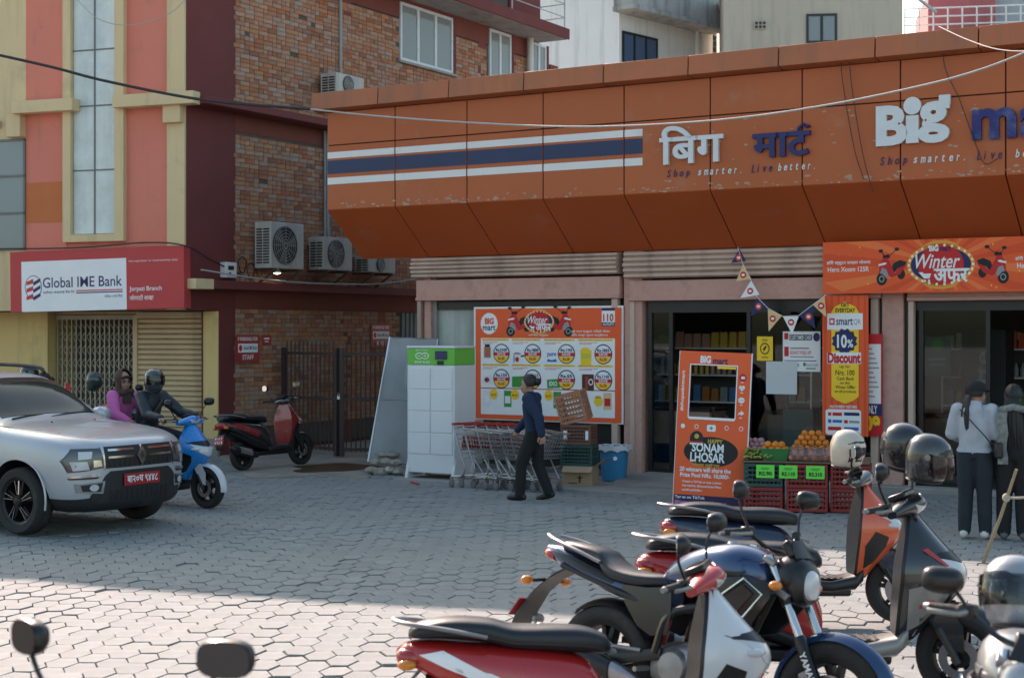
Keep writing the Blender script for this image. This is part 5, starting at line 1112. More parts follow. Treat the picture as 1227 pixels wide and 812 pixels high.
racks = [('goods rack seen through the shop door', S.px(855, 450, 2.6)[0], 2.6, 0), ('goods rack behind the notices on the glass', S.px(935, 450, 3.4)[0], 3.4, 0), ('goods rack left of the shop door', S.px(785, 450, 1.9)[0], 1.9, 0), ('goods rack inside the right-hand entrance', S.px(1130, 450, 2.8)[0], 2.8, 0), ('goods rack at the far right inside the shop', S.px(1210, 450, 3.6)[0], 3.6, 0)]
for ri, (lab, x, y, rz) in enumerate(racks):
    rack(lab, x, y, rz)
    for k in range(1, 5):
        zz0 = .09 + .125 + k * 1.65 / 4; typ = rnd.random() < .5; ci = rnd.randrange(9); xx = .08
        while xx < 1.52:
            if rnd.random() < .55: ci = rnd.randrange(9)
            o = bpy.data.objects.new('bottle' if typ else 'packet', (bmes if typ else pmes)[ci]); col.objects.link(o)
            o.location = S.w(x + xx, y + .10, zz0); o.rotation_euler = (0, 0, S.a); o.scale = (1, 1, rnd.uniform(.9, 1.25))
            tag(o, ('bottle' if typ else 'packet') + ' standing on the ' + lab, 'bottle' if typ else 'packet', 'goods on the shop racks'); xx += .095 if typ else .15
def counter(label, x0, x1, y):
    r = thing('shop_counter', label, 'counter', S.w(x0, y, .09), S.a); w = x1 - x0
    part('front', m_ppl, lambda b: b.b2(0, w, 0, .6, .38, .86), parent=r); part('navy_band', m_nvy, lambda b: b.b2(0, w, -.003, .6, .1, .378), parent=r); part('kick_board', m_ppl, lambda b: b.b2(0, w, .01, .6, 0, .098), parent=r)
    part('top', m_dark, lambda b: b.b2(-.02, w + .02, -.03, .63, .862, .90), parent=r, bevel=.005)
counter('pink and navy counter behind the photo frame board', S.px(779, 500, .6)[0], S.px(850, 500, .6)[0], .6)
counter('pink and navy counter behind the notices', S.px(912, 500, .5)[0], S.px(960, 500, .5)[0], .5)
counter('pink and navy counter inside the right-hand entrance', S.px(1102, 500, .7)[0], S.px(1175, 500, .7)[0], .7)
mb = MB(); x0, z0, x1, z1 = S.box(938, 490, 974, 580, .3); mb.b2(x0, x1, 0, .03, .1, z1); o = mb.build('panel', pm('grey_board', (.40, .41, .38), .6)); o.location = S.w(0, .3); o.rotation_euler = (0, 0, S.a); tag(o, 'pale grey board standing behind the shop glass', 'board')
mb = MB(); x0, z0, x1, z1 = S.box(1152, 395, 1205, 590, 1.6); mb.b2(x0, x1, 0, .5, .09, z1); o = mb.build('display_stand', m_blk, bevel=.01); o.location = S.w(0, 1.6); o.rotation_euler = (0, 0, S.a); tag(o, 'tall black display stand inside the right-hand entrance', 'stand')
V, Fc, _ = text_geo('Gillette', .02); mb = MB(); xc = (x0 + x1) / 2; mb.add([(xc - .12 + .2 * (1 - v), -.004, z1 - 1.5 + 1.2 * u) for u, v in V], Fc); mb.build('lettering', flat('dim_white', (150, 155, 160)), o, smooth=0)
x0, z0, x1, z1 = S.box(1106, 402, 1140, 452, .09); notice('poster', 'dim green poster inside the right-hand shop window', 1108, 403, 1139, 450, flat('dull_green', (78, 92, 80)), .10, lambda q: q.disc(50, 22, 22, 14, P_gn, 1).rect(15, 55, 85, 60, P_gy, 1).rect(20, 70, 80, 74, P_gy, 1), cat='poster')
# warm, weak ceiling tubes added to lift the dark interior
for (px, y) in ((840, 2.0), (1000, 3.0), (1150, 2.2)):
    x = S.px(px, 350, y)[0]; r = thing('added_ceiling_tube', {840: 'added dim tube light inside the shop door', 1000: 'added dim tube light behind the notices', 1150: 'added dim tube light inside the right-hand entrance'}[px], 'lamp', S.w(x, y, zW - .25), S.a)
    part('tube', pm('added_tube_light', (1, .9, .75), .5, var=0, emis=2.2), lambda b: b.cyl((-.5, 0, 0), (.5, 0, 0), .02, n=8), parent=r); part('batten', m_wht, lambda b: b.b2(-.55, .55, -.03, .03, .025, .2), parent=r)
# overhead cables
def cable(label, pts, r, mat, n=8):
    P = [at(*p) for p in pts]; mb = MB(); mb.tube([Vector(q) for q in cr([tuple(p) for p in P], n)], r, 6); tag(mb.build('cable', mat), label, 'cable')
m_cb = pm('cable_black', (.02, .02, .022), .5); m_cg = pm('cable_grey', (.42, .41, .39), .6)
cable('thick dark cable crossing the pink bank front', [(-20, 62, 23.5), (60, 80, 23.6), (130, 98, 23.7), (245, 120, 23.9), (372, 131, 23.5)], .022, m_cb)
cable('pale cable sagging along the orange fascia', [(372, 131, 23.5), (450, 139, 22.8), (560, 147, 21.7), (700, 152, 20.5), (850, 145, 19.2), (980, 128, 18.2), (1100, 104, 17.3), (1180, 82, 16.8), (1260, 50, 16.3)], .013, m_cg)
cable('thin pale wire looping at the top of the tall window', [(60, -40, 24), (100, 8, 24), (125, 26, 24), (160, 30, 24), (200, 18, 24), (222, 0, 24), (250, -30, 24)], .006, m_cg)
cable('thin wire from the shop roof to the right', [(1125, 32, 19), (1160, 48, 18), (1200, 60, 17), (1260, 62, 16)], .006, m_cg)
def fc(px, py, y=FY - .02): t, z = S.px(px, py, y); return S.w(t, y, z)
for lab, pts in (('black wire hanging down the fascia, left strand', ((1010, 52), (1008, 80), (1013, 120), (1024, 180), (1035, 215))), ('black wire hanging down the fascia, right strand', ((1017, 50), (1019, 90), (1026, 140), (1035, 190), (1046, 230))), ('thin black wire looping over the navy letters', ((1130, 38), (1132, 80), (1150, 120), (1168, 170), (1180, 196), (1196, 190)))):
    mb = MB(); mb.tube([Vector(q) for q in cr([tuple(fc(a, b_, FY - .07)) for a, b_ in pts], 6)], .006, 5); tag(mb.build('cable', m_cb), lab, 'cable')
mb = MB(); mb.tube([Vector(q) for q in cr([tuple(K.w(*p)) for p in ((-.8, -.33, Z0 + .3), (.6, -.35, Z0 + .2), (2, -.36, Z0 + .16), (4, -.36, Z0 + .2), (5.6, -.3, Z0 + .35))], 6)], .014, 6); tag(mb.build('cable', m_cg), 'pale cable lying along the lower maroon ledge', 'cable')
mb = MB(); mb.tube([Vector(q) for q in cr([tuple(B.w(*p)) for p in ((-4.2, -.26, 3.52), (-2, -.27, 3.5), (-.6, -.27, 3.56), (.1, -.2, 3.5))] + [tuple(K.w(-.3, -.1, 3.3)), tuple(K.w(.5, -.12, 3.05))], 5)], .012, 6); tag(mb.build('cable', m_cb), 'black cable along the top of the bank sign', 'cable')
for i, q in enumerate(((.55, 3.25), (.75, 3.15), (.95, 3.2))):
    mb = MB(); mb.tube([K.w(q[0] + .1 * math.cos(a) * (1 + .2 * math.sin(3 * a)), -.05 - .02 * i, q[1] + .14 * math.sin(a)) for a in [2 * math.pi * k / 16 for k in range(17)]], .009, 5); tag(mb.build('cable_coil', m_cb), 'loop of black cable hanging below the meter box', 'cable', 'coiled cables below the meter box')
# plant on the shop roof
pp = at(925, 58, 24.5); pl = thing('roof_plant', 'small green plant growing behind the shop parapet', 'plant', (pp.x, pp.y, zF1 + .02))
part('stems', pm('plant_stem', (.12, .10, .05), .8), lambda b: [b.tube([(0, 0, 0), (rnd.uniform(-.3, .3), rnd.uniform(-.2, .2), rnd.uniform(.4, .75))], .008, 5) for _ in range(9)], parent=pl)
def lv(b):
    for _ in range(170):
        c = Vector((rnd.gauss(0, .22), rnd.gauss(0, .14), rnd.uniform(.3, .85))); a = Vector((rnd.gauss(0, 1), rnd.gauss(0, 1), rnd.gauss(0, 1))).normalized() * .05; d_ = a.cross(Vector((rnd.gauss(0, 1), rnd.gauss(0, 1), 1))).normalized() * .022
        b.add([c - a, c + d_, c + a, c - d_], [(0, 1, 2, 3)])
o = part('leaves', pm('leaf', (.10, .15, .03), .6, island=.4), lv, parent=pl, smooth=0); tag(o, kind='stuff')
# stick with rope at the right
st = thing('wooden_stick', 'slim leaning wooden stick with a rope tied to it', 'stick', G(1178, 677)); m_wd = pm('bamboo', (.30, .23, .14), .7, var=.15, vs=10)
tpt = at(1218, 562, 13.6) - st.location
part('shaft', m_wd, lambda b: b.tube([(0, 0, 0), tpt * .5 + Vector((.01, 0, 0)), tpt], [.018, .016, .014], 8), parent=st)
kp = tpt * .70
part('rope', pm('rope', (.45, .40, .32), .9, bump=.5, bs=200), lambda b: (b.tube([kp + Vector((0, 0, 0)), kp + Vector((.1, -.02, .0)), kp + Vector((.5, -.1, .03)), kp + Vector((1.2, -.2, .1))], .012, 7), b.ell(kp, (.035, .035, .04))), parent=st)

# damp stain on the alley floor, a scrap of litter
mb = MB(); cst = gp(398, 563); mb.add([(cst.x + (.62 + .12 * math.sin(3 * a + 1) + .06 * math.sin(7 * a)) * math.cos(a), cst.y + (.75 + .15 * math.sin(2 * a) + .08 * math.sin(5 * a)) * math.sin(a), GZ + .0125) for a in [2 * math.pi * k / 36 for k in range(36)]], [tuple(range(36))]); tag(mb.build('damp_stain', pm('wet_mud', (.075, .045, .022), .35, var=.3, vs=4, dirt=.4, dirtc=(.16, .12, .08)), smooth=0), kind='structure')
mb = MB(); mb.box((0, 0, .012), (.12, .05, .02), (.1, .2, .3)); o = mb.build('litter', P_rd, bevel=.004); o.location = G(497, 583) + Vector((0, 0, .012)); tag(o, 'small red scrap of litter in front of the white locker', 'litter')
# ============================================================ vehicles
def bvh_of(o):
    dg = bpy.context.evaluated_depsgraph_get(); dg.update(); e = o.evaluated_get(dg); me = e.to_mesh()
    t = BVHTree.FromPolygons([v.co.copy() for v in me.vertices], [tuple(p.vertices) for p in me.polygons]); e.to_mesh_clear(); return t
def patch(mb, tree, poly, axis, sign=1, off=.004, cuts=2, m=None, skirt=.012):
    """outline laid on a surface: poly (two coords) is projected along axis onto the tree"""
    bm = bmesh.new(); vs_ = [bm.verts.new((u, v, 0)) for u, v in poly]; bm.faces.new(vs_)
    bmesh.ops.triangulate(bm, faces=bm.faces[:])
    for _ in range(cuts): bmesh.ops.subdivide_edges(bm, edges=bm.edges[:], cuts=1, use_grid_fill=True)
    bm.verts.index_update(); P = []; last = None
    ax = {'x': 0, 'y': 1, 'z': 2}[axis]; D = [0, 0, 0]; D[ax] = -sign
    for v in bm.verts:
        o = [0, 0, 0]; oth = [i for i in range(3) if i != ax]; o[oth[0]], o[oth[1]] = v.co.x, v.co.y; o[ax] = sign * 6
        h = tree.ray_cast(Vector(o), Vector(D)); P.append((o, h[0]))
    good = [h for _, h in P if h is not None]
    if not good: bm.free(); return mb
    out = []
    for o, h in P:
        if h is None:
            h = min(good, key=lambda g: sum((g[i] - o[i]) ** 2 for i in range(3) if i != ax)); c = list(o); c[ax] = h[ax]; h = Vector(c)
        q = Vector(h); q[ax] += sign * off; out.append(q)
    n = len(out); f = [tuple(v.index for v in fc.verts) for fc in bm.faces]
    low = []
    for q in out: r = q.copy(); r[ax] -= sign * (skirt + off); low.append(r)
    side = [(e.verts[0].index, e.verts[1].index, e.verts[1].index + n, e.verts[0].index + n) for e in bm.edges if e.is_boundary]
    bm.free(); return mb.add(out + low, f + side, m)
def vpart(name, mat, fn, parent, bevel=0, smooth=45, sub=0):
    mb = MB(); fn(mb); return mb.build(name, mat, parent, smooth=smooth, bevel=bevel, sub=sub)
def paint(name, c, rough=.28, metal=0, coat=.8, dirt=.12): return pm(name, c, rough, metal, var=.06, vs=3, coat=coat, dirt=dirt, dirtc=(.22, .20, .17), ds=3)
m_bplas = pm('body_black_plastic', (.008, .008, .009), .32, var=.15, vs=6, dirt=.06, dirtc=(.06, .06, .06), ds=4)
m_seat = pm('seat_vinyl', (.010, .012, .017), .36, var=.2, vs=8, bump=.12, bs=220, dirt=.08, dirtc=(.07, .07, .075), ds=4)
m_alloy = pm('dark_alloy', (.03, .03, .032), .4, .6, var=.15); m_alu = pm('cast_aluminium', (.30, .30, .30), .45, .85, var=.2, vs=8, dirt=.25, dirtc=(.1, .09, .08)); m_chrome = pm('chrome', (.62, .62, .62), .12, 1, var=.05)
m_mir = pm('mirror_glass', (.75, .78, .80), .04, 1, var=.0); m_lens = pm('clear_lens', (.55, .56, .57), .08, .0, var=.05, coat=1); m_redl = pm('red_lens', (.38, .012, .012), .15, coat=.8, var=.1); m_ambl = pm('amber_lens', (.70, .22, .015), .2, coat=.5, var=.1)
m_tyre = pm('tyre', (.026, .025, .024), .8, var=.25, vs=12, bump=.35, bs=120, dirt=.35, dirtc=(.13, .115, .095), ds=5); m_brake = pm('disc_steel', (.33, .33, .34), .35, .9, var=.1)
m_plate = pm('plate_red', (.36, .016, .02), .45, var=.08); m_exh = pm('exhaust_steel', (.38, .38, .38), .38, .9, var=.2, vs=6)
def wheel(parent, x, r, w, spokes=5, rim=None, disc=True, y=0, tread=True, hub_r=.05, name='wheel', rr=None):
    rr = rr or r * .70
    prof = [(rr, -w * .36), (rr + .012, -w * .46), (r * .9, -w * .5), (r * .965, -w * .40), (r * .995, -w * .2), (r, 0), (r * .995, w * .2), (r * .965, w * .40), (r * .9, w * .5), (rr + .012, w * .46), (rr, w * .36)]
    o = vpart(name, m_tyre, lambda b: b.lathe(prof, (x, y, r), 'y', 40, closed=True), parent)
    rm = rim or m_alloy
    def rimf(b):
        b.lathe([(rr - .022, -w * .34), (rr + .006, -w * .40), (rr + .004, -w * .30), (rr - .012, 0), (rr + .004, w * .30), (rr + .006, w * .40), (rr - .022, w * .34), (rr - .035, 0)], (x, y, r), 'y', 40, closed=True)
        b.lathe([(.001, -w * .40), (hub_r, -w * .40), (hub_r * 1.15, 0), (hub_r, w * .40), (.001, w * .40)], (x, y, r), 'y', 20)
        for k in range(spokes):
            a = 2 * math.pi * k / spokes + .3
            for da in (-.16, .16) if spokes <= 6 else (0,):
                p0 = Vector((x + hub_r * .8 * math.cos(a), y, r + hub_r * .8 * math.sin(a))); p1 = Vector((x + (rr - .015) * math.cos(a + da), y, r + (rr - .015) * math.sin(a + da)))
                d = p1 - p0; q = Vector((-d.z, 0, d.x)).normalized()
                s0, s1 = .017, .012; wy = w * .22
                b.loft([[p0 + q * s0 + Vector((0, -wy, 0)), p0 + q * s0 + Vector((0, wy, 0)), p0 - q * s0 + Vector((0, wy, 0)), p0 - q * s0 + Vector((0, -wy, 0))], [p1 + q * s1 + Vector((0, -wy, 0)), p1 + q * s1 + Vector((0, wy, 0)), p1 - q * s1 + Vector((0, wy, 0)), p1 - q * s1 + Vector((0, -wy, 0))]])
    vpart('rim', rm, rimf, o)
    if disc:
        yy = y - w * .62
        vpart('brake_disc', m_brake, lambda b: b.lathe([(r * .25, yy - .002), (r * .44, yy - .002), (r * .44, yy + .002), (r * .25, yy + .002)], (x, 0, r), 'y', 32, closed=True), o)
    return o
def arcshell(b, x, z, rad, a0, a1, wid, drop=.03, th=.004, n=12, taper=1.0, yo=0):
    rows = []
    for i in range(n + 1):
        a = R(a0 + (a1 - a0) * i / n); t = 1 - (1 - taper) * abs(2 * i / n - 1) ** 2
        rows.append([(x + (rad - drop * (abs(u) ** 2.2)) * math.cos(a), yo + wid / 2 * t * u, z + (rad - drop * (abs(u) ** 2.2)) * math.sin(a)) for u in (-1, -.8, -.5, 0, .5, .8, 1)])
    b.sheet(rows, th)
def mirror(parent, base, tip, r=(.075, .05), yaw=0, gm=None, shape='oval', stemr=.007, mat=None, fwd=None):
    """stem from base up to tip, with the head's glass looking back (-x)"""
    b0, t0 = Vector(base), Vector(tip); mid = b0.lerp(t0, .5) + Vector((-.02, 0, .01))
    s_ = vpart('mirror', mat or m_bplas, lambda b: (b.tube(cr([tuple(b0), tuple(mid), tuple(t0)], 5), stemr, 7), b.loft([[t0 + Euler((0, 0, yaw)).to_matrix() @ (p - t0) for p in sup(t0 + Vector((dx, 0, 0)), r[0] * 2 * k, r[1] * 2 * k, 18, 2.8)] for dx, k in ((.05, .25), (.042, .6), (.02, .95), (-.004, 1.0), (-.012, .95))])), parent)
    vpart('mirror_glass', gm or m_mir, lambda b: b.loft([[t0 + Euler((0, 0, yaw)).to_matrix() @ (p - t0) for p in sup(t0 + Vector((dx, 0, 0)), r[0] * 1.84, r[1] * 1.8, 18, 2.8)] for dx in (-.012, -.0145)]), s_)
    return s_
def bars(parent, P, gripm=None, lev=m_alu, gl=.115):
    """handlebar through points P (right end to left end)"""
    hb = vpart('handlebar', m_bplas, lambda b: b.tube(cr(P, 5), .0115, 8), parent)
    for (e, n_) in ((P[0], P[1]), (P[-1], P[-2])):
        e = Vector(e); d = (e - Vector(n_)).normalized()
        vpart('grip', m_rub, lambda b: [b.tube([e - d * gl, e - d * (gl - .004)] + [e - d * gl * (1 - k / 10) for k in range(1, 10)] + [e], [.022, .019] + [.0175 if k % 2 else .0158 for k in range(1, 10)] + [.0175], 10)], hb)
        vpart('bar_end', lev, lambda b: b.cyl(e, e + d * .022, .016, .013), hb)
        s_ = e - d * (gl + .03); vpart('switch_box', m_bplas, lambda b: b.bar(s_ - d * .03, s_ + d * .03, .042, .048), hb, bevel=.006)
        f = Vector((.05, 0, -.004)); vpart('lever', lev, lambda b: b.tube([s_ + f * .3, s_ + f * 1.1 + d * .03, s_ + f * 1.15 + d * .10, s_ + f * 1.0 + d * .15], [.008, .007, .006, .007], 7, flat=1.5), hb)
    return hb
def dring(z, xb, xf, w, n=14, sharp=1.0, back=.012):
    pts = []
    for k in range(n + 1):
        t = math.pi * k / n; s_ = math.sin(t) ** sharp; pts.append(Vector((xb + (xf - xb) * s_, w / 2 * math.cos(t), z)))
    for k in range(1, 5):
        u = -1 + 2 * k / 5; pts.append(Vector((xb + back * (1 - u * u), w / 2 * u, z)))
    return pts
def turn(t, names, wheel_x, p, axis, deg):
    """steer: turns the front assembly of bike t about its steering axis"""
    M = Matrix.Translation(p) @ Matrix.Rotation(R(deg), 4, Vector(axis).normalized()) @ Matrix.Translation(-Vector(p))
    for c in t.children:
        n = c.name.split('.')[0]
        if n in names or (n == 'wheel' and c.data.vertices[0].co.x > wheel_x): c.matrix_basis = M
def scooter(label, body, apron, inner, loc, rz, lean=-7, group=None, trim=None, fender=None, nose=None, seatm=None, head='apron', mir=True, mirm=None, wheelrim=None, decals=(), steer=0, rack=True, boardm=None, apdec=(), scale=1.0):
    t = thing('scooter', label, 'scooter', loc, group=group, rot=(R(lean), 0, rz)); trim = trim or m_bplas; seatm = seatm or m_seat; fender = fender or apron; nose = nose or body
    wb = 1.27; r0, r1 = .225, .245
    wheel(t, 0, r0, .105, 5, wheelrim, disc=False); wheel(t, wb, r1, .095, 5, wheelrim)
    # rear body
    st = [(-.42, .705, .10, .05), (-.38, .70, .18, .10), (-.28, .675, .26, .17), (-.12, .63, .32, .24), (.08, .58, .345, .31), (.28, .53, .34, .37), (.42, .48, .32, .40), (.50, .43, .29, .33), (.545, .38, .24, .2)]
    rb = vpart('rear_body', body, lambda b: b.loft([sup((x, 0, z), w, h, 20, 2.5) for x, z, w, h in [tuple(q) for q in cr(st, 3)]]), t, smooth=60)
    vpart('tail_cover', trim, lambda b: b.loft([sup((x, 0, z), w, h, 16, 2.6) for x, z, w, h in ((-.30, .585, .20, .05), (-.1, .50, .25, .12), (.15, .40, .28, .14), (.45, .30, .28, .10), (.55, .28, .26, .06))]), t, smooth=60)
    se = [(-.38, .785, .12, .03), (-.34, .80, .22, .07), (-.2, .812, .27, .10), (-.02, .80, .285, .11), (.10, .772, .29, .11), (.28, .765, .28, .12), (.42, .755, .23, .12), (.52, .735, .15, .09), (.55, .72, .08, .04)]
    sobj = vpart('seat', seatm, lambda b: b.loft([sup((x, 0, z), w, h, 20, 2.9) for x, z, w, h in [tuple(q) for q in cr(se, 4)]]), t, smooth=60)
    vpart('seat_piping', trim, lambda b: [b.tube([(x, s_ * (w / 2 - .004), z - .02) for x, z, w, h in se[1:-1]], .005, 6) for s_ in (-1, 1)], sobj)
    tree = bvh_of(rb)
    for (poly, m) in decals:
        for s_ in (-1, 1): vpart('graphic', m, lambda b: patch(b, tree, poly, 'y', s_, .0025, 2, skirt=.002), rb)
    tl = vpart('tail_lamp', m_redl, lambda b: b.loft([sup((x, 0, z), w, h, 16, 3) for x, z, w, h in ((-.435, .69, .13, .05), (-.415, .685, .2, .085), (-.37, .68, .225, .10), (-.34, .68, .22, .10))]), t)
    for s_ in (-1, 1):
        vpart('rear_indicator', m_ambl, lambda b: b.ell((-.385, s_ * .115, .655), (.045, .028, .024)), t)
        vpart('front_indicator', m_lens, lambda b: b.ell((1.20, s_ * .125, .70), (.06, .03, .022), rot=(0, 0, -s_ * .5)), t)
    vpart('mudflap', trim, lambda b: b.loft([[(x, y * w, z) for y in (-1, 1)] + [(x + .012, y * w, z + .006) for y in (1, -1)] for x, z, w in ((-.33, .62, .085), (-.42, .52, .08), (-.455, .40, .075), (-.44, .33, .07))]), t)
    pl = vpart('number_plate', m_plate, lambda b: b.box((-.452, 0, .47), (.006, .20, .13), (0, R(12), 0)), t)
    mb = MB(); V, Fc, _ = text_geo('बा ५९ प', .02); V2, Fc2, _ = text_geo('४२८३', .02)
    q = Euler((0, R(12), 0)).to_matrix()
    for Vv, Ff, z0, z1 in ((V, Fc, .005, .05), (V2, Fc2, -.05, -.005)): mb.add([Vector((-.452, 0, .47)) + q @ Vector((-.0045, .08 - .16 * u, z0 + (z1 - z0) * v)) for u, v in Vv], Ff)
    mb.build('lettering', P_wh, pl, smooth=0)
    if rack: vpart('grab_rail', m_alu if trim is m_bplas else trim, lambda b: b.tube(cr([(-.02, .155, .78), (-.2, .16, .815), (-.38, .12, .84), (-.45, 0, .85), (-.38, -.12, .84), (-.2, -.16, .815), (-.02, -.155, .78)], 5), .013, 8, flat=.8), t)
    # floor and legshield
    bm_ = boardm or trim
    vpart('floorboard', bm_, lambda b: b.loft([sup((x, 0, z), w, h, 16, 4) for x, z, w, h in ((.44, .29, .28, .10), (.52, .285, .36, .10), (.75, .275, .37, .09), (.92, .30, .34, .11), (.98, .36, .28, .12))]), t, smooth=50)
    vpart('floor_mat', m_rub, lambda b: [b.box((.60 + k * .045, 0, .333), (.02, .26, .006)) for k in range(7)] + [b.box((.735, 0, .327), (.36, .28, .006))], t)
    ap = [(.33, .93, 1.02, .24), (.42, .935, 1.10, .31), (.54, .945, 1.22, .37), (.64, .955, 1.29, .40), (.72, .962, 1.28, .395), (.80, .975, 1.21, .35), (.89, .99, 1.13, .27), (.95, 1.0, 1.08, .19), (.985, 1.005, 1.05, .12)]
    A = [tuple(q) for q in cr(ap, 3)]
    apo = vpart('front_apron', apron, lambda b: b.loft([dring(z, xb, xf, w) for z, xb, xf, w in A]), t, smooth=60)
    vpart('inner_shield', inner, lambda b: b.loft([[Vector((xb - .018, y * w / 2 * .97, z)) for y in (-1, -.6, 0, .6, 1)] + [Vector((xb + .02, y * w / 2 * .97, z)) for y in (1, .6, 0, -.6, -1)] for z, xb, xf, w in A[1:]]), t, smooth=60)
    tra = bvh_of(apo)
    if head == 'apron':
        vpart('headlamp', m_lens, lambda b: patch(b, tra, [(-.16, .76), (-.10, .655), (0, .61), (.10, .655), (.16, .76), (.07, .735), (0, .725), (-.07, .735)], 'x', 1, .008, 2), t)
        vpart('headlamp_surround', trim, lambda b: patch(b, tra, [(-.17, .785), (-.165, .765), (-.07, .742), (0, .732), (.07, .742), (.165, .765), (.17, .785), (0, .80)], 'x', 1, .006, 2), t)
    vpart('nose_panel', nose, lambda b: patch(b, tra, [(-.06, .60), (-.03, .44), (.03, .44), (.06, .60), (.0, .585)], 'x', 1, .006, 2), t)
    for s_ in (-1, 1): vpart('apron_blade', trim, lambda b: patch(b, tra, [(.975, .40), (1.05, .44), (1.14, .55), (1.16, .62), (1.06, .66), (.985, .56)], 'y', s_, .003, 2), t)
    # steering assembly
    cx, cz = 1.015, 1.015
    hn = [(-.21, .985, 1.0, .05, .04), (-.15, .99, 1.01, .10, .07), (-.06, 1.0, 1.02, .16, .11), (0, 1.005, 1.025, .175, .125), (.06, 1.0, 1.02, .16, .11), (.15, .99, 1.01, .10, .07), (.21, .985, 1.0, .05, .04)]
    nac = vpart('handlebar_cover', nose, lambda b: b.loft([[Vector((x + w / 2 * math.cos(a), y, z + h / 2 * math.sin(a) + .12 * w * math.cos(a))) for a in [2 * math.pi * k / 14 for k in range(14)]] for y, x, z, w, h in [tuple(q) for q in cr(hn, 3)]]), t, smooth=60)
    tn = bvh_of(nac)
    vpart('dash', m_bplas, lambda b: b.box((.965, 0, 1.075), (.10, .17, .035), (0, R(-22), 0)), t, bevel=.01); vpart('dash_glass', pm('dash_glass', (.02, .025, .03), .08, var=0), lambda b: b.box((.955, 0, 1.094), (.07, .12, .004), (0, R(-22), 0)), t)
    if head != 'apron': vpart('headlamp', m_lens, lambda b: b.loft([sup((x, 0, 1.02), w, h, 18, 2.4) for x, w, h in ((1.06, .16, .10), (1.10, .15, .095), (1.118, .10, .06))]), t)
    else: vpart('position_lamp', m_lens, lambda b: patch(b, tn, [(-.09, 1.045), (-.05, 1.0), (.05, 1.0), (.09, 1.045), (0, 1.025)], 'x', 1, .005, 2), t)
    bars(t, [(.90, -.345, 1.035), (.95, -.2, 1.035), (.99, -.08, 1.0), (.99, .08, 1.0), (.95, .2, 1.035), (.90, .345, 1.035)])
    if mir:
        for s_ in (-1, 1): mirror(t, (.955, s_ * .20, 1.05), (.97, s_ * .34, 1.24), (.07, .048), -s_ * .25, mat=mirm)
    # fork, fender
    for s_ in (-1, 1): vpart('fork_leg', m_bplas, lambda b: (b.tube([(1.05, s_ * .062, .55), (1.20, s_ * .062, .33)], .018, 8), b.tube([(1.17, s_ * .062, .40), (wb, s_ * .064, r1 - .02)], .024, 8)), t)
    def fend(b): arcshell(b, wb, r1, r1 + .045, -8, 158, .125, .035, .004, 16, .82)
    fo = vpart('front_fender', fender, fend, t, smooth=60)
    for s_ in (-1, 1): vpart('fender_stay', fender, lambda b: b.sheet([[(1.10, s_ * .062, .50), (1.22, s_ * .062, .53)], [(1.15, s_ * .066, .40), (1.30, s_ * .066, .42)], [(1.22, s_ * .066, .30), (1.30, s_ * .066, .28)]], .004), fo)
    # drive side, exhaust, stand
    vpart('engine_case', m_alu, lambda b: b.loft([sup((x, .10, z), w, h, 14, 3) for x, z, w, h in ((-.10, .225, .08, .10), (-.02, .23, .11, .17), (.12, .25, .12, .15), (.3, .27, .12, .17), (.40, .28, .10, .12))]), t, smooth=50)
    vpart('exhaust', m_bplas, lambda b: b.loft([[Vector((x, -.155, z)) + Vector((0, rr * math.cos(a), rr * 1.15 * math.sin(a))) for a in [2 * math.pi * k / 14 for k in range(14)]] for x, z, rr in ((.18, .20, .02), (.10, .22, .045), (.0, .25, .06), (-.30, .325, .062), (-.36, .34, .045), (-.38, .345, .02))]), t, smooth=50)
    vpart('heat_shield', m_exh, lambda b: b.sheet([[(x, -.155 - .066 * math.cos(a), .25 - x * .25 + .07 * math.sin(a)) for a in (-.6, -.2, .2, .6, 1.0)] for x in (.02, -.06, -.14, -.22)], .004), t, smooth=50)
    vpart('shock_absorber', m_redl, lambda b: b.tube([(-.05, .13, .28), (-.12, .13, .55)], .022, 9), t)
    vpart('side_stand', m_bplas, lambda b: b.tube([(.42, .13, .24), (.38, .24, .045), (.41, .26, .035)], .011, 7), t)
    vpart('under_tray', m_bplas, lambda b: b.b2(.2, .9, -.11, .11, .2, .27), t, bevel=.02)
    for (poly, m) in apdec:
        for s_ in (-1, 1): vpart('apron_graphic', m, lambda b: patch(b, tra, poly, 'y', s_, .005, 2, skirt=.004), apo)
    if steer: turn(t, {'handlebar', 'handlebar_cover', 'dash', 'dash_glass', 'mirror', 'position_lamp', 'fork_leg', 'front_fender'}, .7, (1.06, 0, .85), (-.2, 0, .69), steer)
    t.scale = (scale,) * 3
    return t
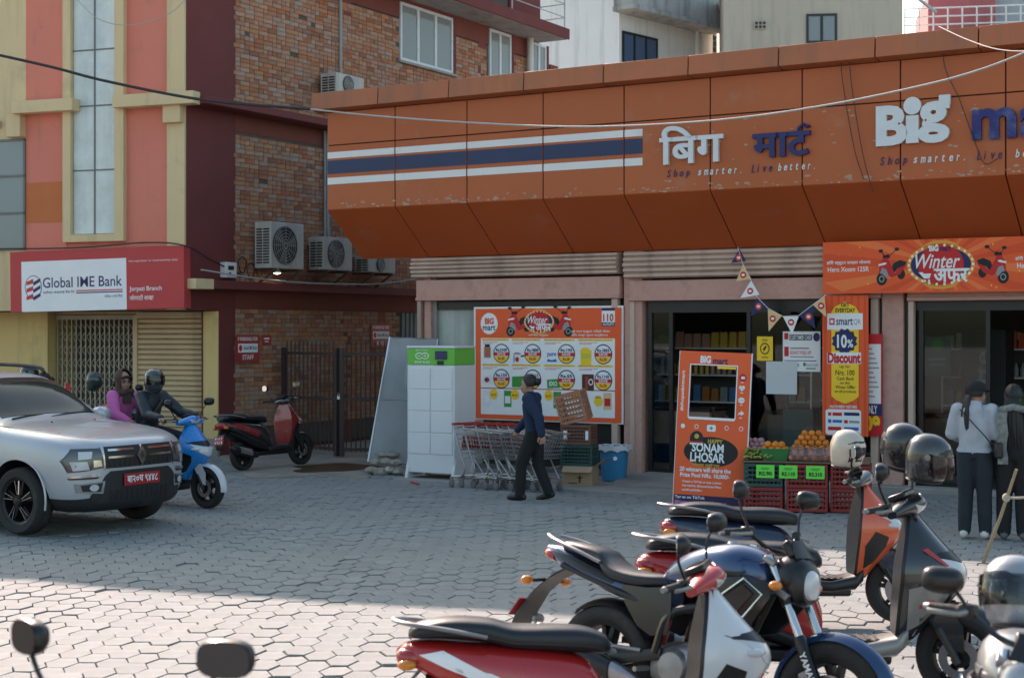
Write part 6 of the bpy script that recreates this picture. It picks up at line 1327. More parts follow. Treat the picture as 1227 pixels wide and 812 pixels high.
def motorcycle(label, tank, loc, rz, lean=-8, group=None, shroud=None, tailm=None, forkm=None, steer=0, text=None, mir=True, head=True, seatm=None, cat='motorcycle', mz=1.27, gm=None):
    t = thing('motorcycle', label, cat, loc, group=group, rot=(R(lean), 0, rz)); shroud = shroud or m_bplas; tailm = tailm or tank; forkm = forkm or m_chrome; seatm = seatm or m_seat
    wb = 1.34; r = .305
    wheel(t, 0, .315, .145, 5, m_alloy, hub_r=.055); wheel(t, wb, r, .105, 5, m_alloy, hub_r=.05)
    tk = [(.36, .80, .16, .08), (.42, .825, .22, .15), (.52, .85, .29, .21), (.66, .875, .37, .25), (.80, .885, .40, .26), (.91, .875, .34, .22), (.98, .85, .22, .14), (1.0, .83, .12, .06)]
    to = vpart('tank', tank, lambda b: b.loft([sup((x, 0, z), w, h, 24, 2.7) for x, z, w, h in [tuple(q) for q in cr(tk, 4)]]), t, smooth=60)
    tr_ = bvh_of(to)
    cap_ = vpart('filler_cap', m_chrome, lambda b: b.lathe([(0, .012), (.034, .012), (.04, .004), (.04, -.02)], (.72, 0, 1.006), 'z', 18), to)
    for s_ in (-1, 1):
        vpart('tank_panel', shroud, lambda b: patch(b, tr_, [(.50, .80), (.62, .78), (.86, .83), (.90, .88), (.70, .86), (.56, .85)], 'y', s_, .006, 2), to)
        sh_ = vpart('shroud', shroud, lambda b: b.sheet([[(.62, s_ * .17, .80), (.78, s_ * .215, .84), (.95, s_ * .22, .86), (1.05, s_ * .19, .84)], [(.66, s_ * .18, .72), (.80, s_ * .225, .75), (.96, s_ * .235, .77), (1.07, s_ * .21, .77)], [(.74, s_ * .17, .63), (.83, s_ * .20, .64), (.94, s_ * .215, .66), (1.0, s_ * .20, .68)], [(.80, s_ * .15, .56), (.84, s_ * .17, .565), (.89, s_ * .18, .575), (.92, s_ * .175, .59)]], .008 * s_), t, smooth=60)
        vpart('shroud_trim', m_chrome, lambda b: b.tube([(.80, s_ * .232, .75), (.94, s_ * .244, .85), (1.03, s_ * .222, .78), (.94, s_ * .226, .665), (.86, s_ * .21, .645), (.80, s_ * .232, .75)], .007, 6), sh_)
        vpart('shroud_vane', m_bplas, lambda b: b.sheet([[(.84, s_ * .238, .755), (.93, s_ * .246, .82)], [(.90, s_ * .232, .68), (.99, s_ * .24, .78)]], .004 * s_), sh_)
        vpart('side_panel', shroud, lambda b: b.sheet([[(.10, s_ * .10, .74), (.30, s_ * .135, .74), (.46, s_ * .15, .76)], [(.16, s_ * .115, .64), (.32, s_ * .15, .62), (.48, s_ * .165, .64)], [(.24, s_ * .11, .54), (.35, s_ * .14, .50), (.46, s_ * .15, .52)]], .006 * s_), t, smooth=60)
    if text:
        V, Fc, _ = text_geo(text, .02); mb = MB()
        for s_ in (-1, 1):
            pts = []
            for u, v in V:
                x = (.56 + .13 * u) if s_ < 0 else (.69 - .13 * u); z = .81 + .03 * v + (x - .56) * .12; h = tr_.ray_cast(Vector((x, s_ * 3, z)), Vector((0, -s_, 0))); pts.append(h[0] + Vector((0, s_ * .009, 0)) if h[0] else (x, s_ * .2, z))
            mb.add(pts, Fc)
        mb.build('lettering', m_chrome, to, smooth=0)
        vpart('emblem', m_chrome, lambda b: b.lathe([(0, .004), (.026, .004), (.026, -.01)], (.84, 0, 1.010), 'z', 18), to)
    se = [(.44, .775, .12, .05), (.36, .775, .20, .08), (.22, .77, .26, .09), (.08, .785, .27, .09), (.0, .815, .25, .10), (-.06, .865, .22, .09), (-.18, .89, .21, .08), (-.30, .905, .17, .06), (-.34, .91, .10, .03)]
    vpart('seat', seatm, lambda b: b.loft([sup((x, 0, z), w, h, 18, 2.9) for x, z, w, h in [tuple(q) for q in cr(se, 4)]]), t, smooth=60)
    ta = [(.40, .70, .14, .10), (.2, .71, .20, .12), (0, .745, .22, .13), (-.2, .81, .21, .12), (-.36, .855, .16, .10), (-.45, .88, .09, .05)]
    tb_ = vpart('tail', tailm, lambda b: b.loft([sup((x, 0, z), w, h, 18, 2.4) for x, z, w, h in [tuple(q) for q in cr(ta, 4)]]), t, smooth=60)
    trt = bvh_of(tb_)
    for s_ in (-1, 1): vpart('tail_panel', shroud if tailm is tank else tank, lambda b: patch(b, trt, [(-.40, .87), (-.2, .80), (.05, .735), (.1, .77), (-.15, .85)], 'y', s_, .004, 2), tb_)
    vpart('tail_lamp', m_redl, lambda b: b.loft([sup((x, 0, z), w, h, 14, 2.5) for x, z, w, h in ((-.475, .865, .06, .02), (-.455, .86, .13, .05), (-.41, .85, .16, .07), (-.38, .845, .15, .07))]), t)
    vpart('grab_rail', m_alu, lambda b: [b.tube(cr([(-.02, s_ * .13, .84), (-.18, s_ * .15, .895), (-.34, s_ * .12, .935), (-.44, s_ * .05, .955)], 5), .014, 8, flat=.7) for s_ in (-1, 1)], t)
    # plate holder with indicators
    ph_ = vpart('rear_mudguard', m_bplas, lambda b: b.loft([[(x, y * w, z) for y in (-1, 1)] + [(x + .03, y * w, z + .03) for y in (1, -1)] for x, z, w in ((-.28, .78, .075), (-.40, .72, .07), (-.52, .62, .075), (-.60, .50, .085), (-.62, .45, .085))]), t)
    vpart('number_plate', m_plate, lambda b: b.box((-.60, 0, .545), (.006, .20, .12), (0, R(35), 0)), ph_)
    for s_ in (-1, 1):
        vpart('rear_indicator', m_ambl, lambda b: b.ell((-.47, s_ * .17, .70), (.03, .042, .026)), t); vpart('indicator_stalk', m_bplas, lambda b: b.tube([(-.44, s_ * .05, .71), (-.465, s_ * .14, .70)], .011, 7), t)
        vpart('front_indicator', m_ambl, lambda b: b.ell((1.09, s_ * .20, .83), (.03, .045, .024)), t)
    vpart('reflector', m_alu, lambda b: b.ell((-.50, 0, .49), (.02, .05, .03)), t)
    # fork
    top, ax = Vector((.985, 0, .97)), Vector((wb, 0, r)); d = (ax - top).normalized()
    for s_ in (-1, 1):
        o = Vector((0, s_ * .10, 0))
        vpart('fork_tube', forkm, lambda b: b.tube([top + o, top + o + d * .52], .0215, 12), t)
        fl = vpart('fork_slider', m_bplas, lambda b: b.tube([top + o + d * .42, top + o + d * .44, ax + o - d * .04, ax + o + d * .03], [.026, .030, .029, .026], 12), t)
        vpart('fork_cover', shroud, lambda b: b.tube([top + o + d * .14, top + o + d * .26], .027, 12), t)
    vpart('yoke', m_alu, lambda b: (b.box(top + d * .03, (.07, .26, .03), (0, R(27), 0)), b.box(top + d * .20, (.08, .26, .035), (0, R(27), 0))), t, bevel=.006)
    vpart('axle', m_alu, lambda b: b.cyl((wb, -.13, r), (wb, .13, r), .014), t); vpart('brake_caliper', m_alu, lambda b: b.box((wb - .10, -.085, r + .09), (.06, .045, .10), (0, R(-30), 0)), t, bevel=.008)
    vpart('front_fender', tailm, lambda b: arcshell(b, wb, r, r + .035, 20, 170, .135, .045, .004, 16, .8), t, smooth=60)
    if head:
        hl = vpart('headlamp_pod', shroud, lambda b: b.loft([sup((x, 0, z), w, h, 18, 2.6) for x, z, w, h in ((1.02, .88, .20, .18), (1.08, .87, .24, .24), (1.14, .855, .22, .24), (1.175, .845, .17, .18))]), t, smooth=50)
        vpart('headlamp', m_lens, lambda b: b.loft([sup((x, 0, z), w, h, 18, 2.4) for x, z, w, h in ((1.172, .845, .15, .15), (1.19, .842, .13, .13), (1.20, .84, .07, .07))]), hl)
        vpart('instrument', m_bplas, lambda b: b.box((1.07, 0, 1.01), (.05, .15, .09), (0, R(-38), 0)), t, bevel=.012); vpart('fly_screen', m_bplas, lambda b: b.sheet([[(1.13, -.09, .97), (1.15, 0, .975), (1.13, .09, .97)], [(1.08, -.06, 1.05), (1.10, 0, 1.06), (1.08, .06, 1.05)]], .004), t)
    bars(t, [(.88, -.375, 1.06), (.93, -.25, 1.075), (.985, -.10, 1.0), (.985, .10, 1.0), (.93, .25, 1.075), (.88, .375, 1.06)])
    if mir:
        for s_ in (-1, 1): mirror(t, (.945, s_ * .24, 1.08), (.93, s_ * .34, mz), (.075, .048), -s_ * .3, gm)
    # frame, engine
    vpart('frame', m_bplas, lambda b: [(b.tube(cr([(.96, s_ * .03, .84), (.70, s_ * .12, .70), (.46, s_ * .14, .62), (.38, s_ * .13, .42)], 4), .024, 8), b.tube([(.95, s_ * .03, .78), (.80, s_ * .07, .50), (.72, s_ * .09, .28), (.45, s_ * .10, .24)], .018, 8), b.tube([(.46, s_ * .13, .62), (.1, s_ * .11, .70), (-.3, s_ * .09, .80)], .016, 8)) for s_ in (-1, 1)], t)
    def eng(b):
        b.loft([sup((x, 0, z), w, h, 16, 3.2) for x, z, w, h in ((.34, .36, .20, .18), (.44, .36, .27, .25), (.58, .36, .28, .26), (.70, .35, .24, .20), (.74, .35, .16, .12))])
        for s_ in (-1, 1): b.lathe([(0, s_ * .165), (.075, s_ * .16), (.095, s_ * .13), (.1, s_ * .08)], (.50, 0, .36), 'y', 22); b.lathe([(0, s_ * .155), (.05, s_ * .15), (.06, s_ * .1)], (.64, 0, .34), 'y', 18)
    en = vpart('engine', m_alu, eng, t, smooth=50)
    vpart('cylinder_fins', m_bplas, lambda b: [b.box((.655 + k * .012, 0, .49 + k * .026), (.17, .20, .010), (0, R(25), 0)) for k in range(7)] + [b.box((.69, 0, .57), (.13, .15, .2), (0, R(25), 0))], en, bevel=.003)
    vpart('radiator_scoop', m_bplas, lambda b: b.loft([sup((x, 0, z), w, h, 14, 3.5) for x, z, w, h in ((.42, .215, .20, .06), (.6, .20, .22, .08), (.80, .26, .18, .12), (.86, .32, .14, .06))]), t, smooth=50)
    for s_ in (-1, 1): vpart('swingarm', m_bplas, lambda b: b.loft([sup((x, s_ * .125, z), .032, h, 10, 4) for x, z, h in ((.42, .42, .06), (.2, .37, .07), (.0, .315, .05), (-.06, .31, .035))]), t)
    vpart('shock_absorber', m_redl, lambda b: b.tube([(.30, 0, .40), (.36, 0, .64)], .035, 10), t)
    ex = [(.30, -.15, .26, .045, .05), (.22, -.165, .28, .085, .10), (.0, -.19, .34, .10, .125), (-.22, -.205, .41, .10, .12), (-.32, -.21, .445, .08, .09), (-.34, -.212, .45, .05, .05)]
    sil = vpart('silencer', m_exh, lambda b: b.loft([sup((x, y, z), w, h, 16, 2.7) for x, y, z, w, h in ex]), t, smooth=50)
    vpart('silencer_cover', m_bplas, lambda b: b.loft([sup((x, y - .008, z), w, h, 16, 2.7) for x, y, z, w, h in ((.16, -.17, .297, .10, .11), (.02, -.188, .335, .108, .13), (-.10, -.196, .372, .108, .13), (-.14, -.199, .385, .10, .115))]), sil, smooth=50)
    vpart('header_pipe', m_exh, lambda b: b.tube(cr([(.74, -.05, .52), (.84, -.07, .42), (.78, -.10, .22), (.55, -.13, .19), (.30, -.15, .25)], 5), .02, 9), t)
    vpart('hugger', m_bplas, lambda b: arcshell(b, 0, .315, .345, 30, 130, .16, .04, .004, 10, .9), t, smooth=60)
    vpart('chain_guard', m_bplas, lambda b: b.b2(-.02, .38, .135, .155, .42, .455), t); vpart('sprocket', m_alu, lambda b: b.lathe([(0, .125), (.09, .125), (.09, .13), (0, .13)], (0, 0, .315), 'y', 24), t)
    for s_ in (-1, 1): vpart('footrest', m_alu, lambda b: (b.cyl((.36, s_ * .15, .34), (.36, s_ * .27, .335), .013), b.tube([(.30, s_ * .14, .42), (.14, s_ * .15, .42), (.10, s_ * .19, .42)], .012, 7)), t)
    vpart('side_stand', m_bplas, lambda b: b.tube([(.40, .13, .24), (.36, .25, .045), (.39, .27, .035)], .012, 7), t)
    if text:
        V, Fc, _ = text_geo('YAMAHA', .02); side_ = Vector((-d.z, 0, d.x)); mb = MB()
        mb.add([top + Vector((0, -.132, 0)) + d * (.50 + .19 * u) + side_ * (.034 * (v - .5)) for u, v in V], Fc); mb.build('lettering', P_wh, t, smooth=0)
    if steer: turn(t, {'handlebar', 'mirror', 'fork_tube', 'fork_slider', 'fork_cover', 'yoke', 'axle', 'brake_caliper', 'front_fender', 'headlamp_pod', 'instrument', 'fly_screen', 'front_indicator'}, .7, tuple(top), tuple(-d), steer)
    return t
def helmet(label, mat, loc, rot, visor=True, visor_up=False, full=True):
    h = thing('helmet', label, 'helmet', loc, rot=rot)
    rings = []
    for z, rx, ry, dx in ((-.13, .098, .088, -.015), (-.10, .115, .102, -.008), (-.04, .128, .115, 0), (.03, .132, .118, 0), (.085, .112, .102, -.002), (.118, .078, .072, -.004), (.134, .035, .033, -.005), (.136, .008, .008, -.005)):
        rings.append([(dx + rx * math.cos(a), ry * math.sin(a), z) for a in [2 * math.pi * k / 26 for k in range(26)]])
    vpart('shell', mat, lambda b: b.loft(rings), h, smooth=80)
    tr_ = BVHTree.FromPolygons([Vector(p) for q in rings for p in q], [(i * 26 + j, i * 26 + (j + 1) % 26, (i + 1) * 26 + (j + 1) % 26, (i + 1) * 26 + j) for i in range(7) for j in range(26)])
    vpart('face_opening', m_blk, lambda b: patch(b, tr_, [(-.075 if not full else -.088, -.124 if not full else -.055), (.075 if not full else .088, -.124 if not full else -.055), (.092, .045), (.05, .065), (-.05, .065), (-.092, .045)], 'x', 1, .002, 2), h)
    if visor:
        z0, z1 = (-.06, .055) if not visor_up else (-.075, .05)
        rows = [[((.140 if not visor_up else .150) * math.cos(a) * (1.0 - .15 * abs(v - .4)), .128 * math.sin(a), z0 + (z1 - z0) * v - (.0 if not visor_up else .03 * math.cos(a))) for a in [R(-78 + 156 * k / 14) for k in range(15)]] for v in (0, .25, .5, .75, 1)]
        vpart('visor', glass('visor_film', (.55, .57, .58), 1.0, .10, (.03, .03, .03)), lambda b: b.sheet(rows, .002), h, smooth=80)
        vpart('visor_pivot', m_alu, lambda b: [b.lathe([(0, s_ * .128), (.017, s_ * .127), (.02, s_ * .11)], (.02, 0, .02), 'y', 14) for s_ in (-1, 1)], h)
    vpart('rim_trim', m_blk, lambda b: b.tube([(-.015 + .099 * math.cos(a), .089 * math.sin(a), -.13) for a in [2 * math.pi * k / 26 for k in range(27)]], .006, 6), h)
    return h
# --- paints
p_red = paint('scooter_red', (.42, .018, .016)); p_wht = paint('pearl_white', (.62, .63, .64), .3); p_sil = paint('silver_grey', (.34, .35, .36), .3, .5); p_blk = paint('gloss_black', (.014, .015, .018), .2)
p_blu = paint('azure_blue', (.012, .22, .62), .25); p_mblu = paint('metal_blue', (.02, .055, .14), .22, .35); p_org = paint('orange_red', (.62, .09, .02), .28); p_gry = paint('warm_grey', (.24, .225, .205), .35, .2); p_nvb = paint('dark_navy', (.012, .022, .05), .25); p_drd = paint('dark_red', (.26, .015, .018), .25)
def head(P, Q): d = Q - P; return math.atan2(d.y, d.x)
def place(px, d): return Vector(((px - CX) / F * d, d, GZ))
# --- foreground bikes
A_dec = [([(-.33, .70), (-.20, .64), (.02, .56), (.05, .585), (-.10, .66), (-.22, .72)], P_wh), ([(-.22, .66), (-.05, .575), (.18, .50), (.20, .53), (.0, .62)], P_wh)]
scooter('red scooter with white front apron nearest the camera, dark seat', p_red, p_wht, m_bplas, Vector((-.09, 6.75, GZ)), R(2), -5, 'scooters parked in the foreground', nose=p_red, decals=A_dec, fender=p_wht, steer=-24, scale=.955)
motorcycle('blue naked motorcycle facing right with chrome fork behind the red scooter', p_mblu, Vector((.48, 8.2, GZ)), R(-40), -9, 'motorcycles in the foreground', shroud=m_bplas, tailm=p_mblu, text='FZS')
scooter('orange scooter with black seat under the hanging beige helmet', p_nvb, p_org, m_bplas, Vector((1.50, 11.0, GZ)), R(0), -4, 'scooters parked in the foreground', nose=p_blk, fender=p_nvb, steer=-14)
D_dec = [([(.0, .62), (.12, .53), (.30, .46), (.32, .50), (.15, .60)], p_blk)]
scooter('black and red scooter carrying two helmets on its handlebar', p_red, p_blk, m_bplas, Vector((1.17, 8.80, GZ)), R(-8), -5, 'scooters parked in the foreground', nose=p_blk, decals=D_dec, boardm=p_gry, fender=p_blk, steer=-26, scale=1.07, apdec=[([(.97, .38), (1.05, .42), (1.17, .54), (1.21, .60), (1.10, .63), (.98, .60)], p_gry), ([(1.03, .50), (1.07, .50), (1.075, .52), (1.035, .52)], p_red), ([(1.07, .525), (1.11, .525), (1.115, .545), (1.075, .545)], p_red), ([(1.10, .50), (1.14, .505), (1.145, .525), (1.105, .52)], p_red), ([(1.05, .80), (1.20, .70), (1.24, .665), (1.23, .69), (1.08, .81)], p_red)])
motorcycle('silver and black motorcycle cut off by the right edge of the picture', p_sil, Vector((2.04, 6.25, GZ)), R(-110), -6, 'motorcycles in the foreground', shroud=p_sil, tailm=p_blk, mz=1.17)
motorcycle('black motorcycle below the lower left corner, only its mirrors in view', p_blk, Vector((-1.44, 3.12, GZ)), R(60), -1, 'motorcycles in the foreground', shroud=p_blk, gm=pm('dark_reflection_mirror', (.06, .065, .07), .1, 1, var=0))  # mirror glass coloured dark in place of a dark reflection
helmet('beige open-face helmet hung on the orange scooter', paint('beige_gloss', (.52, .46, .37), .2), at(1016, 537, 11.0), (0, R(4), R(-52)), visor=False, full=False)
helmet('black helmet without visor glare, behind the clear-visored one', p_blk, at(1082, 534, 9.0), (R(-6), R(-12), R(150)), visor=False)
helmet('dark helmet with a raised clear visor on the black scooter', paint('graphite', (.035, .036, .038), .25), at(1113, 548, 8.72), (R(4), R(6), R(-28)), visor=True, visor_up=True)
# --- across the yard
scooter('blue and white scooter ridden by two people behind the silver car', p_blu, p_blu, m_bplas, Vector((-4.66, 18.85, GZ)), R(-32), 0, 'scooters across the yard', nose=p_blu, fender=p_wht, decals=[([(-.2, .66), (.1, .55), (.3, .50), (.1, .60)], P_wh)])
scooter('black and dark red scooter parked in front of the gate', p_blk, p_drd, p_drd, Vector((-4.03, 23.15, GZ)), R(55), -7, 'scooters across the yard', nose=p_blk, fender=p_blk, decals=[([(-.3, .68), (-.05, .58), (.2, .48), (.28, .56), (.0, .66), (-.2, .72)], p_drd)])
motorcycle('dark motorcycle parked by the bank shutters behind the silver car', p_red, place(82, 23.6), R(-18), -7, 'motorcycles across the yard', shroud=p_blk)
helmet('dark green helmet hanging on the motorcycle by the bank', paint('dark_green', (.02, .04, .03), .3), at(113, 456, 23.2), (R(20), R(30), R(-30)), visor=False, full=False)
fl_ = thing('nepal_flag', 'small red pennant flag with blue edge on the motorcycle by the bank', 'flag', at(78, 486, 22.9)); part('pole', m_steel, lambda b: b.tube([(0, 0, 0), (0, 0, .36)], .006, 6), parent=fl_)
part('cloth', P_rd, lambda b: b.prism([(0, .12), (.15, .14), (.05, .23), (.12, .24), (0, .36)], lambda u, v, h: (u, h, v), -.002, .002), parent=fl_, smooth=0); part('border', P_nv, lambda b: b.prism([(-.004, .105), (.175, .133), (.156, .14), (0, .118)], lambda u, v, h: (u, h, v), -.003, .003), parent=fl_, smooth=0)
# --- silver car
ca = Vector((-4.58, 16.5, GZ)); car = thing('car', 'dusty silver compact SUV with a red number plate entering from the left', 'car', ca, R(-32))
p_car = pm('car_silver', (.46, .48, .51), .33, .3, var=.05, vs=2, coat=.5, dirt=.12, dirtc=(.42, .40, .37), ds=1.2)
stn = [(.845, .36, .36, .40, .55, .38, .80, .26, .87, .885), (.80, .28, .58, .62, .58, .58, .86, .42, .935, .95), (.70, .235, .74, .79, .62, .75, .905, .58, .985, 1.0), (.50, .22, .82, .87, .66, .84, .955, .68, 1.03, 1.05), (.15, .22, .82, .905, .70, .875, .99, .72, 1.07, 1.095), (-.30, .22, .82, .91, .72, .88, 1.02, .74, 1.10, 1.125), (-.48, .22, .82, .91, .72, .88, 1.035, .75, 1.115, 1.14), (-.80, .22, .82, .91, .72, .88, 1.045, .68, 1.37, 1.41), (-1.12, .22, .82, .91, .72, .88, 1.05, .60, 1.56, 1.60), (-1.35, .22, .82, .91, .72, .88, 1.055, .595, 1.60, 1.635), (-2.3, .22, .82, .91, .72, .88, 1.07, .60, 1.615, 1.65), (-3.0, .22, .82, .91, .75, .87, 1.08, .58, 1.585, 1.62), (-3.38, .28, .78, .85, .75, .81, 1.08, .54, 1.50, 1.54), (-3.50, .40, .60, .70, .75, .66, 1.02, .46, 1.15, 1.18)]
def cring(s_):
    x, zb, wl_, wm, zm, wsh, zsh, wt, zt, zc = s_
    hp = [(0, zb), (wl_ * .7, zb), (wl_, zb + .05), (wm, zm), (wm * .99, (zm + zsh) / 2), (wsh, zsh), (wsh + (wt - wsh) * .5, zsh + (zt - zsh) * .5), (wt, zt), (wt * .55, zt + (zc - zt) * .8), (0, zc)]
    return [Vector((x, y, z)) for y, z in hp] + [Vector((x, -y, z)) for y, z in hp[-2:0:-1]]
mb = MB(); rg = [cring(q) for q in stn]; mb.loft(rg); bo = mb.build('tmp_body', [p_car, m_blk], None, smooth=60, sub=2)
dg = bpy.context.evaluated_depsgraph_get(); me = bpy.data.meshes.new_from_object(bo.evaluated_get(dg)); bpy.data.objects.remove(bo)
tmp = bpy.data.objects.new('tmp', me); col.objects.link(tmp)
tree_c = bvh_of(tmp); cut = []
for x in (0, -2.67):
    for s_ in (-1, 1):
        b = MB(); b.lathe([(.405, s_ * .52), (.405, s_ * 1.1)], (x, 0, .37), 'y', 40, cap=True); c_ = b.build('cut', [m_blk], None); cut.append(c_)
        q = tmp.modifiers.new('b', 'BOOLEAN'); q.object = c_; q.operation = 'DIFFERENCE'; q.solver = 'EXACT'; q.material_mode = 'TRANSFER' if hasattr(q, 'material_mode') else q.material_mode
dg = bpy.context.evaluated_depsgraph_get(); me2 = bpy.data.meshes.new_from_object(tmp.evaluated_get(dg)); bpy.data.objects.remove(tmp)
for c_ in cut: bpy.data.objects.remove(c_)
me2.materials.append(pm('car_black_plastic', (.02, .02, .022), .5, var=.15, dirt=.35, dirtc=(.11, .10, .085), ds=3))
me2.polygons.foreach_set('use_smooth', [True] * len(me2.polygons)); me2.set_sharp_from_angle(angle=R(40))
cb_ = bpy.data.objects.new('body', me2); col.objects.link(cb_); cb_.parent = car
for x in (0, -2.67):
    for s_ in (-1, 1):
        w_ = wheel(car, x, .348, .22, 5, m_alloy, disc=False, y=s_ * .79, hub_r=.06, rr=.235)
        vpart('wheel_arch', p_car, lambda b: b.tube([(x + .425 * math.cos(a), s_ * .885, .37 + .425 * math.sin(a)) for a in [R(-12 + 204 * k / 20) for k in range(21)]], .012, 8, flat=.9), car, smooth=60)
        vpart('spoke_face', m_chrome, lambda b: [b.bar((x + .07 * math.cos(a), s_ * .875, .348 + .07 * math.sin(a)), (x + .21 * math.cos(a + .12), s_ * .87, .348 + .21 * math.sin(a + .12)), .014, .008) for a in [R(72 * k + q) for k in range(5) for q in (8, 24)]], w_)
        vpart('hub_cap', m_alloy, lambda b: b.lathe([(0, s_ * .90), (.045, s_ * .895), (.06, s_ * .86)], (x, 0, .348), 'y', 18), w_)
def cp(name, mat, poly, off=.006, mir=False, axis='x', sign=1, cuts=3, parent=car, skirt=.012):
    for s_ in ((1, -1) if mir else (1,)):
        pl_ = [(u * s_, v) if axis == 'x' else (u, v) for u, v in poly]; sg_ = sign * s_ if axis == 'y' else sign
        r_ = vpart(name, mat, lambda b: patch(b, tree_c, pl_, axis, sg_, off, cuts, skirt=skirt), parent, smooth=50)
    return r_
m_cblk = pm('car_black_plastic', (.02, .02, .022), .5, var=.15, dirt=.35, dirtc=(.11, .10, .085), ds=3)
for f_ in me2.polygons:
    if f_.center.z < .41 and f_.material_index == 0: f_.material_index = len(me2.materials) - 1
cp('lower_bumper', m_cblk, [(-.60, .34), (.60, .34), (.62, .42), (.46, .62), (.40, .66), (-.40, .66), (-.46, .62), (-.62, .42)], .014)
gr_ = cp('grille', m_blk, [(-.46, .69), (.46, .69), (.48, .80), (.46, .91), (-.46, .91), (-.48, .80)], .008)
for z in (.79, .865):
    for u0, u1 in ((-.44, -.1), (.1, .44)): vpart('grille_bar', m_chrome, lambda b: patch(b, tree_c, [(u0, z), (u1, z), (u1, z + .022), (u0, z + .022)], 'x', 1, .022, 2), car)
vpart('grille_mesh', m_cblk, lambda b: [patch(b, tree_c, [(y, z), (y + .03, z + .018), (y + .06, z), (y + .03, z - .004)], 'x', 1, .016, 0) for z in (.70, .725, .75) for y in [-.44 + k * .068 for k in range(13)]], car)
vpart('intake_mesh', m_blk, lambda b: [patch(b, tree_c, [(y, z), (y + .032, z + .02), (y + .064, z), (y + .032, z - .004)], 'x', 1, .020, 0) for z in (.36, .39, .42, .45) for y in [-.42 + k * .07 for k in range(12)]], car)
em = cp('badge', m_chrome, [(0, .70), (.072, .805), (0, .91), (-.072, .805)], .034, cuts=1); cp('badge_centre', m_cblk, [(0, .765), (.024, .805), (0, .845), (-.024, .805)], .037, cuts=1)
hl = cp('headlamp', pm('headlamp_dark', (.05, .055, .06), .1, coat=1, var=.1), [(.49, .70), (.80, .66), (.83, .78), (.76, .90), (.50, .90), (.475, .80)], .010, True)
cp('headlamp_reflector', m_chrome, [(.51, .72), (.60, .71), (.60, .78), (.52, .78)], .014, True, cuts=1); cp('headlamp_reflector', m_lens, [(.62, .80), (.73, .79), (.72, .87), (.60, .87)], .014, True, cuts=1); cp('headlamp_reflector', m_lens, [(.64, .69), (.77, .68), (.79, .77), (.66, .77)], .014, True, cuts=1)
cp('lamp_trim', m_chrome, [(.468, .68), (.488, .68), (.494, .80), (.512, .915), (.485, .915)], .013, True, cuts=2)
cp('fog_bezel', m_chrome, [(.50, .44), (.74, .46), (.76, .55), (.48, .57)], .020, True); cp('fog_bezel_inner', m_cblk, [(.53, .46), (.70, .47), (.72, .535), (.51, .55)], .024, True, cuts=2); cp('fog_lamp', m_lens, [(.60 + .045 * math.cos(R(k * 30)), .505 + .035 * math.sin(R(k * 30))) for k in range(12)], .028, True, cuts=1)
cp('bumper_strip', m_chrome, [(.53, .645), (.80, .625), (.80, .605), (.54, .615)], .014, True); cp('bumper_slot', m_cblk, [(.53, .618), (.80, .604), (.79, .59), (.56, .595)], .012, True)
npl = vpart('number_plate', m_plate, lambda b: b.box((.872, 0, .56), (.012, .50, .125)), car, bevel=.006)
mb = MB(); V, Fc, _ = text_geo('बा२०च ९४४८', .02); mb.add([(.8795, -.215 + .43 * u, .52 + .08 * v) for u, v in V], Fc); mb.build('lettering', P_wh, npl, smooth=0)
m_cg_ = glass('car_glass', (.35, .40, .40), 1.0, .35, (.05, .06, .06))
cp('windscreen', pm('windscreen_glass', (.03, .042, .038), .05, var=.25, vs=2, spec=.22), [(-.52, -.64), (-.52, .64), (-.80, .62), (-1.10, .54), (-1.10, -.54), (-.80, -.62)], .006, axis='z', cuts=3)
for s_ in (-1, 1):
    vpart('side_window', pm('windscreen_glass', (.035, .045, .045)), lambda b: patch(b, tree_c, [(-.72, 1.10), (-1.02, 1.40), (-1.25, 1.52), (-1.78, 1.54), (-1.78, 1.10)], 'y', s_, .005, 3), car); vpart('side_window', pm('windscreen_glass', (.035, .045, .045)), lambda b: patch(b, tree_c, [(-1.86, 1.10), (-1.86, 1.54), (-2.6, 1.53), (-2.75, 1.40), (-2.75, 1.12)], 'y', s_, .005, 3), car)
    vpart('roof_rail', m_cblk, lambda b: b.tube(cr([(-1.25, s_ * .56, 1.61), (-1.40, s_ * .57, 1.675), (-2.2, s_ * .575, 1.70), (-2.9, s_ * .56, 1.67), (-3.05, s_ * .55, 1.60)], 4), .022, 8), car)
    vpart('sill', m_cblk, lambda b: b.tube([(-.46, s_ * .86, .33), (-2.2, s_ * .86, .33)], .06, 8), car)
    wm_ = vpart('wing_mirror', p_car, lambda b: b.loft([sup((x, s_ * 1.0, 1.14), w, h, 14, 2.6) for x, w, h in ((-.72, .10, .08), (-.76, .22, .16), (-.83, .23, .17), (-.85, .20, .14))]), car); vpart('mirror_arm', m_cblk, lambda b: b.tube([(-.78, s_ * .80, 1.06), (-.79, s_ * .92, 1.10)], .03, 8), wm_)
    for x in (-1.55, -2.45): vpart('door_handle', m_cblk, lambda b: b.box((x, s_ * .915, .96), (.18, .03, .03)), car, bevel=.01)
    vpart('door_gap', m_blk, lambda b: [patch(b, tree_c, [(x, .36), (x + .008, .36), (x + .008, 1.06), (x, 1.06)], 'y', s_, .001, 2, skirt=.002) for x in (-.62, -1.82)], car)
vpart('wiper', m_blk, lambda b: [b.tube([(-.47, y, 1.16), (-.50, y + .25, 1.185), (-.53, y + .52, 1.19)], .009, 6) for y in (-.55, -.02)], car)
vpart('bonnet_seam', m_blk, lambda b: [patch(b, tree_c, [(.62, s_ * .60), (.62, s_ * .607), (-.42, s_ * .77), (-.42, s_ * .763)], 'z', 1, .001, 2, skirt=.002) for s_ in (-1, 1)], car)
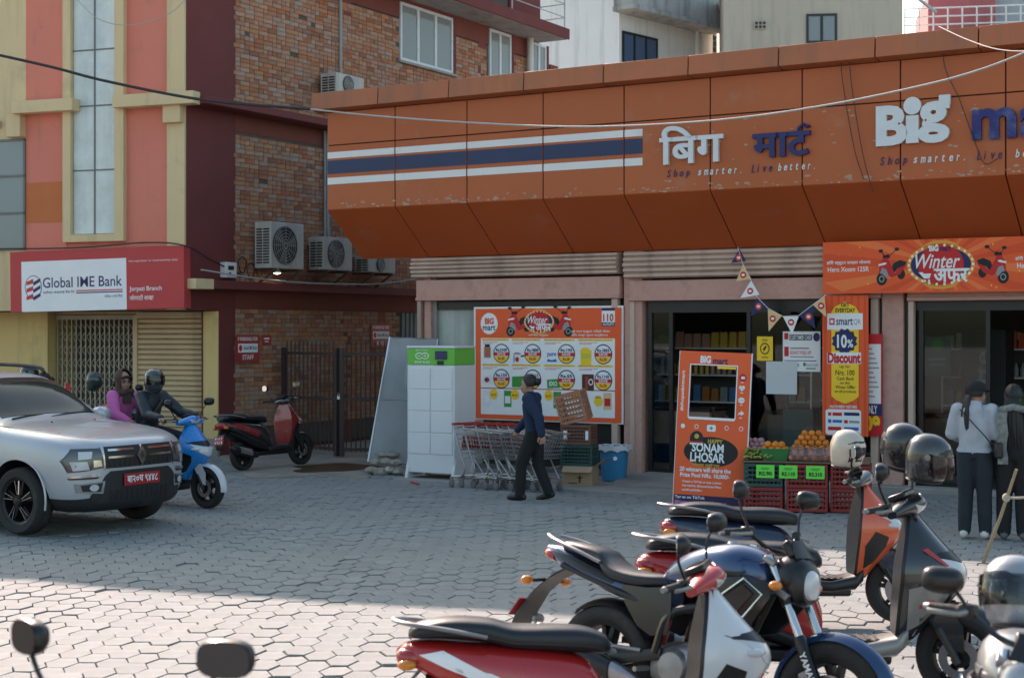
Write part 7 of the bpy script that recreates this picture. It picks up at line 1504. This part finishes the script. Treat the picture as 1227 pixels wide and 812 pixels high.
vpart('washer_jet', m_blk, lambda b: [b.ell((-.15, y, 1.125), (.014, .012, .007)) for y in (-.3, .3)], car)

helmet('silver helmet with a clear visor on the motorcycle at the right edge', p_sil, at(1216, 708, 5.78), (R(10), R(-10), R(-150)), visor=True)
# ============================================================ people
m_skin = pm('skin', (.40, .215, .145), .55, var=.06, vs=20); m_hair = pm('black_hair', (.010, .009, .009), .42, var=.3, vs=30, bump=.5, bs=90); m_shoe = pm('black_shoe', (.014, .014, .015), .4); m_wshoe = pm('white_shoe', (.60, .60, .58), .55, dirt=.2)
def cloth(name, c, rough=.85): return pm(name, c, rough, var=.18, vs=7, bump=.9, bs=9)
m_eye = pm('eye_dark', (.02, .015, .012), .2, var=0); m_lip = pm('lips', (.30, .10, .085), .5, var=0)
def capdist(P, a, b, r0, r1):
    a, b = np.array(a), np.array(b); d = b - a; t = np.clip(((P - a) @ d) / max(d @ d, 1e-9), 0, 1); return np.linalg.norm(P - (a + t[:, None] * d), axis=1) - (r0 + (r1 - r0) * t)
def capsule(mb, a, b, r0, r1, n=12):
    a, b = Vector(a), Vector(b); d = (b - a); L = d.length; d = d / L if L > 1e-6 else Vector((0, 0, 1)); pts, rr = [], []
    for k in (-80, -50, -20): pts.append(a + d * r0 * math.sin(R(k))); rr.append(r0 * math.cos(R(k)))
    pts.append(a.lerp(b, .5)); rr.append((r0 + r1) / 2)
    for k in (20, 50, 80): pts.append(b + d * r1 * math.sin(R(k))); rr.append(r1 * math.cos(R(k)))
    mb.tube(pts, rr, n)
def person(label, loc, rz, J, mats, hair='bun', hairm=None, shoes=None, long=False, hoodie=False, face=True, group=None, scale=1.0, wide=1.0, baggy=0.0, glasses=False, gaze=0):
    """J: joint positions (x forward, y left, z up). mats: top, trousers, shoes"""
    p = thing('person', label, 'person', loc, rz, group); p.scale = (scale,) * 3
    top, tro, sho = mats; V = Vector; j = {k: V(v) for k, v in J.items() if k != 'curl'}; caps = []; mb = MB()
    M = [top, tro, sho, m_skin, m_eye, m_lip]
    def cap(a, b, r0, r1, m): caps.append((a, b, r0, r1, m)); capsule(mb, a, b, r0, r1)
    g = baggy; up = (j['neck'] - j['pelvis']).normalized(); ly = V((0, 1, 0)); sh = (j['shL'] - j['shR']); sh = sh.normalized()
    fw_ = sh.cross(up).normalized()
    # torso, lofted round the spine
    L = (j['neck'] - j['pelvis']).length; rings = []
    for t_, w, d in ((-.16, .255, .18), (-.05, .305, .215), (.10, .30, .21), (.30, .27 + g, .19 + g), (.50, .285 + g, .20 + g), (.70, .31 + g, .205 + g * .6), (.86, .29 + g * .5, .175), (.95, .20, .13), (1.03, .12, .11)):
        c = j['pelvis'] + (j['neck'] - j['pelvis']) * t_; w *= wide; rings.append([c + sh * (w / 2 * math.cos(a)) + fw_ * (d / 2 * math.sin(a)) for a in [2 * math.pi * k / 18 for k in range(18)]])
    mb.loft(rings)
    for s_ in (-1, 1):
        hip0 = j['pelvis'] + sh * s_ * .07; caps.append((hip0 + up * .10, j['neck'] + sh * s_ * .06 - up * .1, .125 + g, .11 + g, 0)); caps.append((hip0 - up * .07, hip0 + up * .01, .11, .11, 1))
    for S_ in ('L', 'R'):
        cap(j['neck'] - up * .06, j['sh' + S_], .055 + g * .3, .058 + g * .3, 0)
        cap(j['sh' + S_], j['el' + S_], .058 + g * .7, .048 + g * .7, 0); cap(j['el' + S_], j['wr' + S_], .047 + g * .7, .036 + g * .5, 0)
        cap(j['hp' + S_], j['kn' + S_], .092 + g * .4, .066 + g * .5, 1); cap(j['kn' + S_], j['an' + S_], .062 + g * .6, .046 + g * .7, 1)
        an = j['an' + S_]; fd = V(J.get('ft' + S_, (1, 0, 0))); fd = fd.normalized(); sole = an + V((0, 0, -.045))
        cap(sole - fd * .045, sole + fd * .05, .042, .043, 2); cap(sole + fd * .05, sole + fd * .14 + V((0, 0, -.008)), .043, .030, 2)
    hc = j['head']; hup = (hc - j['neck']).normalized(); yaw = Matrix.Rotation(gaze, 3, 'Z'); hf = yaw @ fw_; hs = yaw @ sh
    cap(j['neck'] - up * .02, hc - hup * .04, .052, .047, 3)
    def hell(o, r): 
        c = hc + hf * o[0] + hs * o[1] + V((0, 0, o[2])); b = MB(); b.ell((0, 0, 0), r, 16, 11); mb.add([c + hf * q[0] + hs * q[1] + V((0, 0, q[2])) for q in b.v], b.f); caps.append((c - V((0, 0, .01)), c + V((0, 0, .01)), min(r), min(r), 3))
    hell((-.01, 0, .025), (.096, .077, .095)); hell((.018, 0, -.045), (.072, .062, .075)); hell((.03, 0, -.088), (.042, .042, .030)); hell((.090, 0, -.022), (.018, .013, .022)); hell((.05, .032, -.03), (.04, .03, .035)); hell((.05, -.032, -.03), (.04, .03, .035))
    for s_ in (-1, 1): hell((-.005, s_ * .078, -.015), (.018, .010, .028))
    me = mb.mesh('tmp', [top], smooth=0); o = bpy.data.objects.new('tmp', me); col.objects.link(o)
    q = o.modifiers.new('r', 'REMESH'); q.mode = 'VOXEL'; q.voxel_size = .0125; q = o.modifiers.new('s', 'SMOOTH'); q.factor = .5; q.iterations = 5
    dg = bpy.context.evaluated_depsgraph_get(); m2 = bpy.data.meshes.new_from_object(o.evaluated_get(dg)); bpy.data.objects.remove(o)
    vv = np.empty(len(m2.vertices) * 3); m2.vertices.foreach_get('co', vv); vv = vv.reshape(-1, 3); ff = [tuple(f.vertices) for f in m2.polygons]
    ctr = np.array([vv[list(f)].mean(0) for f in ff]); D = np.stack([capdist(ctr, a, b, r0, r1) for a, b, r0, r1, m in caps]); mi = np.array([c[4] for c in caps])[D.argmin(0)]
    fin = MB(); fin.v = [tuple(x) for x in vv]; fin.f = ff; fin.m = [int(x) for x in mi]
    # hands: palm, four fingers, thumb
    for S_, s_ in (('L', 1), ('R', -1)):
        w = j['wr' + S_]; d = V(J['hd' + S_]).normalized() if 'hd' + S_ in J else (w - j['el' + S_]).normalized(); curl = J.get('curl', .5)
        side = d.cross(V((0, 0, 1)) if abs(d.z) < .8 else fw_).normalized(); nrm = side.cross(d).normalized(); fin.cur = 3
        if abs(d.z) >= .8: side, nrm = fw_ if True else side, sh * -s_; side = (side - d * side.dot(d)).normalized(); nrm = d.cross(side) * (1 if s_ > 0 else -1)
        pc = w + d * .05
        fin.loft([[w + d * t_ + side * (ww * math.cos(a)) + nrm * (hh * math.sin(a)) for a in [2 * math.pi * k / 10 for k in range(10)]] for t_, ww, hh in ((-.03, .026, .022), (.0, .028, .020), (.04, .038, .017), (.075, .040, .015), (.088, .032, .010))])
        for k, (off, ln) in enumerate(((.029, .066), (.010, .076), (-.010, .071), (-.028, .056))):
            b0 = w + d * .08 + side * off; b1 = b0 + (d * math.cos(curl) - nrm * math.sin(curl)) * ln * .5; b2 = b1 + (d * math.cos(curl * 2.4) - nrm * math.sin(curl * 2.4)) * ln * .5
            fin.tube([b0, b1, b2], [.0092, .0085, .006], 7)
        b0 = w + d * .025 + side * .030; fin.tube([b0, b0 + d * .035 + side * .025 - nrm * .008, b0 + d * .065 + side * .022 - nrm * .02], [.0115, .010, .007], 7)
    if face:
        for s_ in (-1, 1):
            c = hc + hf * .078 + hs * s_ * .031 + V((0, 0, .002)); b = MB(); b.ell(c, (.011, .013, .007), 8, 6); fin.add(b.v, b.f, 4)
            fin.tube([hc + hf * .085 + hs * s_ * .018 + V((0, 0, .022)), hc + hf * .083 + hs * s_ * .034 + V((0, 0, .026)), hc + hf * .072 + hs * s_ * .05 + V((0, 0, .02))], .0035, 5, m=4)
        fin.tube([hc + hf * .074 + hs * .024 + V((0, 0, -.066)), hc + hf * .088 + V((0, 0, -.066)), hc + hf * .074 - hs * .024 + V((0, 0, -.066))], [.003, .006, .003], 6, m=5)
    fin.build('body', M, p, smooth=70, fix=False)
    hm = hairm or m_hair
    def hp(o): return hc + hf * o[0] + hs * o[1] + V((0, 0, o[2]))
    if hair:
        def cap_(b):
            rows = []
            for i in range(9):
                ph = R(92 - 13.5 * i); ring = []
                for k in range(25):
                    a = R(-180 + 15 * k); front = max(0, math.cos(a)); low = .9 - .64 * front ** .75     # hairline higher at the front
                    pp_ = R(90) - (R(90) - R(-38)) * (i / 8) * (low if True else 1)
                    ring.append(hp((-.012 + .106 * math.cos(pp_) * math.cos(a), .088 * math.cos(pp_) * math.sin(a), .022 + .108 * math.sin(pp_))))
                rows.append(ring)
            b.sheet(rows, .004); b.v = [(x + rnd.gauss(0, .0012), y + rnd.gauss(0, .0012), z) for x, y, z in b.v]
        vpart('hair', hm, cap_, p, smooth=80)
        if hair == 'bun': vpart('hair_bun', hm, lambda b: (b.ell(hp((-.125, 0, .02)), (.048, .052, .046), 14, 10), b.ell(hp((-.10, 0, .015)), (.04, .045, .04), 12, 8)), p, smooth=80)
        if hair in ('tail', 'long'):
            for k in range(15 if hair == 'tail' else 22):
                u = rnd.uniform(-1, 1); sp = .035 if hair == 'tail' else .085; x0 = -.10 if hair == 'tail' else -.075 - .02 * (1 - abs(u)); ln = rnd.uniform(.30, .42) if hair == 'tail' else rnd.uniform(.42, .55)
                pts = [(x0 + .02, u * sp * (.4 if hair == 'tail' else .9), .03), (x0 - .03, u * sp * .8, -.06), (x0 - .05 - .02 * rnd.random(), u * sp * 1.2, -.06 - ln * .5), (x0 - .035, u * sp * (1.25 + .3 * rnd.random()), -.06 - ln)]
                vpart('hair_strand', hm, lambda b: b.tube([hp(q) for q in [tuple(z) for z in cr(pts, 4)]], [.014] * 4 + [.019] * 4 + [.016] * 3 + [.010, .004], 6), p, smooth=80)
    return p, hc, hf, hs, hp
def stand(**k):
    J = dict(pelvis=(0, 0, .88), neck=(.0, 0, 1.34), head=(.025, 0, 1.465), shL=(0, .165, 1.285), shR=(0, -.165, 1.285), elL=(-.02, .215, 1.04), elR=(-.02, -.215, 1.04), wrL=(.05, .22, .82), wrR=(.05, -.22, .82), hpL=(0, .085, .85), hpR=(0, -.085, .85), knL=(.02, .09, .46), knR=(.02, -.09, .46), anL=(-.01, .095, .09), anR=(-.01, -.095, .09)); J.update(k); return J
c_nvy = cloth('navy_knit', (.012, .026, .065)); c_blk = cloth('black_cotton', (.010, .011, .013)); c_pink = cloth('pink_fleece', (.64, .15, .40)); c_jkt = cloth('dark_puffer', (.012, .020, .032), .5); c_brn = cloth('brown_scarf', (.075, .048, .034)); c_pale = cloth('pale_hoodie', (.40, .43, .47)); c_dnm = cloth('dark_denim', (.018, .024, .032))
# walking woman
wp = (G(622, 599) + G(648, 604)) / 2 + Vector((.04, 0, 0)); wp.z = GZ
person('woman in a navy top and black trousers walking left past the trolleys', wp, R(166), stand(pelvis=(-.02, 0, .86), neck=(.03, 0, 1.31), head=(.065, 0, 1.425), shL=(.03, .165, 1.255), shR=(.0, -.165, 1.255), elL=(-.13, .24, 1.03), elR=(.10, -.25, 1.02), wrL=(-.17, .27, .83), wrR=(.26, -.26, .85), hdL=(-.2, .1, -1), hdR=(.35, 0, -1), hpL=(-.02, .085, .83), hpR=(-.02, -.085, .83), knL=(.13, .08, .46), knR=(-.04, -.08, .45), anL=(.15, .075, .085), anR=(-.18, -.075, .10), ftL=(1, 0, 0), ftR=(1, 0, -.25), curl=.6), (c_nvy, c_blk, m_shoe), 'bun', baggy=.026, wide=1.22)
# two girls at the right
g1 = Vector((4.66, 15.55, GZ)); r1_, h1, f1_, s1_, hp1 = person('girl in a pale hoodie, dark trousers and black cap seen from behind', g1, R(62), stand(elL=(.02, .23, 1.05), wrL=(.20, .16, .98), elR=(.03, -.225, 1.04), wrR=(.22, -.13, .98), hdL=(1, -.4, 0), hdR=(1, .4, 0), head=(.05, -.01, 1.45), anL=(.0, .10, .09), anR=(.02, -.10, .09)), (c_pale, c_dnm, m_wshoe), 'tail', baggy=.032, wide=1.05, gaze=R(-35), scale=1.0)
def capf(b):
    b.loft([[hp1((-.012 + rx * math.cos(a), ry * math.sin(a), z)) for a in [2 * math.pi * k / 22 for k in range(22)]] for z, rx, ry in ((.028, .113, .094), (.06, .112, .093), (.10, .095, .08), (.13, .06, .05), (.140, .01, .01))])
    b.sheet([[hp1((.07 + .10 * t_ * math.cos(a) + .02, .09 * math.sin(a), .034 - .02 * t_)) for a in [R(-70 + 20 * k) for k in range(8)]] for t_ in (0, .5, 1)], .005)
vpart('cap', cloth('black_cap', (.012, .012, .014)), capf, r1_, smooth=60)
vpart('bag_strap', m_shoe, lambda b: b.tube([(-.13, .12, 1.30), (-.15, 0, 1.18), (-.155, -.14, 1.03), (-.10, -.2, .93)], .012, 6, flat=.5), r1_); vpart('sling_bag', m_shoe, lambda b: b.box((-.06, -.235, .90), (.20, .08, .16), (0, 0, R(20))), r1_, bevel=.02)
vpart('hood', c_pale, lambda b: b.loft([sup((-.10 + .02 * k, 0, 1.33 - .035 * abs(k - 2)), .20 - .015 * k, .12, 14, 2.3) for k in range(5)]), r1_, smooth=70)
g2 = Vector((5.02, 15.45, GZ)); r2_, h2, f2_, s2_, hp2 = person('girl in black with a grey patterned scarf at the right edge', g2, R(72), stand(elL=(.03, .23, 1.05), wrL=(.22, .14, 1.02), elR=(.0, -.225, 1.04), wrR=(.16, -.18, .90), hdL=(1, -.4, .2), hdR=(1, .2, -.2), head=(.04, 0, 1.45)), (c_blk, cloth('black_trousers', (.012, .012, .014)), pm('black_white_shoe', (.12, .12, .12), .5, var=.6, vs=30)), 'long', baggy=.04, wide=1.1, gaze=R(-5), scale=.985)
m_scf = pm('patterned_scarf', (.22, .23, .22), .9, var=.55, vs=28)
vpart('scarf', m_scf, lambda b: (b.sheet([[(-.155 - .01 * math.sin(k), .06 + q * .10 + .01 * math.sin(k * 1.7), 1.30 - k * .075) for q in (0, .5, 1)] for k in range(8)], .012), b.tube([(-.10, .12, 1.32), (-.13, 0, 1.35), (-.10, -.12, 1.32), (.06, -.10, 1.30), (.08, .10, 1.30), (-.10, .12, 1.32)], .035, 9)), r2_, smooth=60)
# riders on the blue scooter (sharing its frame)
SL = Vector((-4.66, 18.85, GZ)); sa = R(-32)
Jr = dict(pelvis=(.26, 0, .90), neck=(.36, 0, 1.36), head=(.40, 0, 1.475), shL=(.36, .175, 1.30), shR=(.36, -.175, 1.30), elL=(.58, .27, 1.10), elR=(.56, -.27, 1.09), wrL=(.80, .30, 1.06), wrR=(.80, -.30, 1.06), hdL=(1, .15, -.2), hdR=(1, -.15, -.2), hpL=(.28, .10, .87), hpR=(.28, -.10, .87), knL=(.70, .15, .80), knR=(.70, -.15, .80), anL=(.68, .12, .435), anR=(.68, -.12, .435), curl=1.0)
rr1, hc1, hf1, hs1, hpf = person('scooter rider in a dark puffer jacket and full helmet', SL, sa, Jr, (c_jkt, c_dnm, m_shoe), None, baggy=.03, wide=1.12, gaze=R(-12))
vpart('cross_strap', cloth('brown_strap', (.06, .04, .03)), lambda b: b.tube([(.30, .14, 1.33), (.47, .06, 1.24), (.455, -.08, 1.08), (.36, -.17, .98)], .016, 6, flat=.5), rr1); vpart('collar', c_jkt, lambda b: b.loft([sup((.36 + .015 * k, 0, 1.345 + .03 * k), .20 - .01 * k, .19 - .01 * k, 16, 2.2, axis='z') for k in range(3)]), rr1, smooth=60)
hw = Matrix.Translation(SL) @ Matrix.Rotation(sa, 4, 'Z') @ Vector((.40, 0, 1.50))
helmet('dark full-face helmet with open visor worn by the scooter rider', paint('slate_gloss', (.045, .055, .06), .25), hw, (0, 0, sa - R(14)), True, False)
Jp = dict(pelvis=(-.14, 0, .93), neck=(-.08, 0, 1.36), head=(-.05, 0, 1.475), shL=(-.08, .155, 1.29), shR=(-.08, -.155, 1.29), elL=(.08, .24, 1.10), elR=(.06, -.25, 1.08), wrL=(.24, .20, 1.0), wrR=(.24, -.21, 1.0), hdL=(1, -.3, 0), hdR=(1, .3, 0), hpL=(-.10, .10, .90), hpR=(-.10, -.10, .90), knL=(.28, .20, .76), knR=(.28, -.20, .76), anL=(.20, .19, .37), anR=(.20, -.19, .37), curl=.9)
pp1, hc2, hf2, hs2, hpp = person('pillion passenger in a pink top with a brown head scarf', SL + Vector((-.05, .03, 0)), sa, Jp, (c_pink, c_dnm, m_shoe), None, baggy=.035, wide=1.1, gaze=R(-20))
def scarf(b):
    rows = []
    for i in range(10):
        ph = R(86 - 15 * i); ring = []
        for k in range(21):
            a = R(48 + (360 - 96) * k / 20); e = 1 + .02 * math.sin(5 * a + i)
            rr_ = .112 * e; z = .03 + .118 * math.sin(ph) if i < 8 else .03 - .118 - .05 * (i - 7); cc = math.cos(ph) if i < 7 else (.82 if i == 7 else .95 if i == 8 else 1.15)
            ring.append(hpp((-.01 + rr_ * cc * math.cos(a) * 1.08, rr_ * cc * math.sin(a) * .92, z)))
        rows.append(ring)
    b.sheet(rows, .008)
vpart('head_scarf', c_brn, scarf, pp1, smooth=80)
vpart('scarf_wrap', c_brn, lambda b: (b.tube([hpp((.03 * math.cos(a) * 2.6 + .0, .095 * math.sin(a), -.125 + .012 * math.sin(2 * a))) for a in [2 * math.pi * k / 16 for k in range(17)]], .035, 9), b.sheet([[hpp((.07 + .02 * q, -.05 + .05 * q, -.14 - .03 * k)) for q in (0, 1, 2)] for k in range(5)], .012)), pp1, smooth=70)
vpart('fringe', m_hair, lambda b: b.tube([hpp((.072, .06, .045)), hpp((.092, .02, .068)), hpp((.092, -.02, .068)), hpp((.072, -.06, .045))], .016, 8), pp1, smooth=80)
vpart('glasses', m_blk, lambda b: [b.tube([hpp((.092 - .25 * abs(.032 * math.sin(a)) , s_ * .032 + .021 * math.cos(a), .0 + .017 * math.sin(a))) for a in [2 * math.pi * k / 12 for k in range(13)]], .0028, 5) for s_ in (-1, 1)], pp1)
# two people beyond the car
q1, _, _, _, _ = person('helmeted person standing behind the silver car, only the head showing', place(33, 21.0), R(-20), stand(), (c_blk, c_dnm, m_shoe), None)
helmet('dark helmet of the person standing behind the silver car', paint('charcoal_gloss', (.03, .032, .034), .25), place(33, 21.0) + Vector((.02, 0, 1.50)), (0, 0, R(-20)), True)
person('dark-haired person half hidden behind the silver car', place(53, 21.6), R(200), stand(), (c_blk, c_dnm, m_shoe), 'bun', scale=.95)
